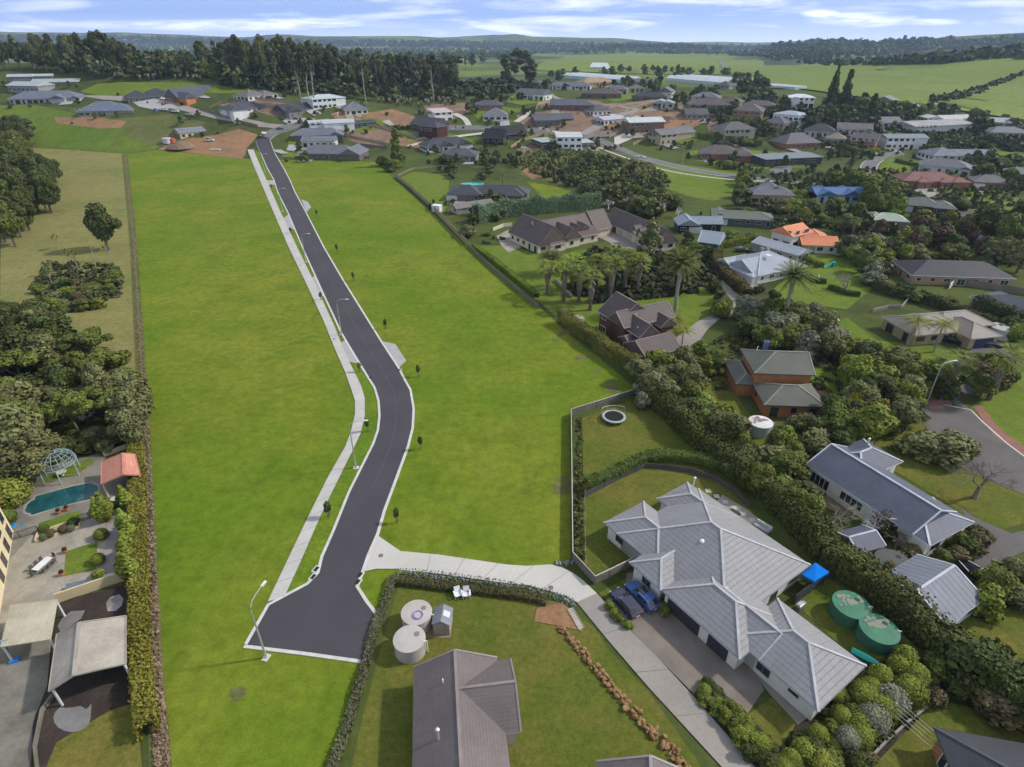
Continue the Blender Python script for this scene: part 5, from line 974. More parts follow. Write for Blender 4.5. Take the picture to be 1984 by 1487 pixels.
# palms, cabbage trees, flax, pampas
bl = []
for i in range(70):
    az = i * 2.4; el = 1.25 - 1.6 * (i / 70); bl += frond((0, 0, .78), az, el, .30 + .03 * rng.random(), .16 + .22 * (i / 70), .055, 12, .012)
m = MB(); m.tube([(0, 0, -.02), (.01, 0, .4), (0, 0, .8)], [.032, .024, .036], 10)
addk('datepalm', [('trunk', data_of(m, 'pale bark'), None), ('fronds', strips_mesh('fronds', bl), 1)])
for v in range(2):
    bl = []; sk = []
    for i in range(42):
        az = rng.random() * 6.283; el = -.7 + 2.1 * rng.random(); ln = .16 + .04 * rng.random(); o = Vector((0, 0, .78)); tip = o + Vector((math.cos(az) * math.cos(el), math.sin(az) * math.cos(el), math.sin(el))) * ln
        for q in range(9):
            aa = az + (q - 4) * .33; e = tip + Vector((math.cos(aa) * .10, math.sin(aa) * .10, .02 * rng.normal() - .03)); bl.append(([tuple(o.lerp(tip, .75)), tuple(tip.lerp(e, .4)), tuple(e)], .016))
    for i in range(70):
        az = rng.random() * 6.283; z = .36 + .38 * rng.random(); rr = .035 + .09 * (z - .3); sk.append(([(math.cos(az) * .03, math.sin(az) * .03, z + .05), (math.cos(az) * rr, math.sin(az) * rr, z - .03), (math.cos(az) * rr * .9, math.sin(az) * rr * .9, z - .15)], .05))
    m = MB(); m.tube([(0, 0, -.02), (0, 0, .78)], [.035, .025], 8)
    addk('fanpalm', [('trunk', data_of(m, 'bark'), None), ('fronds', strips_mesh('fronds', bl), 1), ('skirt', strips_mesh('skirt', sk, 'twig'), (.30, .235, .18))])
for v in range(2):
    bl = []
    for i in range(22): bl += frond((.02, 0, .80), i * 2.4, .95 - 1.1 * i / 22, .34, .45, .09, 10, .014)
    m = MB(); m.tube([(0, 0, -.02), (.02, 0, .4), (.02, 0, .8)], [.02, .015, .012], 8); addk('queenpalm', [('trunk', data_of(m, 'pale bark'), None), ('fronds', strips_mesh('fronds', bl), 1)])
for v in range(2):
    bl = []; m = MB(); heads = [(.0, 0, .9), (.14, .05, .8), (-.12, .08, .78)][:3 - v]
    m.tube([(0, 0, -.02), (0, 0, .5)], [.022, .016], 7)
    for hd in heads:
        m.tube([(0, 0, .48), hd], [.014, .010], 5)
        for i in range(46):
            az = rng.random() * 6.283; el = -.6 + 2.1 * rng.random(); e = Vector(hd) + Vector((math.cos(az) * math.cos(el), math.sin(az) * math.cos(el), math.sin(el))) * .15; bl.append(([hd, tuple(Vector(hd).lerp(e, .6)), tuple(e - Vector((0, 0, .02)))], .022))
    addk('cabbage', [('trunk', data_of(m, 'pale bark'), None), ('crown', strips_mesh('crown', bl), 1)])
bl = []
for i in range(90):
    az = rng.random() * 6.283; el = .5 + 1.0 * rng.random(); ln = .8 + .3 * rng.random(); d = Vector((math.cos(az) * math.cos(el), math.sin(az) * math.cos(el), math.sin(el))); bl.append(([(d.x * .05, d.y * .05, 0), tuple(d * ln * .6), tuple(d * ln - Vector((0, 0, .12)))], .07))
addk('flax', [('leaves', strips_mesh('leaves', bl), 1)])
C, Nn, S, T = blob_leaves([(math.cos(i * 2.4) * .28 * (i % 3) / 2, math.sin(i * 2.4) * .28 * (i % 3) / 2, .82 + .12 * (i % 2), .04, .16) for i in range(9)], 220, .035)
addk('pampas', [('leaves', strips_mesh('leaves', [([p for p in pts], w_ * .9) for pts, w_ in bl]), (.16, .16, .06)), ('plumes', quads_mesh('plumes', C, Nn, S, T * .3 + .6), 1)])
C, Nn, S, T = blob_leaves([(0, 0, .66, .14, .26), (.06, 0, .8, .1, .15), (-.05, .04, .5, .1, .12)], 240, .06); m = MB(); m.tube([(0, 0, 0), (0, 0, .6)], .02, 5); m.tube([(.1, 0, 0), (.1, 0, .35)], .018, 5); m.tube([(-.1, 0, 0), (-.1, 0, .35)], .018, 5)
addk('sapling', [('trunk', data_of(m, 'bark'), None), ('crown', quads_mesh('crown', C, Nn, S, T), 1)])
NAMES = dict(tree='tree', spread='spreading_tree', bush='bush', ball='clipped_bush', pine='pine_tree', gum='gum_tree', conifer='conifer', cypress='cypress', bare='bare_tree', sparse='bare_tree', datepalm='date_palm', fanpalm='fan_palm', queenpalm='palm_tree', cabbage='cabbage_tree', flax='flax_bush', pampas='pampas_grass', sapling='sapling')
SAY = dict(tree='round-crowned tree', spread='flat-topped spreading tree', bush='loose bush', ball='clipped round bush', pine='tall pine', gum='thin pale-trunked tree', conifer='cone-shaped conifer', cypress='narrow upright cypress', bare='leafless tree', sparse='half-bare tree', datepalm='stout date palm', fanpalm='fan palm with dry skirt', queenpalm='feathery palm', cabbage='cabbage tree', flax='spiky flax', pampas='plumed pampas clump', sapling='young staked tree')
CATS = dict(bush='bush', ball='clipped bush', pine='pine tree', conifer='conifer', cypress='cypress', datepalm='palm', fanpalm='palm', queenpalm='palm', flax='plant', pampas='pampas', gum='gum tree', sapling='sapling')
ZC = dict(tree=.6, spread=.74, bush=.42, ball=.5, pine=.75, gum=.8, conifer=.45, cypress=.5, bare=.6, sparse=.6, datepalm=.8, fanpalm=.7, queenpalm=.8, cabbage=.8, flax=.4, pampas=.6, sapling=.5)
RR = dict(tree=.43, spread=.52, bush=.5, ball=.52, pine=.2, gum=.2, conifer=.36, cypress=.13, bare=.5, sparse=.5, datepalm=.32, fanpalm=.22, queenpalm=.34, cabbage=.25, flax=.9, pampas=.8, sapling=.15)
FOOT = []
for r_ in ROOT.values():
    for ch in r_.children:
        if ch.name.startswith('wall'):
            bb = [r_.matrix_basis @ Vector(c) for c in ch.bound_box]; FOOT.append((r_.matrix_basis.inverted(), ch.bound_box[0], ch.bound_box[6]))
LW = [pl(l.split('|')[2]) for l in LAWNS.split('\n') if l.startswith('lawn')] + [LE + RE_[::-1]]
def inpoly(x, y, P):
    c = False
    for (x1, y1), (x2, y2) in zip(P, P[1:] + P[:1]):
        if (y1 > y) != (y2 > y) and x < (x2 - x1) * (y - y1) / (y2 - y1) + x1: c = not c
    return c
def onlawn(p):
    x, y, _ = PX(p); return any(inpoly(x, y, q) for q in LW)
def blocked(p, mg=1.0):
    for inv, lo, hi in FOOT:
        q = inv @ p
        if lo[0] - mg < q.x < hi[0] + mg and lo[1] - mg < q.y < hi[1] + mg: return True
    return False
NPL = [0]
PLAN = []
def plant(kind, color, p, h, r, label=None, group=None, pri=0): PLAN.append((kind, color, p, h, r, label, group, pri))
def plant_now(kind, color, p, h, r, label=None, group=None, rz=None, cat=None):
    var = rnd.choice(KM[kind]); root = empty(NAMES[kind], p, rnd.random() * 6.28 if rz is None else rz, label, cat or CATS.get(kind, 'tree'), group)
    sxy = r / RR[kind]; root.scale = (sxy, sxy, h); c = PC[color] if isinstance(color, str) else color; NPL[0] += 1
    j = .88 + .24 * rnd.random()
    for nm, me, cc in var:
        o = bpy.data.objects.new(nm, me); col.objects.link(o); o.parent = root
        if cc == 1: o.color = (c[0] * j, c[1] * j, c[2] * j, 1)
        elif cc == 2: cc2 = PC['tw'] if color not in ('tw', 'twg', 'pk') else PC[color]; o.color = (*cc2, 1)
        elif cc: o.color = (*cc, 1)
    return root
def centre(kind, x, y, h):   # photo point of the crown's middle -> trunk base on the ground
    p = UP(x, y, h * ZC[kind]); return Vector((p.x, p.y, G(p.x, p.y)))
ORD = lambda n: {1: 'first', 2: 'second', 3: 'third', 4: 'fourth', 5: 'fifth', 6: 'sixth', 7: 'seventh', 8: 'eighth', 9: 'ninth', 10: 'tenth', 11: 'eleventh', 12: 'twelfth'}.get(n, f'{n}th')
USED = set()
def named(items, where, group=None):
    """items: (kind,color,x,y,h,r) picked at the crown's middle; labels count along the photo's x"""
    items = sorted(items, key=lambda t: t[2]); cnt = {}; tot = {}
    for it in items: tot[(it[0], it[1])] = tot.get((it[0], it[1]), 0) + 1
    for k, c, x, y, h, r in items:
        key = (k, c); cnt[key] = cnt.get(key, 0) + 1
        what = f'{CN[c]} {SAY[k]}'
        lb = f'{what} {where}' if tot[key] == 1 else f'{ORD(cnt[key])} {what} from the left {where}'
        while lb in USED: lb += ' edge'
        USED.add(lb)
        plant(k, c, centre(k, x, y, h), h, r, lb, group or (f'plants {where}'), 1)
CLEAR = [(1568, 350, 1685, 398), (1450, 348, 1545, 396), (1745, 325, 1880, 366), (1742, 375, 1852, 412), (1492, 428, 1632, 488), (1575, 865, 1870, 1062), (1405, 672, 1597, 805), (1155, 572, 1312, 702), (1312, 408, 1405, 455), (1380, 398, 1502, 436), (1712, 588, 1935, 668), (1396, 468, 1552, 556), (1312, 605, 1440, 685), (1170, 405, 1315, 480), (990, 415, 1165, 485), (1735, 500, 1970, 548),
         (1448, 462, 1548, 500), (1352, 452, 1394, 482), (860, 350, 1025, 405), (1685, 408, 1762, 438), (1630, 1035, 1715, 1085), (1735, 1095, 1905, 1215), (1440, 725, 1470, 760), (1590, 690, 1650, 760), (1885, 555, 1984, 605), (1795, 770, 1984, 930)]
def grove(where, poly, n, mix, hr, rr_, base=False, share=None, gap=.72, mg=.6):
    P = pl(poly); xs = [p[0] for p in P]; ys = [p[1] for p in P]; items = []; tries = 0; W = []
    def inp(x, y):
        c = False
        for (x1, y1), (x2, y2) in zip(P, P[1:] + P[:1]):
            if (y1 > y) != (y2 > y) and x < (x2 - x1) * (y - y1) / (y2 - y1) + x1: c = not c
        return c
    mix = [m_.split(':') for m_ in mix.split()]
    while len(items) < n and tries < n * 30:
        tries += 1; x = rnd.uniform(min(xs), max(xs)); y = rnd.uniform(min(ys), max(ys))
        if not inp(x, y): continue
        if any(q_[0] < x < q_[2] and q_[1] < y < q_[3] for q_ in CLEAR): continue
        k, c = rnd.choice(mix); h = rnd.uniform(*hr); r = rnd.uniform(*rr_) 
        if k in ('cypress',): r = h * .12
        if k in ('pine', 'gum'): r = h * .17 * rnd.uniform(.8, 1.2)
        if k == 'fanpalm': r = h * .25
        p = UP(x, y) if base else centre(k, x, y, h)
        if blocked(p, min(r * .55, 2.2) * mg): continue
        if not base and y > 205 and onlawn(p): continue
        if any((p.x - q.x) ** 2 + (p.y - q.y) ** 2 < ((r + q2) * gap * .75) ** 2 for q, q2 in W): continue
        W.append((p, r)); items.append((k, c, x, y, h, r, p))
    items.sort(key=lambda t: t[2]); tot = {}; cnt = {}
    for it in items: tot[it[:2]] = tot.get(it[:2], 0) + 1
    for k, c, x, y, h, r, p in items:
        if share: lb = f'{CN[c]} {SAY[k]} {share}'; gp = f'{CN[c]} {SAY[k]} group {share}'
        else:
            cnt[(k, c)] = cnt.get((k, c), 0) + 1; lb = f'{CN[c]} {SAY[k]} {where}' if tot[(k, c)] == 1 else f'{ORD(cnt[(k, c)])} {CN[c]} {SAY[k]} from the left {where}'; gp = f'plants {where}'
        plant(k, c, p, h, r, lb, gp)
    return len(items)
T = {}
def TI(s): return [tuple([a.split(',')[0], a.split(',')[1]] + [float(v) for v in a.split(',')[2:]]) for a in s.split()]
# single plants that can be pointed at
named(TI('tree,dk,193,432,15,6.6'), 'standing alone in the dry paddock by the field fence')
named(TI('cabbage,li,104,460,5,1.6 cabbage,li,127,488,5,1.6 cabbage,gr,140,492,6,1.8 cabbage,li,175,483,5,1.5 cabbage,li,206,480,5.5,1.5 cabbage,gr,40,418,6,1.8 cabbage,li,85,512,4.5,1.6 cabbage,li,92,528,4.5,1.6'), 'in the dry paddock')
named(TI('datepalm,md,1540,532,15,5.8'), 'on the lawn beside the blue-grey roofed bungalow')
named(TI('datepalm,md,1322,507,17,5.6'), 'with very tall trunk above the timber house lawn')
named(TI('fanpalm,gr,1062,524,10,3.1 fanpalm,gr,1094,530,11,3.1 fanpalm,gr,1124,534,10.5,3.1 fanpalm,gr,1147,546,11,3.1 fanpalm,gr,1187,520,13,3.1 fanpalm,gr,1162,512,11,3.1 fanpalm,gr,1215,505,12,3.1 fanpalm,gr,1240,512,11.5,3.1 fanpalm,gr,1192,497,12,3.1 fanpalm,gr,1110,512,10,3.8 datepalm,md,1070,496,7,5'), 'in the palm row behind the timber house')
named(TI('queenpalm,gr,1775,622,8,4 queenpalm,gr,1830,628,8.5,4.2'), 'in front of the cream brick bungalow')
named(TI('fanpalm,md,1855,705,9,3.5 fanpalm,gr,1950,700,12,3.1'), 'beside the right-hand driveway')
named(TI('queenpalm,li,1310,620,5,3.4 queenpalm,li,1326,640,4.5,3.0 queenpalm,li,1300,640,4,2.4'), 'at the corner of the timber house')
named(TI('conifer,md,768,292,18,6.2'), 'rising over the top edge of the field')
named(TI('bush,gr,740,312,6,4 bush,md,757,322,6.5,4.5 bush,gr,770,318,5,3'), 'round the foot of the big conifer')
named(TI('conifer,ol,1262,458,12,4.6'), 'in front of the cream outbuilding')
named(TI('cypress,dk,1049,464,5,.7 cypress,dk,1072,462,6,.8 cypress,dk,1126,430,7,1.0'), 'against the cream mansion')
named(TI('cypress,dk,1615,175,30,4.2'), 'towering over the far hillside houses')
named(TI('conifer,dk,1640,180,24,6 conifer,dk,1690,212,16,5'), 'beside the towering cypress')
named(TI('cypress,dk,1608,298,8,1.1 cypress,dk,1652,310,9,1.2'), 'beside the purple-roofed brick house')
named(TI('bush,ol,905,447,5,4.0'), 'at the end of the paling fence above the field')
named(TI('bare,tw,1920,905,10,6.5'), 'on the grass beside the cul-de-sac')
named(TI('bush,ol,1785,862,4.5,4.0 bush,ol,1820,868,5,4.6 bush,ol,1858,866,4.5,4.2'), 'in the olive clump beside the cul-de-sac')
named(TI('bare,twg,1620,990,6,5.0 bare,twg,1552,958,4,2.8'), 'beside the timber deck of the white cottage')
named(TI('sparse,pk,1700,1000,4.5,3.0 bare,tw,1745,1035,4.5,3.0 bush,dk,1724,1018,3.5,2.4'), 'against the long wall of the white cottage')
named(TI('bare,tw,1645,538,8,6.5'), 'large and spreading in the middle of the right-hand gardens')
named(TI('bare,tw,1672,462,9,6 bare,tw,1728,468,9,6'), 'behind the orange-roofed house')
named(TI('tree,ye,1656,780,6,2.2 tree,ye,1680,800,4.5,1.8 tree,ye,1704,786,4.5,1.8'), 'turning yellow above the white cottage')
named(TI('flax,li,1832,1050,2.6,2.0 bush,md,1858,1045,2.6,1.8'), 'at the end of the white cottage')
named(TI('flax,li,1584,862,3.4,2.2'), 'above the long hedge')
named(TI('bush,gy,1257,748,6,3.0 bush,gy,1243,775,4,1.8'), 'at the corner of the paling fence by the trampoline')
named(TI('ball,gy,1615,652,4.5,3.4 ball,ol,1550,690,3,2'), 'beside the lawn trampoline')
named(TI('tree,ol,255,790,9,4.6 tree,ol,265,765,8,4.0 tree,ol,248,825,7,3.6 bush,li,230,790,6,2.0'), 'against the main field border by the hidden garden')
named(TI('tree,ol,30,835,11,6.0 tree,ol,75,860,8,4.5 tree,ol,10,880,8,5 tree,ol,50,895,6,4 bush,gy,62,772,4,2.4'), 'behind the wire gazebo')
named(TI('cypress,dk,205,778,4,.6 ball,dk,190,857,2.2,1.4 ball,dk,218,846,2.8,2.4 bush,dk,200,812,2,2.2'), 'in the sunken hedge garden')
named(TI('sparse,ye,150,775,5,3.2 sparse,br,168,790,5,3.0 bush,li,130,812,2.5,2.6'), 'above the hedge garden')
named(TI('ball,gr,12,957,4,3.0 ball,md,14,1000,2.2,1.2'), 'beside the cream house wall')
named(TI('cypress,gr,190,988,4.6,1.3 cypress,gr,199,982,5,1.5 cypress,gr,240,966,4.6,1.3 cypress,gr,240,1012,4.6,1.3 cypress,gr,246,1026,4.6,1.3 cypress,gr,243,1056,4.6,1.3 cypress,gr,243,1072,4.6,1.3 cypress,gr,240,1098,4.6,1.3 cypress,gr,250,1100,4.6,1.3'), 'along the brick path by the field wall')
named(TI('ball,md,84,1024,1.2,0.74 ball,br,96,1034,1.12,0.67 ball,br,122,1026,1.12,0.67 ball,dk,141,1012,1.28,0.81 ball,bl,84,1041,0.96,0.59 ball,bl,137,1024,0.96,0.59'), 'in the raised planter by the pool fence')
named(TI('ball,gr,194,1035,1.6,0.96 ball,gr,188,1083,1.44,0.89 bush,gr,190,1112,1.2,0.96'), 'on the little court lawn')
# garden of clipped balls, bottom right
named(TI('ball,li,1757,1273,2.4,1.26 ball,li,1740,1290,2.24,1.18 ball,gr,1778,1310,2.4,1.41 ball,gr,1763,1337,2.72,1.63 ball,gy,1733,1355,2.56,1.63 ball,gr,1710,1372,2.4,1.55 ball,gy,1693,1395,2.72,1.63 ball,gr,1672,1400,2.24,1.48 ball,gr,1667,1427,2.24,1.41 ball,gy,1645,1432,2.24,1.26 ball,li,1708,1310,2.4,1.18 ball,li,1688,1330,1.92,1.11 ball,li,1672,1345,2.4,1.48 ball,li,1630,1388,1.92,1.04 ball,li,1585,1423,1.92,1.04 ball,li,1555,1452,1.92,1.11 ball,li,1535,1472,1.76,0.96 ball,li,1475,1440,1.76,0.96 ball,li,1520,1488,1.76,1.04 bush,br,1680,1468,1.44,1.18 ball,li,1597,1480,1.92,1.33 ball,gr,1622,1345,1.6,1.11'), 'in the clipped garden below the grey villa')
grove('in the clipped garden undergrowth', '1560,1400 1640,1330 1700,1280 1760,1275 1830,1330 1800,1380 1720,1440 1640,1487 1520,1487', 46, 'bush:md bush:gr bush:dk bush:md bush:br', (1.0, 2.0), (1.0, 1.7), gap=.7)
named(TI('ball,li,1367,1337,1.28,0.74 ball,li,1388,1366,0.96,0.59 ball,li,1435,1403,1.2,0.81 ball,li,1446,1412,1.2,0.81 ball,li,1472,1440,1.12,0.74'), 'in the strip bed beside the old driveway')
grove('in the strip bed beside the old driveway', '1352,1335 1372,1322 1500,1450 1520,1487 1475,1487', 26, 'bush:md bush:dk bush:gr', (1.0, 1.8), (.9, 1.4), gap=.6)
named(TI('bush,gr,1181,1173,1.2,.8 bush,li,1190,1187,1.1,.8 bush,md,1200,1198,1.1,.8 bush,gr,1217,1212,1,.7'), 'between the driveway and the parked cars')
named(TI('bush,md,1282,1130,1.6,1.4 bush,md,1290,1150,1.4,1.2 bush,md,1288,1180,1.2,1.1'), 'by the villa entrance')
grove('in the bed by the garage wall', '1485,1290 1505,1275 1545,1310 1555,1330 1530,1345', 6, 'bush:md bush:dk', (.8, 1.4), (.8, 1.2))
# street saplings
sap = TI('sapling,dk,613,413,2.8,.38 sapling,dk,652,481,2.8,.38 sapling,dk,684,536,2.8,.38 sapling,dk,746,628,2.8,.38 sapling,dk,810,719,2.8,.38 sapling,dk,814,858,2.8,.38 sapling,dk,768,999,2.8,.38')
named(sap, 'on the field side right of the new road', 'young street trees')
named(TI('sapling,md,526,362,2.4,.45 sapling,md,563,447,2.4,.45 sapling,md,621,574,2.4,.4 sapling,md,696,712,2.4,.4 sapling,md,711,824,2.8,.38 sapling,dk,635,988,3,.5'), 'on the verge between footpath and road', 'young street trees')
# left woods
grove('', '-80,235 50,235 48,285 112,330 100,362 60,400 0,440 -80,470', 42, 'tree:dk tree:dk tree:md tree:pi', (11, 17), (5, 7.5), share='in the dark wood at the left edge of the dry paddock', gap=.62)
grove('in the gully of the dry paddock', '60,560 95,520 150,540 235,520 228,570 170,600 110,600', 22, 'bush:md bush:ol bush:md bush:gr bush:br', (1.6, 3.2), (1.8, 3.4), gap=.6)
named(TI('tree,dk,68,612,9,5.5 tree,dk,95,640,9,5.5 tree,dk,50,665,10,6 spread,md,168,655,8,5.5 spread,md,195,700,9,6.5 tree,dk,20,640,9,5 tree,md,100,600,8,4 tree,md,245,730,6,3.2'), 'below the dry paddock')
grove('', '-80,600 20,590 110,640 150,690 240,730 270,755 225,765 140,790 80,810 -80,820', 34, 'tree:dk tree:md bush:dk tree:ol spread:md', (6, 10), (3.4, 5.5), share='in the wood above the hidden garden', gap=.6)
grove('behind the gazebo lawn', '60,900 150,870 210,868 180,840 120,850 80,870', 9, 'bush:dk bush:md bush:ol', (1.5, 3), (1.6, 2.6))
grove('round the hedge garden', '80,800 130,780 200,760 232,770 200,800 140,830 90,840', 10, 'bush:dk bush:dk ball:dk bush:md', (1.4, 2.4), (1.4, 2.6))
grove('', '0,232 50,238 48,288 112,332 100,362 50,408 0,440', 40, 'tree:dk tree:dk tree:md', (10, 15), (4.5, 6.5), share='in the dark wood at the left edge of the dry paddock', gap=.46)
# hilltop left and pine belt
grove('', '-60,138 60,138 160,140 255,142 262,120 200,112 -60,104', 150, 'pine:pi pine:dk tree:pi tree:dk tree:pb tree:md gum:ol', (14, 26), (5.5, 8.5), base=True, share='in the wooded ridge behind the left hill houses', gap=.5)
grove('', '250,146 330,148 430,152 440,136 330,128 250,124', 60, 'tree:pi tree:dk tree:md tree:pb bush:md', (7, 13), (4, 6.5), base=True, share='in the lower wood right of the left ridge', gap=.55)
grove('', '-40,132 90,135 150,152 240,158 330,150 420,158 400,142 200,135', 34, 'tree:dk tree:pi bush:md tree:md tree:br', (8, 14), (4, 6), base=True, share='along the front of the left wooded ridge', gap=.6)
grove('', '380,150 560,150 740,158 880,166 885,182 770,186 650,176 560,172 450,168', 140, 'pine:pi pine:dk pine:pi pine:pb gum:ol tree:pi', (19, 31), (6, 8), base=True, share='in the tall pine belt behind the new houses', gap=.46)
grove('', '440,170 560,176 640,180 760,190 880,186 900,196 760,200 600,186', 44, 'tree:dk tree:pi bush:md tree:md tree:ol', (7, 13), (4, 6), base=True, share='at the foot of the tall pine belt', gap=.6)
grove('', '380,120 1020,118 1010,136 700,150 400,146', 60, 'pine:pi tree:pi tree:dk pine:pb', (16, 24), (6, 9), base=True, share='in the farther rows of the pine belt', gap=.6)
named(TI('gum,pi,572,120,34,7 gum,pi,586,122,33,7 gum,pi,597,118,36,7 gum,pi,700,118,34,7 gum,pi,836,120,34,8 gum,pi,883,120,30,8'), 'standing bare-stemmed in front of the pine belt')
named(TI('pine,pi,978,120,30,8 pine,pi,1000,112,33,9 pine,dk,1018,112,32,8 pine,pi,1030,130,26,7 tree,dk,985,150,12,6 tree,dk,1025,150,12,6'), 'in the clump left of the greenhouse')
grove('', '780,165 980,150 1040,160 1080,170 1000,180 980,200 900,196 790,200', 60, 'bush:md bush:gr bush:ol bush:dk tree:md', (3, 8), (3, 5), share='in the scrub between the pines and the houses', gap=.55)
grove('', '700,200 760,198 960,190 1000,196 830,210 790,212', 34, 'pampas:pa', (3.0, 4.2), (1.8, 2.6), base=True, share='in the band along the scrub', gap=.5)
grove('', '200,150 260,158 330,157 400,160 398,145 330,138 280,142', 40, 'pampas:pa', (3.0, 4.4), (2, 2.8), base=True, share='on the bank behind the left hill', gap=.5)
grove('', '530,178 600,186 600,192 530,184', 8, 'pampas:pa', (3, 4), (1.8, 2.4), base=True, share='at the foot of the tallest pines', gap=.5)
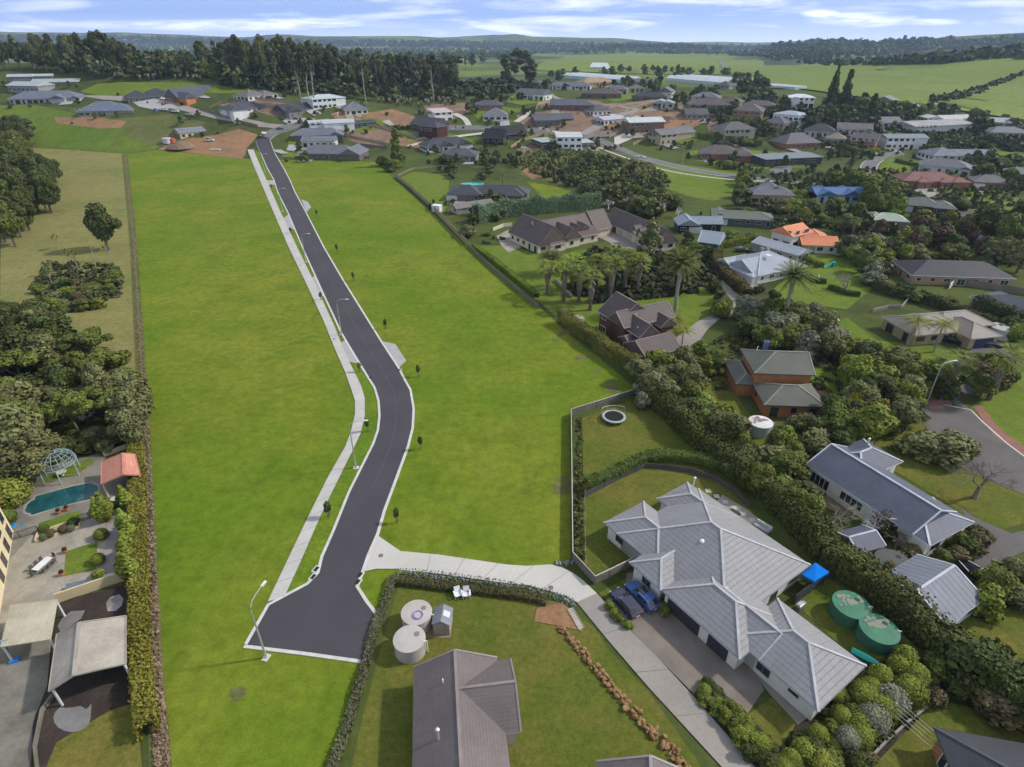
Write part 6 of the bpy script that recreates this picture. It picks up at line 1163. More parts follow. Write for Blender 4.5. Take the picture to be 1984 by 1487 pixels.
# right-hand gardens
GV = '''behind the paling fence above the field|800,325 900,318 960,322 1010,345 960,350 880,345|14|bush:md bush:gr bush:gr tree:md fanpalm:gr|3,5.5|2.4,3.8
beside the charcoal poolside house|830,345 862,345 868,385 880,410 850,395|7|bush:gr bush:md cabbage:gr|2,4|1.4,2.4
between the charcoal house and the mansion|900,405 985,400 980,420 910,430|8|bush:gr bush:li bush:md|2.5,4|2,3
in the formal garden left of the mansion|925,455 980,445 975,470 935,475|8|ball:dk ball:md bush:dk|.8,1.4|.6,1.1
in the wild valley below the white modern house|1040,300 1100,295 1180,300 1260,320 1290,350 1250,375 1180,370 1100,360 1050,335|64|bush:gr bush:ol bush:gr bush:md bush:li bush:gr|2.4,4.2|2.4,3.8
in the belt below the wild valley|1080,345 1130,350 1200,365 1290,385 1330,400 1300,425 1200,400 1130,370|30|tree:md bush:md tree:gr bush:ol sparse:pk tree:dk|4,8|3,5
between the outbuilding and the black cottage|1250,400 1310,410 1330,450 1300,455 1250,420 1230,395|14|tree:md tree:dk tree:gr bush:gr|5,9|3,4.6
around the black cottage|1330,450 1345,470 1400,455 1440,450 1460,470 1420,490 1350,490 1320,475|12|bush:gr bush:li tree:md bush:md|2.5,5|1.8,3.2
behind the palm row|1230,480 1330,470 1400,500 1410,560 1360,590 1330,560 1290,560 1210,560 1150,580 1140,560|14|tree:md tree:ol bush:md bush:dk|3,5|2.4,3.6
along the track beside the timber house|1385,540 1420,600 1440,640 1410,650 1375,600|10|bush:gr tree:md bush:md flax:gr|2.5,5|1.8,3
under the date palm beside the timber house|1340,640 1360,670 1380,640 1330,600 1300,600|6|bush:gr bush:md ball:md|1.2,2.4|1.2,2
below the timber house|1230,700 1270,690 1320,690 1350,720 1380,720 1340,770 1290,760 1250,745|16|tree:md tree:dk tree:ol bush:gr|5,8|3,4.6
between the timber and orange brick houses|1350,680 1400,640 1440,650 1430,680 1395,700 1400,725 1360,735|14|tree:md bush:gr bush:ol tree:dk pampas:pa|3,7|2.2,3.8
left of the long shelter hedge|1290,790 1340,770 1420,860 1500,920 1560,930 1600,990 1560,990 1480,930 1400,900 1330,850|30|tree:dk bush:md tree:md bush:dk|3.5,6|2.6,4
between the shelter hedge and the orange brick house|1330,760 1400,800 1450,850 1520,850 1580,880 1550,920 1480,900 1400,850|24|tree:md tree:gr bush:gr bush:ol tree:dk bush:li|3.5,6.5|2.4,4
right of the orange brick house|1590,720 1660,700 1740,690 1800,730 1790,770 1750,800 1690,820 1620,820 1600,790 1660,770|34|tree:md tree:dk tree:ol tree:gr bush:md|4.5,8|3,4.8
above the orange brick house|1480,590 1560,600 1640,640 1690,680 1640,690 1570,680 1500,660 1440,640 1430,600|34|tree:md tree:dk tree:ol bush:gr bush:gy|4,7|2.8,4.6
below the bungalow lawn|1480,560 1540,595 1600,605 1640,610 1620,640 1560,630 1490,600|14|bush:dk bush:md bush:gr bush:gy|2.5,4.5|2,3.4
round the bungalow|1400,530 1450,560 1490,550 1480,570 1430,565 1395,545|9|bush:dk bush:md bush:gr|1.2,2.4|1.2,2
between the bungalow and the orange-roofed house|1530,485 1580,490 1610,500 1640,520 1600,515 1545,500|12|bush:ol tree:gy bush:md bush:gr|2.5,4.5|2,3.2
in the middle of the right-hand gardens|1630,470 1700,460 1760,470 1800,500 1760,530 1700,540 1660,560 1630,520|40|tree:md tree:ol bush:gr tree:gr tree:dk bush:gy|4,7.5|2.6,4.4
behind the black-roofed house|1760,440 1850,430 1930,440 1984,470 1984,510 1900,500 1800,490 1750,475|34|tree:dk tree:md tree:ol bush:rd bush:gr|4.5,9|3,5
in front of the black-roofed house|1700,545 1740,550 1800,560 1870,580 1850,590 1780,580 1710,570|14|bush:md bush:dk bush:gr|1.8,3.5|1.6,2.8
above the right-hand driveway|1870,600 1984,630 1984,660 1940,640 1880,620|12|bush:dk bush:md bush:gr|3,5|2.2,3.4
below the cream brick bungalow lawn|1650,640 1700,670 1800,690 1850,720 1840,760 1780,740 1700,720 1650,690|30|tree:dk tree:md bush:gr bush:md|3.5,6|2.4,3.8
at the head of the cul-de-sac|1800,735 1840,740 1845,770 1790,765|7|bush:li tree:md bush:gr|2.5,4.5|1.8,2.8
along the far side of the driveway|1890,690 1940,700 1984,730 1940,780 1900,770|12|bush:dk tree:md bush:br|3,6|2,3.4
beside the cul-de-sac bend|1690,830 1740,820 1770,835 1740,850 1700,850|6|bush:ol bush:gr bare:tw|1.8,3.4|1.4,2.6
behind the white cottage|1560,800 1620,810 1680,850 1650,870 1590,880 1560,860|14|tree:md bush:gr bush:ol tree:dk|3.5,6|2.4,3.6
at the drive end of the white cottage|1840,1060 1900,1020 1910,1040 1870,1080 1820,1080|8|bush:md bush:dk bush:br|1.6,3|1.4,2.4
around the dark round tank|1690,1060 1760,1070 1790,1085 1740,1120 1690,1100|9|bush:dk bush:md bush:br|1.6,3.2|1.4,2.4
right of the metal garage|1900,1130 1984,1110 1990,1180 1930,1200 1900,1170|12|bush:gr tree:md bush:ol|3,5|2,3.2
below the metal garage|1830,1215 1900,1195 1920,1240 1880,1290 1830,1270|12|bush:dk tree:dk bush:ol|3,5.5|2.2,3.6
in the dark thicket at the right edge|1820,1290 1900,1270 1990,1330 2020,1420 1930,1400 1860,1360|26|bush:dk tree:dk bush:md bush:br|2.5,4.5|2,3.4
beneath the dark thicket|1870,1360 1990,1420 2030,1450 1900,1390|8|bush:dk tree:dk|3,4|2.4,3
round the low brick house|1330,255 1400,262 1480,272 1500,290 1470,310 1440,325 1350,315 1340,290|16|bush:md bush:dk ball:md bush:gr|2,4.5|1.8,3.2
around the grey two-storey house|1380,225 1480,232 1490,260 1395,245|14|tree:md bush:md bush:gr bush:br|4,7|3,4.6
by the bend of the collector road|1430,330 1450,330 1445,385 1430,380|10|tree:md tree:gr bush:gr|5,9|3,4.4
below the flat-roofed dark house|1480,340 1600,320 1660,330 1640,350 1560,348 1480,352|16|bush:md bush:gr fanpalm:gr bush:dk|2.5,5|2,3.4
left of the blue-roofed house|1540,350 1570,360 1575,400 1540,410 1520,395|10|fanpalm:gr bush:gr tree:md|4,7|2.4,3.8
right of the blue-roofed house|1600,345 1680,350 1740,360 1740,420 1690,415 1680,390 1620,400|26|tree:dk tree:md tree:md bush:gr|6,11|3.8,6
above the orange-roofed house|1400,395 1560,395 1680,410 1680,430 1640,440 1560,430 1480,440 1420,425|34|tree:md tree:ol tree:dk bush:gr fanpalm:gr|4,8|3,4.8
round the pale green roof|1680,400 1740,405 1840,425 1850,450 1780,455 1700,450|20|tree:md bush:rd tree:ol bush:gr|4,7|2.8,4.4
in the dark belt at the right edge|1900,385 1984,370 1984,450 1940,440 1900,420|16|tree:dk tree:md tree:dk|7,12|4.5,6.5
around the red-brown roofed house|1860,372 1900,380 1880,400 1850,395 1820,410 1790,395|12|bush:dk tree:md ball:dk|3,5.5|2.4,3.8
between the grey lodge and the road|1690,330 1740,335 1760,350 1720,352|7|bush:md bush:gr|1.5,3|1.6,2.6
right of the grey lodge|1880,300 1984,310 1984,360 1900,345 1885,330|22|tree:dk tree:md tree:dk bush:md|5,9|3.6,5.4
in the dark hedgerow below the warehouse|1730,255 1800,270 1900,262 1984,275 1984,300 1900,285 1810,290 1740,275|36|tree:dk bush:dk tree:md bush:md|5,8|3.6,5.4
around the distant white house|1560,225 1600,215 1700,225 1760,240 1740,255 1690,243 1620,240 1560,240|36|tree:dk tree:md bush:dk tree:dk|6,11|4.5,6.5
under the green hill|1600,190 1700,190 1790,200 1850,215 1984,235 1984,255 1890,240 1800,225 1700,215 1610,215|50|tree:md tree:dk bare:tw bush:md tree:ol|6,12|4.5,7
on the near slope beside the hill|1470,180 1520,175 1540,200 1500,210 1470,200|10|tree:md bush:md tree:dk|6,10|4,6
among the hillside houses at the right|1480,225 1560,238 1560,265 1500,270 1480,250|14|bush:md bush:gr tree:md bare:tw|3,7|2.6,4.4
round the orange brick gabled house|1590,262 1640,262 1650,290 1720,300 1700,310 1610,300|18|bush:md bush:gr bush:dk|2,4.5|2.2,3.6
right of the greenhouses|1420,140 1480,145 1500,165 1460,190 1430,180|16|tree:md tree:dk bush:ol|8,14|5,7
between the greenhouses|1190,155 1280,150 1300,170 1240,170 1180,168|20|tree:dk bush:md tree:ol bush:gr|5,10|3.4,5.4
behind the greenhouses|1060,140 1220,130 1420,132 1420,142 1200,142 1060,150|40|tree:dk tree:md tree:pi bare:tw|7,12|5,7
in the far houses around the tan roof|1040,155 1060,160 1060,180 1000,176 990,160|12|bush:md tree:md tree:dk|5,9|3.6,5.4
by the cream chimney house|1300,170 1390,175 1400,195 1330,198 1300,188|22|tree:md bush:md bare:tw bush:gr|5,8|3.4,5
around the clipped hedge lawn|1390,215 1420,222 1500,215 1500,200 1430,196|14|bush:md tree:md bush:gr|4,7|3,4.6
along the long fence of the new houses|980,205 1060,215 1060,225 980,222|8|bush:md bush:gr|1.5,3|1.6,2.6
beside the maroon house|760,245 800,245 850,262 800,262|8|bush:md bush:dk bush:br|1.5,3|1.6,2.6
beside the dark villa|830,300 920,290 1010,300 1000,318 930,315 840,312|22|bush:gr bush:md bush:gr bush:ol|3,5|2.6,4
at the drive of the white modern house|1145,270 1165,275 1160,290 1130,285|7|bush:md bush:dk|1.8,3.2|1.6,2.6
between the field houses|560,225 600,228 640,255 600,262|7|bush:md bush:gr|1.2,2.4|1.2,2.2'''
for rt_, a_, an_, zf, lb in YARD:   # garden planting round the far houses
    q_ = random.Random(lb); hx = PX(zf)[0]; ca_, sa_ = math.cos(an_), math.sin(an_)
    for k in range(q_.randint(5, 9)):
        u, v = q_.uniform(-7, 30), q_.choice([q_.uniform(-9, -3), q_.uniform(-9, -3), q_.uniform(12, 24)]); p_ = Vector((a_.x + u * ca_ - v * sa_, a_.y + u * sa_ + v * ca_, 0)); p_.z = G(p_.x, p_.y)
        x_, y_, z_ = PX(p_); kd_ = q_.choice(['bush', 'bush', 'bush', 'tree']); h_ = q_.uniform(1.2, 3.2) if kd_ == 'bush' else q_.uniform(4, 6.5)
        if z_ < 235 or blocked(p_, 1.5): continue
        c_ = q_.choice(['md', 'gr', 'ol', 'dk', 'gr']); plant(kd_, c_, p_, h_, h_ * .6 if kd_ == 'bush' else h_ * .42, f'{CN[c_]} {SAY[kd_]} in the gardens of the far houses', f'{CN[c_]} {kd_} plants round the far houses', -1)
for ln in GV.split('\n'):
    wh, po, n, mix, hr, rr_ = ln.split('|'); grove(wh, po, int(int(n) * (.66 if float(po.split()[0].split(',')[1]) > 380 and float(po.split()[0].split(',')[0]) > 1300 else 1.0)), mix, tuple(map(float, hr.split(','))), tuple(map(float, rr_.split(','))), gap=.6)

# the ones that show largest become trees and bushes of their own, the rest one mass per kind
LOW = {}
for k_ in ('tree', 'spread', 'bush', 'pine', 'pampas'):
    if k_ == 'pampas': LOW[k_] = blob_leaves([(.1, 0, .3, .6, .3), (0, 0, .85, .3, .16)], 22, .22)
    elif k_ == 'pine': LOW[k_] = blob_leaves(rblobs(11, .62, .17, .32, .075, .9), 170, .062)
    elif k_ == 'bush': LOW[k_] = blob_leaves(rblobs(9, .45, .30, .3, .2), 90, .16)
    else: LOW[k_] = blob_leaves(rblobs(10, .58, .28, .30, .16), 130, .115)
def words(l): return len(l.replace('-', ' ').split())
def short(l):
    for a_, b_ in (('round-crowned tree', 'tree'), ('loose bush', 'bush'), ('flat-topped spreading tree', 'spreading tree'), ('clipped round bush', 'clipped bush'), ('fan palm with dry skirt', 'fan palm'), ('plumed pampas clump', 'pampas clump'), ('cone-shaped conifer', 'conifer'), (' from the left ', ' leftward '), ('deep green', 'green'), ('dark green', 'dark')):
        if len(l.split()) > 16 or words(l) > 16: l = l.replace(a_, b_)
    return l
byk = {}
for it in PLAN:
    z_ = PX(it[2])[2]; byk.setdefault(NAMES[it[0]], []).append((it[7] * 1e3 + max(it[4], it[3] * .5) / z_, it))
REST = {}
for nm_, lst in byk.items():
    lst.sort(key=lambda q: -q[0])
    for i_, (_, it) in enumerate(lst):
        if i_ < 292 or it[0] not in LOW: plant_now(it[0], it[1], it[2], it[3], it[4], short(it[5]), it[6])
        else: REST.setdefault(nm_, []).append(it)
for nm_, lst in REST.items():
    Cs, Ns, Ss, Ts, Tr = [], [], [], [], MB(); o_ = lst[0][2].copy()
    for k_, c_, p_, h_, r_, *_q in lst:
        C, Nn, S, T = LOW[k_]; a_ = rnd.random() * 6.28; sx_ = r_ / RR[k_]; ca, sa = math.cos(a_), math.sin(a_)
        C2 = np.stack([(C[:, 0] * ca - C[:, 1] * sa) * sx_ + p_.x - o_.x, (C[:, 0] * sa + C[:, 1] * ca) * sx_ + p_.y - o_.y, C[:, 2] * h_ + p_.z - o_.z], 1)
        Cs.append(C2); Ns.append(np.stack([Nn[:, 0] * ca - Nn[:, 1] * sa, Nn[:, 0] * sa + Nn[:, 1] * ca, Nn[:, 2]], 1)); Ss.append(S * (sx_ + h_) / 2); Ts.append(T * .7 + rnd.uniform(-.1, .35))
        if k_ in ('tree', 'pine', 'spread'): Tr.tube([p_ - o_, p_ - o_ + Vector((0, 0, h_ * .75))], [h_ * .014, h_ * .006], 4, cap=False)
    nn = {'tree': 'distant_woodland', 'bush': 'distant_shrubbery', 'pine_tree': 'pine_woodland', 'pampas_grass': 'pampas_foliage', 'spreading_tree': 'distant_foliage'}.get(nm_, 'woodland')
    o = bpy.data.objects.new(nn, quads_mesh(nn, np.concatenate(Cs), np.concatenate(Ns), np.concatenate(Ss), np.concatenate(Ts))); col.objects.link(o); o.location = o_; o['kind'] = 'stuff'
    o.color = (*((.088, .100, .038) if 'pine' not in nm_ else (.062, .075, .032)), 1) if nm_ != 'pampas_grass' else (.45, .38, .27, 1)
    if Tr.f: t_ = Tr.build('trunks', 'bark', o); t_['kind'] = 'stuff'
    print('rest', nm_, len(lst))
# hedges
def hedge(label, pts, wd, ht, color, dens=1.0, leaf=.28, name='hedge', group=None, rag=.15, base=0):
    W = resample([UP(*p) for p in pts], .5); n_ = len(W); Ln = sum((b - a).length for a, b in zip(W, W[1:])); area = Ln * (wd + 2 * ht); leaf *= .56
    n = int(min(90000, area / (leaf * leaf) * 1.25 * dens)); P = np.array([tuple(p) for p in W]); i = rng.integers(0, n_ - 1, n); f = rng.random((n, 1)); c = P[i] * (1 - f) + P[i + 1] * f
    t = P[i + 1] - P[i]; t /= np.linalg.norm(t, axis=1, keepdims=True) + 1e-9; s = np.stack([-t[:, 1], t[:, 0], np.zeros(n)], 1)
    top = rng.random(n) < wd / (wd + 2 * ht); sg = np.sign(rng.random(n) - .5); a = np.where(top, rng.random(n) * 2 - 1, sg); z = np.where(top, 1.0, rng.random(n))
    wob = 1 + rag * np.sin(i * .35 + 1) * np.cos(i * .11) + rng.normal(size=n) * rag * .5
    C = c + s * (a * wd / 2 * (1 + rng.normal(size=n) * rag * .5))[:, None]; C[:, 2] = c[:, 2] + z * ht * wob * (1 - .12 * np.abs(a) ** 4 * top) + base
    Nn = np.where(top[:, None], np.array([[0, 0, 1.0]]), s * sg[:, None]) + rng.normal(size=(n, 3)) * .42
    o_ = P[0].copy(); me = quads_mesh(name, C - o_, Nn, leaf * (.6 + .8 * rng.random(n)), .5 + .3 * np.sin(i * .21) * rng.random(n) + rng.normal(size=n) * .16)
    o = bpy.data.objects.new(name, me); col.objects.link(o); o.location = o_; c_ = PC[color] if isinstance(color, str) else color; o.color = (*c_, 1); return tag(o, label, 'hedge', group)
hedge('dense yellow-topped hedge running along the field below the timber house', pl('1088,625 1130,655 1180,690 1243,728'), 2.6, 3.0, (.15, .145, .032), leaf=.26)
hedge('very long tall dark shelter hedge between the grey villa and the white cottage', pl('1243,762 1290,800 1340,850 1410,905 1500,975 1600,1085 1700,1160 1800,1245 1850,1285'), 3.2, 3.5, (.085, .105, .026), leaf=.30, dens=1.1, rag=.22)
hedge('clipped bright lime hedge inside the mansion lawn', pl('918,482 960,512 1000,545 1040,578'), 1.6, 1.5, (.13, .185, .02), leaf=.2, rag=.04)
hedge('tall blue-green hedge behind the cream mansion', pl('922,432 985,418 1060,412 1160,404'), 4, 5.5, 'bl', leaf=.42)
hedge('feathery bright shrub row along the top of the dark retaining wall', pl('1136,950 1190,925 1250,896 1300,893 1350,897 1400,915 1450,950'), 1.8, 1.1, (.085, .115, .025), leaf=.22, base=.6)
hedge('rough low hedge under the stone wall of the new driveway', pl('772,1128 850,1138 940,1148 1020,1158 1060,1168'), 1.2, .7, (.09, .09, .034), leaf=.18)
hedge('yellow-green shrub border inside the wall left of the field', pl('266,866 270,940 270,1010 272,1080 274,1160 276,1250 280,1330 292,1430'), 1.7, 2.0, (.20, .20, .028), leaf=.22, rag=.25)
hedge('scraggly low dark hedge between the field and the brown house', pl('764,1120 742,1180 722,1230 706,1300 688,1360 662,1440 640,1500'), 0.9, .5, (.10, .10, .05), leaf=.2, dens=.8, rag=.3)
hedge('rust-topped hedge bordering the bungalow', pl('1388,500 1388,520 1410,545 1448,578'), 2.6, 2.6, (.10, .075, .022), leaf=.3)
hedge('clipped dark hedge above the bungalow lawn', pl('1556,535 1580,548 1600,550'), 1.4, 1.2, 'dk', leaf=.22, rag=.05)
hedge('clipped hedge beside the bungalow washing line', pl('1605,560 1640,572 1665,575'), 1.4, 1.2, 'dk', leaf=.22, rag=.05)
hedge('dark hedge mound in the lawn beside the bungalow', pl('1545,502 1570,512 1590,520'), 2, 1.4, 'md', leaf=.25)
hedge('long clipped hedge above the green lawn among the hillside houses', pl('1325,202 1350,212 1392,222'), 2.5, 3, 'md', leaf=.5, rag=.05)
hedge('long clipped hedge above the low brick house', pl('1350,268 1400,272 1475,283'), 3, 3, 'md', leaf=.5, rag=.05)
hedge('rounded hedge below the orange gabled brick house', pl('1648,296 1680,302 1700,298'), 3, 3, 'gr', leaf=.4)
hedge('dark zigzag hedge beside the red garden path', pl('1605,280 1640,292 1665,305 1650,318'), 2, 2.2, 'md', leaf=.4)
hedge('curved low hedge round the bend of the road', pl('1735,315 1770,322 1800,332'), 2, 1.6, 'md', leaf=.4)
hedge('row of small shrubs in front of the red-brown roofed house', pl('1725,352 1740,368 1790,384'), 1.6, 1.2, 'md', leaf=.35)
hedge('boxy clipped bushes beside the yellow driveway', pl('1455,468 1400,480 1365,490'), 2.5, 2, 'gr', leaf=.35)
hedge('dark hedge behind the black-roofed house boundary', pl('1690,560 1740,575 1800,590 1860,612 1930,640'), 2.5, 2.2, 'dk', leaf=.32)
hedge('dense hedge screening the right-hand garden from the tank', pl('1885,600 1930,615 1990,640'), 3, 3.4, 'dk', leaf=.35)
hedge('black-green hedge at the foot of the bottom right lawn', pl('1860,1300 1920,1340 1990,1395 2060,1440'), 4, 4, 'dk', leaf=.35)
hedge('box hedge in the pool garden', pl('213,975 220,985 240,984'), .7, .8, 'dk', leaf=.14, rag=.05)
hedge('box hedge squaring the sunken garden', pl('95,845 120,838 148,842 140,862 105,862 95,845'), .8, .9, 'md', leaf=.18, rag=.05)
hedge('hedge row on the far boundary of the stone path garden', pl('75,800 105,800 150,815 200,830'), 1.4, 1.6, 'dk', leaf=.25)
# masses nobody could count
def mass(name, poly, n, size, h, color, clump=14, base=True, label=None):
    P = pl(poly); xs = [p[0] for p in P]; ys = [p[1] for p in P]; Cs = []
    def inp(x, y):
        c = False
        for (x1, y1), (x2, y2) in zip(P, P[1:] + P[:1]):
            if (y1 > y) != (y2 > y) and x < (x2 - x1) * (y - y1) / (y2 - y1) + x1: c = not c
        return c
    t = 0
    while len(Cs) < n and t < n * 20:
        t += 1; x = rnd.uniform(min(xs), max(xs)); y = rnd.uniform(min(ys), max(ys))
        if inp(x, y):
            p = UP(x, y)
            if p.y < 9000 and not blocked(p, .5): Cs.append(p)
    Cs = np.array([tuple(p) for p in Cs]); m_ = len(Cs); hh = h * (.6 + .7 * rng.random(m_)); ii = np.repeat(np.arange(m_), clump); d = rng.normal(size=(m_ * clump, 3)); d[:, 2] = np.abs(d[:, 2]); d /= np.linalg.norm(d, axis=1, keepdims=True)
    C = Cs[ii] + d * np.stack([hh[ii] * .55, hh[ii] * .55, hh[ii]], 1) * (.75 + .3 * rng.random((len(ii), 1))); tn = rng.random(m_)[ii]
    o_ = Cs.mean(0); me = quads_mesh(name, C - o_, d + rng.normal(size=d.shape) * .35, size * (.6 + .8 * rng.random(len(ii))), .15 + .6 * tn + rng.normal(size=len(ii)) * .15)
    o = bpy.data.objects.new(name, me); col.objects.link(o); o.location = o_; c_ = PC[color] if isinstance(color, str) else color; o.color = (*c_, 1); tag(o, label, None, None, 'stuff'); return o
FR_ = (.066, .092, .040)
mass('woodland', '0,84 250,84 480,90 700,96 1030,96 1030,112 700,118 430,112 200,104 0,104', 1500, 4.2, 13, FR_, 16)
mass('woodland', '1030,96 1250,98 1400,100 1560,102 1560,112 1400,107 1200,103 1030,105', 500, 4.2, 12, FR_, 14)
mass('woodland', '0,70 250,72 500,80 800,82 1100,86 1400,90 1560,92 1560,98 1000,95 500,88 0,82', 1500, 9, 16, (.042, .058, .036), 12)
mass('bushland', '1450,102 1560,90 1620,84 1680,92 1760,92 1840,80 1900,82 1920,92 1820,100 1760,104 1640,110 1500,118', 520, 4.2, 9, FR_, 14)
mass('bushland', '1540,122 1640,114 1760,110 1860,100 1984,92 1984,112 1900,116 1820,124 1700,128 1600,130', 260, 3.8, 8, FR_, 14)
mass('bushland', '1560,84 1650,84 1700,90 1640,96 1560,94', 260, 7, 14, FR_, 12)
mass('bushland', '1700,84 1780,78 1850,78 1820,88 1720,92', 120, 6, 12, FR_, 12)
mass('bushland', '1860,84 1984,72 2060,72 1984,88 1880,92', 140, 6, 12, FR_, 12)
mass('bushland', '1900,100 2100,80 2200,95 1984,118', 260, 4.5, 10, FR_, 12)
mass('undergrowth', '1000,300 1060,290 1140,295 1260,320 1300,350 1280,390 1180,375 1080,350 1010,330', 1300, .6, 1.5, (.12, .135, .042), 12)
mass('undergrowth', '60,560 95,510 235,515 235,575 170,605 100,605', 420, .45, 1.1, (.065, .072, .026), 12)
mass('undergrowth', '420,165 560,176 760,188 900,188 1000,180 1000,165 780,168 560,160', 900, 2.4, 6, (.045, .058, .022), 14)
mass('undergrowth', '-20,600 110,620 250,740 270,760 180,780 80,820 -20,830', 700, .6, 1.8, (.050, .058, .024), 12)
mass('undergrowth', '1640,1300 1760,1270 1840,1340 1700,1450 1560,1487 1520,1440', 700, .22, .5, (.055, .066, .02), 10)
mass('undergrowth', '1300,790 1420,850 1560,900 1640,820 1780,770 1800,720 1640,690 1450,620 1330,700 1390,760 1560,830 1480,880', 420, .35, .9, (.085, .095, .030), 12)
mass('undergrowth', '1600,440 1760,430 1960,450 1984,520 1760,500 1700,560 1640,500', 420, .5, 1.2, (.085, .095, .032), 12)
mass('undergrowth', '1140,480 1380,500 1400,560 1300,575 1150,590 1090,560', 600, .6, 1.4, (.048, .058, .022), 12)
mass('undergrowth', '1480,210 1984,240 1984,300 1700,262 1500,240', 420, 1.2, 2.4, (.048, .06, .025), 12)
mass('undergrowth', '1440,330 1984,330 1984,440 1700,420 1450,430', 420, .9, 1.8, (.085, .1, .035), 12)
mass('dry_brush', '238,300 248,300 268,480 280,700 296,950 312,1300 330,1487 300,1487 290,1200 272,800 256,480', 1500, .13, .28, (.26, .19, .12), 8)
mass('bushland', '1800,190 1860,182 1910,168 1960,148 1984,140 1984,146 1915,178 1860,194 1805,200', 130, 1.6, 3, (.08, .09, .04), 12)
mass('undergrowth', '-20,235 48,240 46,290 108,332 96,362 50,405 -20,440', 500, .8, 2.4, (.075, .09, .028), 12)
mass('tall_grass', '1118,812 1128,812 1128,960 1132,1085 1112,1075', 260, .2, .3, (.10, .11, .03), 8)
# ---------------------------------------------------------------- fences and walls
def fence(label, pts, h=1.8, style='paling', mat='paling timber', post=2.4, name='fence', color=None, group=None):
    W = [UP(*p) for p in pts]; o = W[0].copy(); root = empty(name, o, 0, label, name.split('_')[-1] if name != 'retaining_wall' else 'retaining wall', group)
    W = [p - o for p in W]; Ln = sum((b - a).length for a, b in zip(W, W[1:])); post = max(post, Ln / 60); Q = resample(W, post); pm = MB()
    def zz(p): return G(p.x + o.x, p.y + o.y) - o.z
    for i, (a, b) in enumerate(zip(Q, Q[1:])):
        A = Vector((a.x, a.y, zz(a))); B = Vector((b.x, b.y, zz(b))); d = B - A; d.z = 0; s = Vector((-d.y, d.x, 0)).normalized()
        if style == 'paling':
            off = s * .012 * (i % 2); pm.quad([A + off, B + off, B + off + Vector((0, 0, h)), A + off + Vector((0, 0, h))]); pm.quad([A + off - s * .04, A + off - s * .04 + Vector((0, 0, h)), B + off - s * .04 + Vector((0, 0, h)), B + off - s * .04])
            pm.bar(A + Vector((0, 0, h)), B + Vector((0, 0, h)), .09, .05); pm.bar(A + s * .05 + Vector((0, 0, h * .5)), B + s * .05 + Vector((0, 0, h * .5)), .05, .09)
        elif style == 'rail':
            for k in range(3): pm.bar(A + Vector((0, 0, h * (.35 + .3 * k))), B + Vector((0, 0, h * (.35 + .3 * k))), .05, .13)
        elif style == 'bars':
            pm.bar(A + Vector((0, 0, h)), B + Vector((0, 0, h)), .05); pm.bar(A + Vector((0, 0, .1)), B + Vector((0, 0, .1)), .04)
            for k in range(10): p = A.lerp(B, k / 10); pm.bar(p + Vector((0, 0, .1)), p + Vector((0, 0, h)), .025)
        elif style == 'wire':
            for k in range(4): pm.bar(A + Vector((0, 0, h * (.25 + .24 * k))), B + Vector((0, 0, h * (.25 + .24 * k))), .02)
        elif style == 'wall':
            pm.bar(A + Vector((0, 0, h / 2)), B + Vector((0, 0, h / 2)), .22, h)
        elif style == 'sheet':
            pm.bar(A + Vector((0, 0, h / 2)), B + Vector((0, 0, h / 2)), .07, h)
    pm.build({'paling': 'panel', 'rail': 'rail', 'wire': 'wire', 'bars': 'railing', 'wall': 'wall', 'sheet': 'panel'}[style], mat, root, color)
    if style != 'wall':
        pb = MB(); pw = .14 if style != 'bars' else .07; pb.box((0, 0, (h + .06) / 2), (pw, pw, h + .06)); me = None
        for q in Q:
            if me is None: po = pb.build('post', mat, root, color); me = po.data
            else: po = bpy.data.objects.new('post', me); col.objects.link(po); po.parent = root; po.color = (*(color or (1, 1, 1)), 1)
            po.location = (q.x, q.y, zz(q))
    return root
fence('weathered paling fence bounding the field above the mansion', pl('768,345 790,362 830,398 870,440 905,476'), 1.9)
fence('curved post-and-rail fence round the lawn at the top of the field', pl('768,345 800,330 840,326 856,327'), 1.3, 'rail')
fence('old brushwood fence between field and lime hedge', pl('906,478 950,520 1000,563 1043,598'), 1.2, mat='old paling')
fence('grey paling fence with white capping enclosing the trampoline yard', pl('1240,763 1180,782 1106,806 1107,900 1108,1000 1109,1085'), 1.4, mat='old paling', post=2.4)
fence('dark paling fence corner in front of the blue cars', pl('1109,1085 1152,1132 1180,1120 1238,1090'), 1.4, mat='old paling')
strip('fence_cap', 'kerb concrete', pl('1240,763 1180,782 1106,806 1107,900 1108,1000 1109,1085 1152,1132 1238,1090'), .1, z0=1.42, h=.05)
bpy.data.objects['fence_cap'].name = 'fence_capping'; bpy.data.objects['fence_capping']['kind'] = 'thing'; tag(bpy.data.objects['fence_capping'], 'thin white capping rail along the top of the trampoline yard fence', 'capping')
fence('low wire fence inside the grey paling fence', pl('1133,962 1133,1020 1134,1080 1136,1105'), 1.1, 'wire', 'timber')
fence('wavy dark panelled retaining wall behind the grey villa', pl('1131,965 1170,945 1210,925 1250,907 1290,910 1340,917 1390,935 1420,955 1450,985'), 1.0, 'sheet', 'paint', 2.2, 'retaining_wall', (.09, .085, .09))
fence('black sheet fence between the villa and the green tanks', pl('1537,1172 1570,1148 1607,1118'), 1.8, 'sheet', 'paint', 2.4, color=(.05, .055, .065))
fence('tall grey paling fence below the black-roofed house', pl('1775,545 1850,552 1920,562 1984,572 2030,578'), 1.9, mat='old paling')
fence('new pale timber fence above the curved lawn', pl('1180,212 1215,205 1268,198 1240,207 1210,218'), 1.8)
fence('new timber fence left of the brown-dirt sections', pl('1075,196 1042,205 1038,215'), 1.8)
fence('long new fence climbing past the forked drive', pl('1196,240 1225,226 1262,212 1290,204'), 1.8)
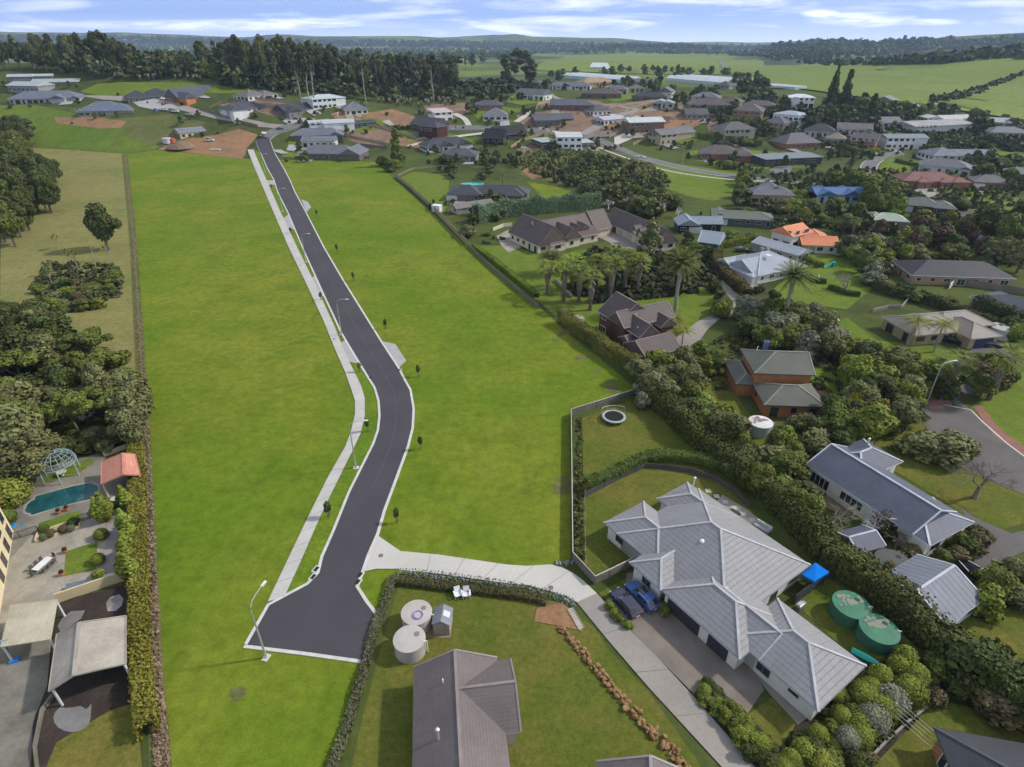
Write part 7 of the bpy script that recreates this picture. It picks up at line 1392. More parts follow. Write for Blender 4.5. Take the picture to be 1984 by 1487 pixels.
fence('timber fence beside the two-level brick house', pl('1180,268 1210,252 1222,242'), 1.8)
fence('timber fence stretching right of the brick house', pl('1300,255 1340,243 1372,231'), 1.8)
fence('long timber fence between the lawn and the bare section', pl('1290,212 1340,222 1385,230'), 1.8, mat='old paling')
fence('curved timber fence beside the white modern house', pl('990,288 1010,275 1045,264 1070,258'), 1.8)
fence('pale fence below the khaki house', pl('1226,282 1255,270 1280,262'), 1.8)
fence('paling fence round the section beyond the deck house', pl('685,240 740,250 800,268 806,272'), 1.8)
fence('timber fence below the section beside the field houses', pl('664,265 700,272 740,280 752,284'), 1.8)
fence('white block wall along the footpath by the curved lawn', pl('806,272 840,266 857,260'), 1.0, 'wall', 'plaster', 3, 'garden_wall', (.5, .47, .4))
fence('paling fence at the top edge of the field', pl('572,308 640,310 715,308'), 1.5, mat='old paling')
fence('paling fence behind the long grey-brown field house', pl('700,284 735,288 750,290'), 1.8, mat='old paling')
fence('dark timber fence curving below the left hill houses', pl('388,214 430,228 470,240 500,247'), 1.6, mat='old paling')
fence('post-and-rail fence on the bank above the white house', pl('405,212 430,200 470,197 492,205'), 1.3, 'rail', 'timber')
fence('paling fence line below the white gabled house', pl('480,192 520,196 566,202'), 1.5)
fence('rail fence along the lawn above the collector road', pl('1328,308 1400,315 1440,320'), 1.2, 'rail', 'timber', 3)
fence('dark rail fence below the flat-roofed dark house', pl('1560,332 1600,340 1625,345'), 1.3, 'rail', 'timber', 3)
fence('dark post-and-rail fence at the right edge', pl('1880,405 1920,412 1984,425 2020,432'), 1.4, 'rail', 'timber', 3)
fence('paddock wire fence along the hill lawn', pl('50,287 130,289 240,296 300,290'), 1.2, 'wire', 'timber', 5)
fence('boundary post and wire fence left of the field', pl('240,300 250,380 262,500 270,620 279,760 286,860'), 1.2, 'wire', 'timber', 4)
fence('cream rendered wall beside the bark yard', pl('113,1168 160,1152 215,1133 267,1117'), 1.5, 'wall', 'plaster', 3, 'garden_wall', (.62, .50, .30))
fence('thin rendered wall behind the pencil cypresses', pl('263,935 264,1000 265,1060 267,1115'), 1.8, 'wall', 'plaster', 3, 'garden_wall', (.55, .38, .28))
fence('weathered timber edging wall of the concrete yard', pl('104,1352 84,1380 70,1450 76,1500'), .6, 'wall', 'old paling', 3, 'edging_wall')
fence('black pool fence beside the cream house', pl('10,1052 40,1043 76,1032'), 1.2, 'bars', 'paint', 1.6, color=(.03, .03, .035))
fence('black pool fence between planter and cypresses', pl('156,1012 175,1006 195,999'), 1.2, 'bars', 'paint', 1.3, color=(.03, .03, .035))
fence('low concrete edge along the bottom right lawn', pl('1688,1468 1720,1435 1760,1400 1800,1368'), .4, 'wall', 'old concrete', 4, 'edging_wall')
fence('pale concrete block wall behind the white cottage', pl('1478,940 1500,925 1525,912'), 1.4, 'wall', 'old concrete', 4, 'garden_wall')
fence('short concrete wall below the round white tank', pl('1545,905 1580,885 1596,866'), 1.4, 'wall', 'old concrete', 4, 'garden_wall')
fence('white wall at the end of the bungalow lawn', pl('1838,560 1850,550 1856,540'), 1.6, 'wall', 'plaster', 2, 'garden_wall', (.65, .65, .62))
fence('stacked stone wall right of the shed at the palms', pl('1075,545 1090,560 1108,578'), 1.0, 'wall', 'old concrete', 3, 'garden_wall')
fence('cream garden wall left of the mansion', pl('955,448 975,440 992,438'), 1.2, 'wall', 'plaster', 2, 'garden_wall', (.6, .55, .45))
fence('curved low retaining wall above the cream brick bungalow', pl('1690,605 1720,598 1745,598 1760,582 1790,580 1840,588'), .9, 'wall', 'old concrete', 3, 'garden_wall')
def box_thing(name, label, cat, x, y, dims, rz, mat, c, h=0, group=None):
    p = UP(x, y); o = MB().box((0, 0, dims[2] / 2), dims).build(name, mat, None, c, (p.x, p.y, p.z + h)); o.rotation_euler.z = rz; return tag(o, label, cat, group)
# stones
def stones(name, lab, cat, pts, n, sz, spread, mat, rows=1, group=None, zj=.3, color=None):
    W = resample([UP(*p) for p in pts], .3); ms = []
    for v in range(5):
        bm = bmesh.new(); bmesh.ops.create_icosphere(bm, subdivisions=2, radius=.5); q = random.Random(v)
        ax = [Vector((q.gauss(0, 1), q.gauss(0, 1), q.gauss(0, 1))).normalized() for _ in range(7)]
        for vt in bm.verts:
            for a in ax:
                d = vt.co.dot(a)
                if d > .33: vt.co -= a * (d - .33)
        me = bpy.data.meshes.new(name); bm.to_mesh(me); bm.free(); me.materials.append(M(mat)); ms.append(me)
    for i in range(n):
        p = W[int((i + .5) / n * (len(W) - 1))]; o = bpy.data.objects.new(name, rnd.choice(ms)); col.objects.link(o); s = rnd.uniform(*sz)
        o.location = (p.x + rnd.uniform(-spread, spread), p.y + rnd.uniform(-spread, spread) * .7, p.z + s * zj); o.scale = (s * rnd.uniform(.8, 1.5), s * rnd.uniform(.7, 1.1), s * rnd.uniform(.6, .9)); o.rotation_euler = (rnd.random(), rnd.random(), rnd.random() * 6)
        tag(o, lab, cat, group)
stones('boulder', 'rough orange boulder in the long rock bank beside the old driveway', 'boulder', pl('1088,1222 1120,1255 1160,1305 1200,1350 1240,1395 1280,1435 1320,1480 1345,1510'), 190, (.28, .72), .5, 'rock', group='boulders of the rock bank')
def gabion():
    o_ = UP(*pl('773,1106')[0]); top = resample([UP(*p) for p in pl('774,1107 850,1113 930,1124 1000,1136 1060,1148 1090,1158 1112,1168')], .33); m = MB(); q = random.Random(3)
    for p in top:
        for k in range(4):
            s = q.uniform(.22, .36); c = Vector((p.x + q.uniform(-.15, .15), p.y - .25 * k - q.uniform(0, .12), .05 + (.55 - .16 * k) * 1)) - o_
            P = [c + Vector((q.gauss(0, 1), q.gauss(0, 1), q.gauss(0, .8))).normalized() * s * .6 for _ in range(6)]
            bm = bmesh.new(); [bm.verts.new(v) for v in P]; r_ = bmesh.ops.convex_hull(bm, input=bm.verts); 
            for f in bm.faces: m.quad([tuple(v.co) for v in f.verts])
            bm.free()
    o = m.build('stone_wall', 'grey stone', None, None, o_); tag(o, 'grey loose-stone wall edging the new concrete driveway', 'stone wall')
gabion()
stones('stone', 'grey stone in the small heap at the fence foot by the driveway', 'stone', pl('1085,1092 1108,1092'), 16, (.3, .5), .5, 'grey stone', group='stones in the small heap')
# ---------------------------------------------------------------- street furniture
def lamp():
    r = empty('street_lamp', (0, 0, 0)); m = MB(); m.box((0, 0, .05), (.9, .7, .1)); m.build('base', 'kerb concrete', r)
    m = MB(); m.tube([(0, 0, .1), (0, 0, 4), (0, 0, 7.7)], [.13, .10, .07], 10).tube([(0, 0, .1), (0, 0, .9)], .15, 10); m.build('pole', 'steel', r, (.55, .56, .57))
    m = MB(); m.tube([(0, 0, 7.7), (.12, 0, 8.3), (.5, 0, 8.75), (1.3, 0, 9.0), (2.3, 0, 9.05)], [.06, .055, .05, .05, .045], 8, cap=False); m.build('arm', 'steel', r, (.6, .61, .62))
    m = MB(); m.box((2.6, 0, 9.05), (.75, .28, .12)).box((2.6, 0, 8.98), (.5, .2, .04), mi=1); m.build('lamp_head', ['paint', 'glass'], r, (.72, .72, .72)); return r
L0 = lamp()
for i, (x, y, a, lb) in enumerate([(516, 1275, 75, 'grey street lamp at the bottom left corner of the turning head'), (690, 907, 4, 'street lamp on the verge beside the lower bend of the new road'), (662, 649, -10, 'street lamp beside the fourth driveway apron'), (593, 508, -12, 'street lamp on the verge halfway up the straight road'),
                                   (547.5, 410, -12, 'street lamp beside the second driveway apron'), (513, 334, -12, 'street lamp at the top end of the new road'), (1794, 783, 10, 'street lamp at the head of the right-hand cul-de-sac'), (1322, 316, 180, 'street lamp on the collector road near the low brick house'), (974, 244, 0, 'street lamp in front of the white hipped house'), (1728, 318, 90, 'street lamp at the bend of the far right road')]):
    o = L0 if i == 0 else copy_tree(L0); o.location = UP(x, y); o.rotation_euler.z = R(a); tag(o, lb, 'street lamp', 'street lamps')
for i, (x, y, a, lb) in enumerate([(613, 1104, 70, 'upper of the two drain grates left of the turning head neck'), (607, 1119, 70, 'lower of the two drain grates left of the turning head neck'), (697.5, 1115, 68, 'upper of the two drain grates right of the turning head neck'), (693, 1129, 68, 'lower of the two drain grates right of the turning head neck'), (718, 733, 60, 'kerb drain left of the road where the bend begins'), (773.5, 718, 62, 'kerb drain right of the road where the bend begins'), (557.5, 413, 66, 'kerb drain left of the road at the straight'), (592, 411, 66, 'kerb drain right of the road at the straight')]):
    if i == 0:
        g0 = empty('drain_grate', (0, 0, 0)); MB().box((0, 0, .045), (1.15, .8, .13)).build('surround', 'kerb concrete', g0); m = MB(); m.box((0, 0, .115), (.8, .46, .02))
        m.build('grate', 'dark rubber', g0)
    o = g0 if i == 0 else copy_tree(g0); o.location = UP(x, y); o.rotation_euler.z = R(a); tag(o, lb, 'drain', 'drain grates')
for x, y, lb in ((542, 425, 'manhole cover on the footpath beside the first lower apron'), (581, 515, 'manhole cover on the footpath by the halfway lamp'), (647, 658, 'manhole cover on the footpath beside the fourth apron'), (738, 1078, 'round manhole cover at the mouth of the new driveway'), (1067, 1140, 'round manhole cover on the new driveway near the rock end')):
    p = UP(x, y); o = MB().lathe((0, 0, 0), [(.34, 0), (.34, .13), (.0, .135)], 20).build('manhole_cover', 'old asphalt', None, None, p); tag(o, lb, 'manhole cover', 'manhole covers')
# ---------------------------------------------------------------- tanks
def tank(label, x, y, r, h, c, mat='plaster', rib=0, lid=None, stain=None):
    p = UP(x, y, h); p.z = G(p.x, p.y); root = empty('water_tank', p, 0, label, 'water tank', 'water tanks'); prof = [(r, 0), (r, h - .12)]
    if rib: prof = [(r + (.05 if k % 2 else 0), h * k / 16) for k in range(16)]
    MB().lathe((0, 0, 0), prof + [(r + .06, h - .1), (r + .06, h)], 40).build('wall', mat, root, c)
    m = MB().lathe((0, 0, 0), [(r + .07, h - .01), (r + .05, h + .06), (r * .6, h + .14), (0, h + .18)], 40); m.build('lid', mat, root, lid or c)
    m = MB(); m.tube([(r * .9, -.3, h + .1), (r + .25, -.3, h), (r + .25, -.3, .1)], .06, 8); m.build('pipe', 'paint', root, (.7, .7, .7)); m = MB(); m.lathe((r * .45, r * .3, h + .1), [(.3, 0), (.3, .1), (0, .12)], 16); m.build('hatch', 'plaster', root, tuple(v * .5 for v in (lid or c)))
    if stain:
        m = MB(); q = random.Random(int(x))
        for _ in range(26):
            a, d = q.uniform(.2, 3.6), q.uniform(0, .75) * r; cx, cy = math.cos(a) * d, math.sin(a) * d; zt = h + .185 - .04 * d / r * 2; k = q.randint(5, 7); sz = q.uniform(.1, .42); ph = q.random() * 6
            m.quad([(cx + math.cos(ph + 6.283 * j / k) * sz * q.uniform(.6, 1.2), cy + math.sin(ph + 6.283 * j / k) * sz * q.uniform(.6, 1.2), h + .19 - .03 * max(0, (math.hypot(cx, cy) / r))) for j in range(k)])
        m.build('lichen_patch', 'plaster', root, stain)
    return root
t1 = tank('pale concrete water tank with a coiled purple hose on its lid', 807, 1187, 1.75, 2.0, (.42, .39, .36), lid=(.46, .42, .38))
tank('plain pale concrete water tank nearest the brown house', 793, 1238, 1.75, 2.0, (.42, .39, .36), lid=(.46, .43, .39))
p = t1.location; m = MB()
for k, rr in ((0, .62), (.1, .5), (-.05, .56)): m.tube([(math.cos(a * .3927) * rr + k, math.sin(a * .3927) * rr, .0) for a in range(17)], .035, 6)
tag(m.build('hose', 'paint', None, (.30, .20, .48), (p.x + .2, p.y - .5, 2.2)), 'coiled purple hose lying on the concrete tank lid', 'hose')
tank('green plastic water tank with pale lichen lid, nearer the villa back lawn', 1650, 1172, 2.05, 1.9, (.035, .12, .075), 'paint', 1, (.06, .20, .12), (.27, .26, .20))
tank('green plastic water tank with pale lichen lid, the one closer to the clipped garden', 1704, 1219, 2.05, 1.9, (.035, .12, .075), 'paint', 1, (.06, .20, .12), (.27, .26, .20))
tank('dark mossy round tank between the playhouse and the metal garage', 1731, 1088, 2.1, 2.2, (.07, .075, .065), lid=(.10, .105, .095))
tank('white round tank with peeling lid beside the orange brick house', 1474, 818, 2.0, 2.2, (.45, .52, .50), lid=(.66, .64, .62), stain=(.25, .2, .18))
tank('pale grey round tank behind the blue garage door', 1942, 634, 2.4, 2.4, (.40, .40, .38))
tank('pale round tank lid sunk beside the timber house', 1118, 598 + 18, 1.6, .8, (.35, .30, .26))
tank('white water tank on the clay site beside an orange one', 322, 268, 2.6, 3, (.55, .55, .58), 'paint')
tank('orange-red water tank on the clay site', 333, 269, 1.7, 2.4, (.55, .12, .07), 'paint')
tank('teal tank beside the flat-fronted white hillside house', 1550, 233, 2.2, 2.6, (.05, .16, .18), 'paint')
# ---------------------------------------------------------------- sheds, furniture and yard things
p = UP(856, 1232); root = empty('garden_shed', p, R(-3), 'small beige metal shed with skylight on a timber deck beside the concrete tanks', 'shed')
m = MB(); m.box((0, 1.2, .95), (1.9, 2.3, 1.9)); m.quad([(-.95, .05, 1.9), (.95, .05, 1.9), (0, .05, 2.45)]); m.quad([(.95, 2.35, 1.9), (-.95, 2.35, 1.9), (0, 2.35, 2.45)]); m.build('wall', 'weatherboard', root, (.38, .33, .29))
m = MB(); m.quad([(-1.1, -.05, 1.84), (0, -.05, 2.5), (0, 2.45, 2.5), (-1.1, 2.45, 1.84)][::-1], 0, [(2.5, 0), (2.5, 1.2), (0, 1.2), (0, 0)]); m.quad([(1.1, -.05, 1.84), (0, -.05, 2.5), (0, 2.45, 2.5), (1.1, 2.45, 1.84)], 0, [(0, 0), (0, 1.2), (2.5, 1.2), (2.5, 0)]); rf_ = m.build('roof', 'roof metal', root, (.22, .23, .26))
m = MB(); m.quad([(.15, .9, 2.43), (.85, .9, 2.01), (.85, 1.7, 2.01), (.15, 1.7, 2.43)]); m.build('skylight', 'paint', rf_, (.6, .66, .7)); MB().box((.4, -.0, .95), (.03, .05, 1.7)).build('door', 'paint', root, (.3, .28, .27))
m = MB(); m.box((0, 0, .05), (3.9, 2.9, .1)); o = m.build('deck', 'timber', None, None, (p.x - .9, p.y + 1.1, 0)); tag(o, 'low timber deck under the small beige shed', 'deck')
for i, x in enumerate((888, 904)):
    if i == 0:
        c0 = empty('garden_chair', (0, 0, 0)); m = MB(); m.box((0, 0, .4), (.6, .55, .06)); m.build('seat', 'paint', c0, (.8, .8, .82)); m = MB(); m.quad([(-.3, .25, .4), (.3, .25, .4), (.3, .5, 1.0), (-.3, .5, 1.0)]); m.quad([(-.3, .29, .4), (-.3, .54, 1.0), (.3, .54, 1.0), (.3, .29, .4)]); m.build('backrest', 'paint', c0, (.8, .8, .82))
        for s in (-1, 1):
            MB().box((s * .36, 0, .6), (.14, .7, .04)).build('armrest', 'paint', c0, (.8, .8, .82))
            for t in (-.25, .25): MB().box((s * .34, t, .29), (.06, .08, .58)).build('leg', 'paint', c0, (.75, .75, .77))
    o = c0 if i == 0 else copy_tree(c0); o.location = UP(x, 1157); o.rotation_euler.z = R(20 - 12 * i); o.scale = (1.25,) * 3; tag(o, ('left' if i == 0 else 'right') + ' one of the two white garden chairs below the stone wall', 'chair', 'white garden chairs')
a, b = UP(1104, 1180), UP(1127, 1220); r = empty('trellis', a, 0, 'white ladder-like trellis lying on the grass beside the driveway', 'trellis'); d = b - a; s = Vector((-d.y, d.x, 0)).normalized() * .4
m = MB(); m.bar(Vector((0, 0, .1)) + s, d + s + Vector((0, 0, .1)), .12, .14); m.bar(Vector((0, 0, .1)) - s, d - s + Vector((0, 0, .1)), .12, .14); m.build('rail', 'timber', r); m = MB()
for k in range(15): c = d * (k + .5) / 15 + Vector((0, 0, .1)); m.bar(c - s, c + s, .1, .08)
m.build('rung', 'kerb concrete', r)
def trampoline(x, y, r, lab):
    root = empty('trampoline', UP(x, y), 0, lab, 'trampoline', 'trampolines'); ring = [(math.cos(k * .2618), math.sin(k * .2618)) for k in range(25)]
    MB().lathe((0, 0, .82), [(0, 0), (r * .78, 0)], 32).build('mat', 'dark rubber', root); MB().lathe((0, 0, .84), [(r * .80, 0), (r * .98, .0), (r, -.1)], 32).build('pad', 'paint', root, (.35, .42, .38))
    m = MB(); m.tube([(a_ * r * 1.02, b_ * r * 1.02, .72) for a_, b_ in ring], .06, 6); m.build('frame', 'steel', root, (.2, .2, .22))
    for k in range(6): a_, b_ = ring[k * 4]; m = MB(); m.tube([(a_ * r * .98, b_ * r * .98, .78), (a_ * r * 1.02, b_ * r * 1.02, 0)], .04, 6); m.build('leg', 'steel', root, (.3, .3, .32))
    m = MB(); arc = [(math.cos(.5 + k * .22) * r * 1.05, math.sin(.5 + k * .22) * r * 1.05, 2.1 - .45 * math.sin(k / 11 * 3.14)) for k in range(12)]; m.tube(arc, .07, 6)
    for q in (0, 4, 7, 11): m.tube([arc[q], (arc[q][0], arc[q][1], .3)], .035, 6)
    m.build('net_frame', 'paint', root, (.35, .38, .36))
    return root
trampoline(1189, 814, 2.15, 'round black trampoline by the paling fence corner'); trampoline(1606, 624, 2.2, 'round trampoline at the edge of the brick bungalow lawn')
# cars
def car(x, y, yaw, c, label, kind='car', group='parked cars', L_=4.5, far=False):
    root = empty({'car': 'car', 'van': 'van', 'ute': 'pickup_truck'}[kind], UP(x, y), yaw, label, {'car': 'car', 'van': 'van', 'ute': 'pickup'}[kind], group); Wd = 1.8; s = L_ / 4.5
    P = dict(car=[(-2.25, .5, .95, .95, .82), (-2.15, .3, 1.02, 1.02, .88), (-1.5, .25, 1.05, 1.42, .9), (-.9, .25, 1.05, 1.52, .9), (.1, .25, 1.05, 1.5, .9), (.95, .25, 1.03, 1.05, .9), (1.8, .27, .93, .93, .88), (2.2, .35, .75, .75, .8), (2.28, .45, .6, .6, .74)],
             van=[(-2.4, .4, 1.1, 1.95, .86), (-2.3, .3, 1.15, 2.05, .9), (0, .3, 1.15, 2.08, .9), (1.2, .3, 1.15, 2.0, .9), (1.95, .3, 1.12, 1.15, .9), (2.35, .35, .9, .9, .86), (2.4, .5, .7, .7, .8)],
             ute=[(-2.6, .5, 1.0, 1.0, .86), (-2.5, .4, 1.02, 1.02, .9), (-.75, .4, 1.02, 1.02, .9), (-.6, .4, 1.05, 1.65, .9), (.4, .4, 1.05, 1.65, .9), (1.1, .4, 1.05, 1.08, .9), (2.2, .4, .98, .98, .88), (2.45, .5, .7, .7, .8)])[kind]
    def ring(st):
        xx, lo, belt, top, hw = st; xx *= s; tw = hw * (.80 if top > belt + .05 else .96)
        return [(xx, -hw, lo), (xx, -hw * 1.02, (lo + belt) / 2), (xx, -hw, belt), (xx, -tw, top), (xx, 0, top + .03), (xx, tw, top), (xx, hw, belt), (xx, hw * 1.02, (lo + belt) / 2), (xx, hw, lo)]
    body, gl = MB(), MB(); RS = [ring(q) for q in P]
    for i, (a_, b_) in enumerate(zip(RS, RS[1:])):
        cab0, cab1 = P[i][3] > P[i][2] + .05, P[i + 1][3] > P[i + 1][2] + .05
        for k in range(8):
            q = [a_[k], b_[k], b_[k + 1], a_[k + 1]]
            side = k in (2, 5); slope = (cab0 != cab1) and k in (3, 4)
            body.quad(q[::-1])
            if (side and cab0 and cab1) or slope:
                c_ = sum((Vector(v) for v in q), Vector()) / 4; n_ = (Vector(q[1]) - Vector(q[0])).cross(Vector(q[3]) - Vector(q[0])); 
                if n_.length > 1e-6:
                    n_.normalize(); n_ = -n_ if n_.dot(Vector((c_.x * 0, c_.y, c_.z - .3)) + Vector((c_.x * .2, 0, 0))) < 0 else n_
                    gl.quad([Vector(v).lerp(c_, .14) + n_ * .02 for v in q])
    body.quad(RS[0]); body.quad(RS[-1][::-1]); bo = body.build('body', 'car paint', root, c, smooth=False)
    gl.build('window', 'glass', root)
    for sx_ in (-1.38, 1.42):
        for sy_ in (-.86, .86):
            m = MB(); 
            rr = [(sx_ * s + .33 * math.cos(t * .524), .33 + .33 * math.sin(t * .524)) for t in range(12)]
            for t in range(12): a1, b1 = rr[t], rr[(t + 1) % 12]; m.quad([(a1[0], sy_ - .1, a1[1]), (b1[0], sy_ - .1, b1[1]), (b1[0], sy_ + .1, b1[1]), (a1[0], sy_ + .1, a1[1])])
            m.quad([(q[0], sy_ + .1, q[1]) for q in rr]); m.quad([(q[0], sy_ - .1, q[1]) for q in rr][::-1]); wh = m.build('wheel', 'dark rubber', root)
            if not far:
                m = MB(); ry = sy_ + math.copysign(.11, sy_); m.quad([(sx_ * s + .2 * math.cos(t * .628), ry, .33 + .2 * math.sin(t * .628)) for t in range(10)]); m.build('rim', 'steel', wh, (.5, .5, .52))
    for sy_ in (-.62, .62):
        MB().box((P[-1][0] * s - .06, sy_, .66), (.12, .32, .14)).build('headlight', 'paint', root, (.7, .7, .72)); MB().box((P[0][0] * s + .03, sy_, .88), (.12, .24, .2)).build('tail_light', 'paint', root, (.4, .02, .02))
    if not far and kind == 'car':
        for sy_ in (-1, 1): MB().box((.75 * s, sy_ * .98, 1.02), (.16, .14, .1)).build('mirror', 'car paint', root, c)
        MB().box((P[0][0] * s - .01, 0, .62), (.02, .5, .13)).build('number_plate', 'paint', root, (.7, .7, .68))
    return root
ca = math.atan2((UP(1197, 1158) - UP(1226, 1190)).y, (UP(1197, 1158) - UP(1226, 1190)).x)
car(1211.5, 1175, ca, (.045, .045, .075), 'dark navy hatchback parked in front of the grey villa'); bc_ = car(1243, 1161, ca + .03, (.06, .12, .30), 'metallic blue car with sunroof parked beside the dark navy one', L_=4.75)
MB().box((-.1, 0, 1.575), (.8, .8, .02)).build('sunroof', 'glass', bc_)
FC = [(407, 274, 5, (.75, .75, .75), 'white van parked by the unfinished pale yellow house', 'van'), (340, 218, -5, (.72, .72, .72), 'white van in the row on the left hill drive', 'van'), (319, 215, -5, (.6, .6, .62), 'silver car at the head of the hill drive row', 'car'), (368, 224, -10, (.5, .52, .52), 'grey pickup behind the row of vans on the left hill', 'ute'),
      (320, 203, 70, (.45, .03, .05), 'bright red car on the orange house forecourt', 'car'), (316, 193, 70, (.7, .65, .68), 'white car beside the red one at the orange house', 'car'), (558, 221, 10, (.7, .7, .7), 'white pickup at the low dark house', 'ute'), (512, 260, 60, (.7, .7, .7), 'white car at the kerb at the top of the new road', 'car'), (508, 266, 62, (.06, .06, .07), 'black car with open boot at the top of the new road', 'car'), (543, 252, 20, (.04, .08, .09), 'dark teal car parked on the bend above the new road', 'car'),
      (1242, 307, -22, (.65, .66, .68), 'white pickup driving on the collector road', 'ute'), (948, 238, 5, (.6, .68, .68), 'pale green car outside the white hipped house', 'car'), (1190, 186, 0, (.75, .7, .72), 'white car on the brown brick house drive', 'car'), (1200, 187, 8, (.7, .7, .7), 'second white car on the brown brick house drive', 'car'), (648, 204, 0, (.7, .7, .72), 'white car beneath the teal balcony house', 'car'),
      (1148, 452, 20, (.45, .02, .02), 'red car in the mansion carport', 'car'), (1437, 488, 0, (.05, .05, .055), 'black car behind the blue-grey bungalow', 'car'), (1843, 664, -35, (.02, .02, .022), 'black car by the brick bungalow front door', 'car'), (1918, 672, -10, (.03, .03, .035), 'black car backed towards the blue garage door', 'car'), (1699, 302, 30, (.7, .75, .72), 'white car near the road bend', 'car'), (1015, 289, 20, (.6, .6, .62), 'silver car by the white modern house fence', 'car'), (915, 290, 10, (.7, .7, .7), 'white car beside the dark villa', 'car')]
for x, y, a_, c_, lb, kd in FC: car(x, y, R(a_), c_, lb, kd, 'cars parked among the houses', 4.6, far=True)
def simple(name, label, cat, x, y, parts, rz=0, group=None):
    r = empty(name, UP(x, y), rz, label, cat, group)
    for nm, mat, c, fn in parts: m = MB(); fn(m); m.build(nm, mat, r, c)
    return r
# blue canopy, dinghy, boat
P4 = [UP(*q, h=2.4) for q in pl('1553,1112 1578,1126 1607,1108 1580,1090')]; c_ = sum(P4, Vector()) / 4; r = empty('canopy_tent', (c_.x, c_.y, 0), 0, 'bright blue canopy tent behind the grey villa', 'canopy'); m = MB()
ap = Vector((0, 0, 2.75)); 
for k in range(4): a_, b_ = [Vector((q.x - c_.x, q.y - c_.y, 2.35)) for q in (P4[k], P4[(k + 1) % 4])]; m.quad([a_, b_, ap]); m.quad([a_ - Vector((0, 0, .3)), b_ - Vector((0, 0, .3)), b_, a_])
m.build('canopy', 'cloth', r, (.005, .18, .62))
for q in P4: m = MB(); m.tube([((q.x - c_.x) * .96, (q.y - c_.y) * .96, 0), ((q.x - c_.x) * .96, (q.y - c_.y) * .96, 2.3)], .03, 6); m.build('leg', 'steel', r, (.4, .4, .4))
def hull(label, x, y, yaw, Ln, Wd, c, name, cat, up=False, h=0):
    r = empty(name, UP(x, y) + Vector((0, 0, h)), yaw, label, cat); m = MB(); st = []
    for k in range(9):
        t = k / 8; hw = Wd / 2 * (1 - abs(t - .35) ** 2.2 * 2.3 if t > .35 else 1 - (.35 - t) ** 2 * 1.4); hw = max(hw, .03); z0 = .25 + .5 * max(0, t - .6) ** 1.5
        ring = [(t * Ln, -hw, .85), (t * Ln, -hw * .75, z0 + .1), (t * Ln, 0, z0 - .1), (t * Ln, hw * .75, z0 + .1), (t * Ln, hw, .85)]; st.append(ring)
    for a_, b_ in zip(st, st[1:]):
        for k in range(4): m.quad([a_[k], b_[k], b_[k + 1], a_[k + 1]])
    m.quad(st[0]); m.build('hull', 'paint', r, c); m = MB()
    for a_, b_ in zip(st, st[1:]):
        mid = lambda q: (q[0][0], 0, .85 + (.25 if not up else .12)); m.quad([a_[0], b_[0], mid(b_), mid(a_)]); m.quad([mid(a_), mid(b_), b_[4], a_[4]])
    m.build('cover', 'cloth', r, tuple(v * .9 for v in c)); return r
b_ = hull('boat under black cover with white trim behind the metal garage', 1905, 1132, R(112), 5.6, 2.3, (.015, .015, .018), 'boat', 'boat', h=.1)
m = MB(); m.bar((1.6, -1.0, 1.0), (4.9, 0, 1.15), .07); m.bar((1.6, 1.0, 1.0), (4.9, 0, 1.15), .07); m.bar((1.2, -1.1, 1.05), (1.2, 1.1, 1.05), .07); m.build('rail', 'paint', b_, (.7, .7, .7))
hull('white upturned dinghy lying beside the timber house', 1211, 688, R(-55), 4.0, 1.5, (.66, .60, .58), 'dinghy', 'boat', True)
hull('turquoise plastic kayak behind the grey villa corner', 1646, 1268, R(-40), 3.2, .9, (.02, .20, .18), 'kayak', 'kayak', True)
hull('small blue plastic boat in the brick house garden', 1378, 723, R(120), 2.0, .9, (.02, .22, .62), 'toy_boat', 'boat', True)
# gate, clotheslines, play gear
simple('farm_gate', 'white timber gate across the track behind the timber house', 'gate', 1394, 612, [('panel', 'timber', None, lambda m: [m.box((1.6 * 0, k * 0, .3 + .28 * k), (3.2, .05, .12)) for k in range(5)]), ('post', 'timber', None, lambda m: m.box((1.7, 0, .8), (.2, .2, 1.6)))], R(35))
for x, y, a_, lb in ((1606, 551, -25, 'white T-post clothesline on the bungalow lawn'), (1776, 1442, -60, 'wire clothesline on the bottom right lawn')):
    r = empty('clothesline', UP(x, y), R(a_), lb, 'clothesline', 'clotheslines')
    for s in (-3, 3): m = MB(); m.tube([(s, 0, 0), (s, 0, 2.1)], .06, 6).bar((s, -1, 2.1), (s, 1, 2.1), .09); m.build('post', 'paint', r, (.7, .7, .68))
    m = MB()
    for k in range(5): m.bar((-3, -.9 + .45 * k, 2.12), (3, -.9 + .45 * k, 2.12), .02)
    m.build('line', 'steel', r, (.6, .6, .6))
simple('slide', 'turquoise playground slide on the bungalow back lawn', 'slide', 1611, 518, [('chute', 'paint', (.05, .40, .33), lambda m: (m.bar((-2.2, 0, .3), (0, 0, 1.5), .7, .15), m.bar((-2.2, 0, .3), (-3, 0, .25), .7, .15))), ('tower', 'paint', (.04, .33, .28), lambda m: m.box((.5, 0, .8), (.9, .9, 1.6))), ('ladder', 'paint', (.06, .45, .38), lambda m: m.bar((1, 0, 1.5), (1.8, 0, 0), .5, .1))], R(20))
simple('barbecue', 'grey hooded barbecue at the end of the black fence', 'barbecue', 1547, 1183, [('base', 'paint', (.12, .12, .13), lambda m: m.box((0, 0, .42), (.9, .55, .84))), ('hood', 'steel', (.5, .52, .54), lambda m: (m.box((0, 0, .98), (.95, .6, .26)), m.box((0, 0, 1.15), (.8, .4, .1)))), ('side_shelf', 'steel', (.4, .4, .42), lambda m: m.box((.75, 0, .86), (.5, .5, .05)))], R(35))
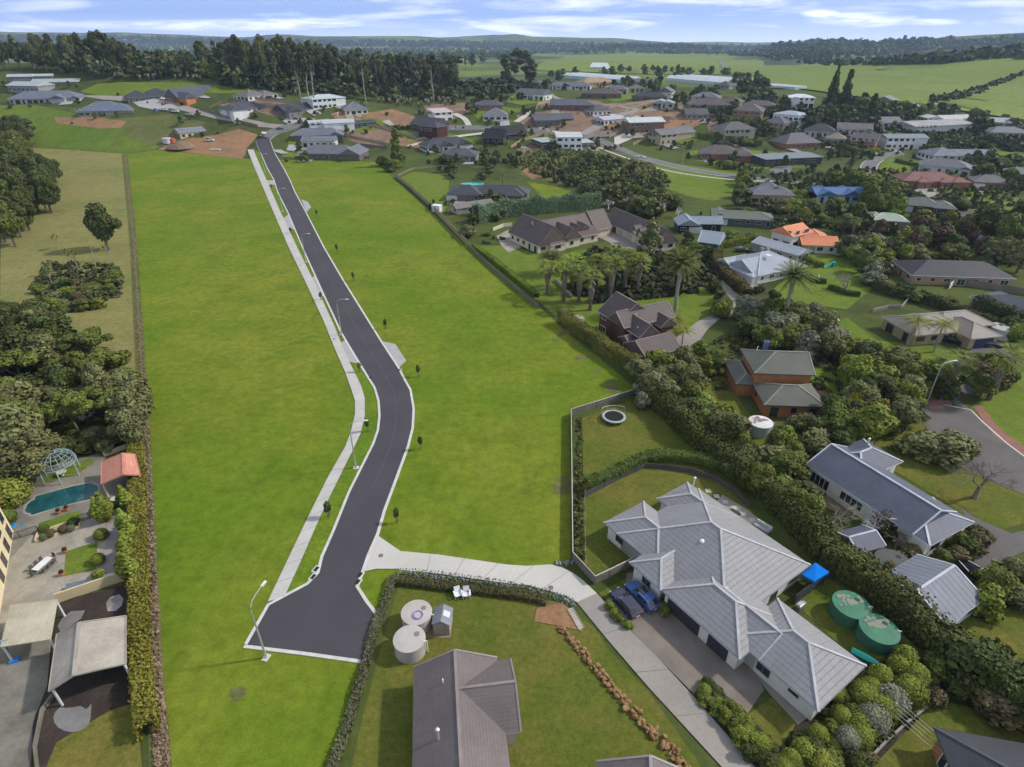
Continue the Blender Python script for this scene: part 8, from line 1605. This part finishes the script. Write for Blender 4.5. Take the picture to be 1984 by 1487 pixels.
simple('utility_box', 'white cabin box beside the paling fence at the field edge', 'cabin', 847, 410, [('wall', 'paint', (.62, .64, .64), lambda m: m.box((0, 0, 1.2), (3.4, 2.6, 2.4))), ('roof', 'paint', (.75, .76, .76), lambda m: m.box((0, 0, 2.47), (3.6, 2.8, .12))), ('door', 'paint', (.5, .5, .5), lambda m: m.box((-.8, -1.33, 1.05), (.8, .06, 2)))], R(-20))
for x, y, c_, lb in ((1186, 290, (.75, .20, .05), 'orange portable toilet on the bare section by the collector road'), (302, 217, (.10, .16, .35), 'blue portable toilet beside the scaffolded house'), (673, 224, (.45, .06, .04), 'red skip box below the cream hip house'), (653, 226, (.55, .55, .55), 'white portable toilet below the teal balcony house')):
    simple('portable_toilet', lb, 'portable toilet', x, y, [('cabin', 'paint', c_, lambda m: m.box((0, 0, 1.1), (1.3, 1.3, 2.2))), ('roof', 'paint', (.6, .6, .6), lambda m: m.box((0, 0, 2.26), (1.4, 1.4, .12))), ('door', 'paint', tuple(v * .7 for v in c_), lambda m: m.box((0, -.66, 1.05), (.8, .04, 1.9)))], 0, 'portable toilets')
for k, (x, y) in enumerate(((1578, 697), (1588, 704), (1598, 711))):
    simple('planter_box', ('left', 'middle', 'right')[k] + ' one of three grey planter boxes beside the brick house lawn', 'planter', x, y, [('box', 'old concrete', None, lambda m: [m.box((0, s * .85, .35), (1.9, .12, .7)) for s in (-1, 1)] + [m.box((s * .9, 0, .35), (.12, 1.58, .7)) for s in (-1, 1)]), ('soil', 'bark mulch', None, lambda m: m.box((0, 0, .28), (1.68, 1.56, .5)))], R(-35), 'grey planter boxes')
# scaffolding
a_, b_ = UP(150, 221), UP(262, 218); r = empty('scaffolding', a_, math.atan2((b_ - a_).y, (b_ - a_).x), 'steel scaffolding round the half-built blue-grey roofed house', 'scaffolding'); Ls = (b_ - a_).length; m = MB(); n = 12
for k in range(n + 1): m.bar((Ls * k / n, -1.6, -2), (Ls * k / n, -1.6, 3.4), .09)
m.build('upright', 'steel', r, (.6, .6, .58)); m = MB()
for z in (.8, 1.9, 3.0): m.bar((0, -1.6, z), (Ls, -1.6, z), .1)
m.build('rail', 'steel', r, (.6, .6, .58)); MB().box((Ls / 2, -1.9, 1.5), (Ls, .7, .06)).build('platform', 'timber', r)
# greenhouses
def greenhouse(label, A, B, depth, bays, h=3.5):
    a_ = UP(*A); b_ = UP(*B); d = b_ - a_; r = empty('greenhouse', a_, math.atan2(d.y, d.x), label, 'greenhouse', 'greenhouses'); Ln = math.hypot(d.x, d.y); m, w_ = MB(), MB(); bw = depth / bays
    for k in range(bays):
        y0, y1 = k * bw, (k + 1) * bw; ym = (y0 + y1) / 2; m.quad([(0, y0, h), (Ln, y0, h), (Ln, ym, h + bw * .3), (0, ym, h + bw * .3)], 0, [(0, 0), (Ln, 0), (Ln, bw / 2), (0, bw / 2)]); m.quad([(0, ym, h + bw * .3), (Ln, ym, h + bw * .3), (Ln, y1, h), (0, y1, h)], 0, [(0, 0), (Ln, 0), (Ln, bw / 2), (0, bw / 2)])
        for x in (0, Ln): w_.quad([(x, y0, -3), (x, y1, -3), (x, y1, h), (x, ym, h + bw * .3), (x, y0, h)])
    w_.quad([(0, 0, -3), (Ln, 0, -3), (Ln, 0, h), (0, 0, h)]); m.build('roof', 'roof metal', r, (.74, .78, .78)); w_.build('wall', 'plaster', r, (.50, .58, .55))
greenhouse('long white greenhouse behind the tan-roofed house', (1092, 152), (1208, 162), 26, 3); greenhouse('wide double white greenhouse at the foot of the pasture', (1290, 158), (1408, 168), 40, 4); greenhouse('white nursery tunnels among the trees on the right', (1478, 170), (1540, 175), 16, 6, 2.4); greenhouse('distant white packing shed before the green pasture', (1142, 135), (1172, 136), 20, 1)
greenhouse('distant pale barn roof in the far left paddock', (216, 81), (246, 82), 30, 1, 4)
# small pools
def pool(name, label, pts, h=0, mat='pool water', coping=.35):
    W = [UP(*p) for p in pts]; c_ = sum(W, Vector()) / len(W); r = empty(name, c_, 0, label, 'pool'); m = MB(); m.quad([p - c_ + Vector((0, 0, .10)) for p in W][::-1] if (W[1] - W[0]).cross(W[2] - W[1]).z < 0 else [p - c_ + Vector((0, 0, .10)) for p in W]); m.build('water', mat, r)
    m = MB(); Q = W + [W[0], W[1]]; Oo = offset_line(Q, coping); Oi = Q
    sgn = 1 if (W[1] - W[0]).cross(W[2] - W[1]).z < 0 else -1; Oo = offset_line(Q, sgn * coping)
    for k in range(1, len(Q) - 1):
        z_ = Vector((0, 0, .14)); m.quad([Oi[k] - c_ + z_, Oi[k + 1 if k + 1 < len(Q) - 1 else 1] - c_ + z_, Oo[k + 1 if k + 1 < len(Q) - 1 else 1] - c_ + z_, Oo[k] - c_ + z_]); z2 = Vector((0, 0, -.05)); a1, b1 = Oi[k] - c_, Oi[k + 1 if k + 1 < len(Q) - 1 else 1] - c_; m.quad([a1 + z2, b1 + z2, b1 + z_, a1 + z_])
        a1, b1 = Oo[k] - c_, Oo[k + 1 if k + 1 < len(Q) - 1 else 1] - c_; m.quad([a1 + z2, a1 + z_, b1 + z_, b1 + z2])
    m.build('coping', 'stone paving', r); return r
pool('swimming_pool', 'long dark blue-green swimming pool with rounded ends on the paved terrace', [(49, 990), (53, 980), (60, 973), (68, 969), (70, 963), (100, 955), (140, 944), (178, 937), (181, 940), (188, 942), (191, 948), (189, 955), (184, 961), (176, 964), (175, 969), (140, 977), (100, 988), (61, 1000), (60, 996), (52, 995)])
o = pool('swimming_pool', 'small turquoise pool behind the charcoal hipped house', [(893, 356), (935, 353), (938, 358), (897, 361)])
for k in o.children:
    if k.name.startswith('water'): k.data.materials[0] = M('paint'); k.color = (.05, .45, .45, 1)
m_ = simple('spa_pool', 'small white-walled pool beside the maroon house', 'pool', 870, 250, [('rim', 'paint', (.7, .7, .72), lambda m: [m.box((0, s * 1.6, .3), (6, .25, .6)) for s in (-1, 1)] + [m.box((s * 2.9, 0, .3), (.25, 3, .6)) for s in (-1, 1)]), ('water', 'paint', (.12, .30, .50), lambda m: m.box((0, 0, .2), (5.6, 3, .4)))])
# wire gazebo
gx_, gy_ = 122, 922; p = UP(gx_, gy_); r = empty('gazebo', p, 0, 'open wire-frame dome gazebo of pale blue-green metal by the pool', 'gazebo'); Rg = 2.6; m = MB()
for k in range(16): a_ = k * 6.2832 / 16; m.tube([(math.cos(a_) * Rg * math.sin(t), math.sin(a_) * Rg * math.sin(t), 2.6 + 2.0 * math.cos(t)) for t in [.12 + 1.45 * j / 7 for j in range(8)]], .035, 5, cap=False)
for t in (.15, .5, .8, 1.1, 1.35, 1.57): m.tube([(math.cos(q * .3142) * Rg * math.sin(t), math.sin(q * .3142) * Rg * math.sin(t), 2.6 + 2.0 * math.cos(t)) for q in range(21)], .05 if t > 1.5 or t < .2 else .03, 5, cap=False)
for k in range(32): a_ = k * .19635; m.tube([(math.cos(a_) * Rg, math.sin(a_) * Rg, 2.6), (math.cos(a_ + .35) * Rg * .89, math.sin(a_ + .35) * Rg * .89, 3.5)], .02, 4, cap=False)
m.build('dome', 'paint', r, (.30, .40, .42))
for k in range(6): a_ = k * 1.0472; m = MB(); m.tube([(math.cos(a_) * Rg, math.sin(a_) * Rg, 0), (math.cos(a_) * Rg, math.sin(a_) * Rg, 2.6)], .09, 6); m.build('post', 'paint', r, (.34, .43, .45))
simple('round_table', 'round pale stone table under the wire gazebo', 'table', 122, 922, [('tabletop', 'plaster', (.6, .55, .45), lambda m: m.lathe((0, 0, .72), [(.7, 0), (.7, .08), (0, .08)], 20)), ('base', 'plaster', (.5, .45, .38), lambda m: m.lathe((0, 0, 0), [(.35, 0), (.15, .2), (.15, .72)], 12))])
r = simple('dining_table', 'long white outdoor table on the sunny terrace', 'table', 86, 1100, [('tabletop', 'paint', (.72, .72, .70), lambda m: m.box((0, 0, .74), (1.0, 2.3, .06)))] + [('leg', 'paint', (.2, .2, .2), (lambda sx_, sy_: lambda m: m.box((sx_ * .4, sy_ * 1.0, .36), (.07, .07, .7)))(sx_, sy_)) for sx_ in (-1, 1) for sy_ in (-1, 1)], R(-10)); tp = r.location
for k in range(8):
    if k == 0:
        c0 = empty('dining_chair', (0, 0, 0)); MB().box((0, 0, .45), (.46, .46, .05)).build('seat', 'paint', c0, (.09, .085, .09)); MB().box((0, -.22, .72), (.46, .05, .5)).build('backrest', 'paint', c0, (.09, .085, .09))
        for sx_ in (-.19, .19):
            for sy_ in (-.19, .19): MB().box((sx_, sy_, .22), (.04, .04, .44)).build('leg', 'paint', c0, (.08, .08, .08))
    o = c0 if k == 0 else copy_tree(c0); lx, ly, ya = ((-.85, -.75 + .75 * k, -90) if k < 3 else (.85, -.75 + .75 * (k - 3), 90) if k < 6 else (0, (-1.5, 1.5)[k - 6], (0, 180)[k - 6])); a_ = R(-10)
    o.location = (tp.x + lx * math.cos(a_) - ly * math.sin(a_), tp.y + lx * math.sin(a_) + ly * math.cos(a_), 0); o.rotation_euler.z = a_ + R(ya)
    tag(o, (['nearest', 'middle', 'farthest'][k % 3] + ' dark chair on the ' + ('left' if k < 3 else 'right') + ' side of the white outdoor table') if k < 6 else 'dark chair at the ' + ('lower' if k == 6 else 'upper') + ' end of the white outdoor table', 'chair', 'dark chairs round the white table')
P4 = [UP(*q, h=.5) for q in pl('128,1149 129,1135 172,1125 174,1138')]; c_ = sum(P4, Vector()) / 4; r = empty('table_tennis_table', (c_.x, c_.y, 0), 0, 'blue-grey slate-like table standing by the cream wall', 'table'); m = MB(); Z_ = [Vector((q.x - c_.x, q.y - c_.y, .76)) for q in P4]; m.quad(Z_); m.quad([q - Vector((0, 0, .06)) for q in Z_][::-1])
for k in range(4): m.quad([Z_[k] - Vector((0, 0, .06)), Z_[(k + 1) % 4] - Vector((0, 0, .06)), Z_[(k + 1) % 4], Z_[k]])
m.build('tabletop', 'paint', r, (.13, .16, .19))
for q in Z_: MB().box((q.x * .85, q.y * .85, .35), (.07, .07, .7)).build('leg', 'steel', r, (.3, .3, .3))
for k, (x, y, lb) in enumerate(((115, 996, 'left terracotta pot beside the pool'), (131, 990, 'right terracotta pot beside the pool'), (128, 1072, 'terracotta pot at the top of the court lawn'), (122, 1116, 'terracotta pot at the foot of the court lawn'))):
    if k == 0:
        p0 = empty('plant_pot', (0, 0, 0)); MB().lathe((0, 0, 0), [(.2, 0), (.32, .5), (.36, .52), (.36, .58), (.28, .58), (.0, .5)], 16).build('pot', 'plaster', p0, (.50, .18, .10)); f_ = bpy.data.objects.new('foliage', KM['ball'][0][0][1]); col.objects.link(f_); f_.parent = p0; f_.location = (0, 0, .45); f_.scale = (.55, .55, .6); f_.color = (.06, .05, .02, 1)
    o = p0 if k == 0 else copy_tree(p0); o.location = UP(x, y); tag(o, lb, 'plant pot', 'terracotta pots')
a_ = [UP(*q) for q in pl('70,1052 75,1036 156,1008 156,1024')]
for i_, (u, v) in enumerate(((0, 1), (1, 2), (2, 3), (3, 0))): pass
m = MB(); c_ = a_[0].copy()
for u, v in ((0, 1), (1, 2), (2, 3), (3, 0)): m.bar(a_[u] - c_ + Vector((0, 0, .25)), a_[v] - c_ + Vector((0, 0, .25)), .18, .5)
tag(m.build('raised_planter', 'plaster', None, (.66, .52, .32), c_), 'cream rendered raised planter holding clipped bushes by the pool fence', 'planter')
a_ = [UP(*q) for q in pl('203,885 200,868 246,855 248,868')]; m = MB(); c_ = a_[0].copy()
for u, v in ((0, 1), (1, 2), (2, 3), (3, 0)): m.bar(a_[u] - c_ + Vector((0, 0, .4)), a_[v] - c_ + Vector((0, 0, .4)), .2, .8)
tag(m.build('raised_bed', 'plaster', None, (.56, .46, .28), c_), 'long cream raised bed behind the terracotta pool pavilion', 'raised bed')
simple('fountain', 'round stone fountain bowl in the box-hedged corner', 'fountain', 226, 976, [('bowl', 'plaster', (.5, .48, .42), lambda m: m.lathe((0, 0, .7), [(.15, 0), (.55, .25), (.62, .3), (.5, .3), (.0, .18)], 20)), ('base', 'plaster', (.45, .42, .36), lambda m: m.lathe((0, 0, 0), [(.35, 0), (.16, .2), (.16, .75)], 12))])
simple('garden_bench', 'small white stone bench in the dark hedge garden', 'bench', 110, 829, [('seat', 'plaster', (.62, .56, .48), lambda m: m.box((0, 0, .45), (1.6, .45, .1))), ('leg', 'plaster', (.6, .55, .47), lambda m: m.box((-.6, 0, .2), (.15, .4, .4))), ('leg', 'plaster', (.6, .55, .47), lambda m: m.box((.6, 0, .2), (.15, .4, .4)))], R(12))
simple('basketball_hoop', 'portable basketball hoop with blue base by the carport', 'basketball hoop', 26, 1282, [('pole', 'steel', (.1, .1, .1), lambda m: m.tube([(0, 0, 0), (.1, .2, 2.6)], .06, 8)), ('base', 'paint', (.03, .22, .60), lambda m: m.box((.2, -.1, .2), (.9, .6, .4))), ('backboard', 'paint', (.35, .45, .45), lambda m: m.box((-.1, .5, 2.7), (1.1, .06, .75))), ('rim', 'paint', (.6, .15, .05), lambda m: m.tube([(-.1 + .22 * math.cos(k * .785), .8 + .22 * math.sin(k * .785), 2.5) for k in range(9)], .02, 5))], R(20))
simple('pool_cleaner', 'crumpled blue pool cover at the corner of the terrace', 'pool cover', 32, 1019, [('cloth', 'cloth', (.03, .25, .55), lambda m: [m.quad([(-.9 + .6 * k, -.4, .03 + .12 * (k % 2)), (-.3 + .6 * k, -.4, .15 - .12 * (k % 2)), (-.3 + .6 * k, .4, .15 - .12 * (k % 2)), (-.9 + .6 * k, .4, .03 + .12 * (k % 2))]) for k in range(3)])], R(15))
def slab(label, pts, c, h=.12):
    W = [UP(*p) for p in pts]; c_ = sum(W, Vector()) / len(W); m = MB(); t_ = [p - c_ + Vector((0, 0, h)) for p in W]; 
    if (W[1] - W[0]).cross(W[2] - W[1]).z < 0: t_ = t_[::-1]
    m.quad(t_)
    for a1, b1 in zip(t_, t_[1:] + t_[:1]): m.quad([Vector((a1.x, a1.y, -.05)), Vector((b1.x, b1.y, -.05)), b1, a1])
    tag(m.build('concrete_slab', 'stained metal', None, c, c_), label, 'slab')
slab('large broken round concrete slab on the bark yard', [(140 + 36 * math.cos(k * .4), 1393 + 27 * math.sin(k * .4) + (6 if k in (11, 12) else 0)) for k in range(15)] + [(178, 1365)], (.22, .21, .20))
slab('small jagged pale slab near the cream wall', [(206, 1170), (215, 1158), (232, 1153), (240, 1162), (236, 1175), (225, 1185), (209, 1186)], (.33, .31, .29))
slab('fan-shaped grey slab left of the open barn', [(112, 1215), (122, 1198), (138, 1186), (165, 1184), (158, 1200), (140, 1212), (118, 1226)], (.20, .185, .175))
# stepping stones, bollards, power poles
simple('pergola', 'white garden pergola near the grey lodge', 'pergola', 1893, 332, [('post', 'paint', (.7, .68, .62), lambda m: [m.box((x_, y_, 1.2), (.2, .2, 2.4)) for x_ in (-4, 0, 4) for y_ in (-1.5, 1.5)]), ('beam', 'paint', (.7, .68, .62), lambda m: [m.box((0, y_, 2.5), (9, .15, .2)) for y_ in (-1.5, 1.5)] + [m.box((-4 + k, 0, 2.68), (.12, 3.8, .14)) for k in range(9)])], R(-10))
simple('concrete_pipe', 'white wrapped pipe lying on the clay mound', 'pipe', 417, 292, [('pipe', 'paint', (.6, .6, .56), lambda m: m.tube([(-3.2, 0, .5), (3.2, 0, .5)], .5, 12))], R(-3))
simple('soil_mound', 'brown earth mound on the clay site', 'mound', 352, 285, [('mound', 'brown soil', None, lambda m: m.lathe((0, 0, -.3), [(9, 0), (6.5, 1.6), (3.6, 3.0), (1.2, 3.7), (0, 3.8)], 18))])
simple('stepping_stone', 'row of pale square pavers behind the grey villa', 'pavers', 1372, 952, [('paver', 'drive concrete', None, lambda m: [m.box((k * 1.0, -k * 1.2, .06), (.8, .8, .08)) for k in range(6)])], R(-4))
simple('outdoor_sofa', 'grey cushioned outdoor seat on the villa terrace', 'sofa', 1476, 1026, [('seat', 'cloth', (.3, .32, .34), lambda m: m.box((0, 0, .3), (2.2, 1, .4))), ('backrest', 'paint', (.6, .6, .6), lambda m: m.box((0, .5, .5), (2.3, .15, .8)))], R(-50))
simple('outdoor_table', 'dark low table on the villa terrace', 'table', 1420, 1000, [('tabletop', 'paint', (.05, .045, .045), lambda m: m.box((0, 0, .5), (1.6, 1.6, .08))), ('base', 'paint', (.05, .045, .045), lambda m: m.box((0, 0, .23), (.9, .9, .44)))], R(-55))
simple('awning', 'dark flat awning over the cottage window', 'awning', 1641, 967, [('canopy', 'paint', (.06, .06, .07), lambda m: m.box((0, 0, 2.5), (4.4, 1.1, .12)))], R(-62)) if False else None
# ---------------------------------------------------------------- haze
m = MB(); m.box((0, 3600, 145), (11000, 8200, 410)); hz_ = m.build('haze', 'paint')
hm = bpy.data.materials.new('haze air'); hm.use_nodes = True; t = hm.node_tree; t.nodes.clear(); ov = t.nodes.new('ShaderNodeOutputMaterial'); pv = t.nodes.new('ShaderNodeVolumePrincipled')
pv.inputs['Color'].default_value = (.58, .76, 1.0, 1); pv.inputs['Density'].default_value = 1.0e-4; pv.inputs['Anisotropy'].default_value = .2; t.links.new(pv.outputs[0], ov.inputs['Volume'])
hz_.data.materials.clear(); hz_.data.materials.append(hm); hz_['kind'] = 'stuff'
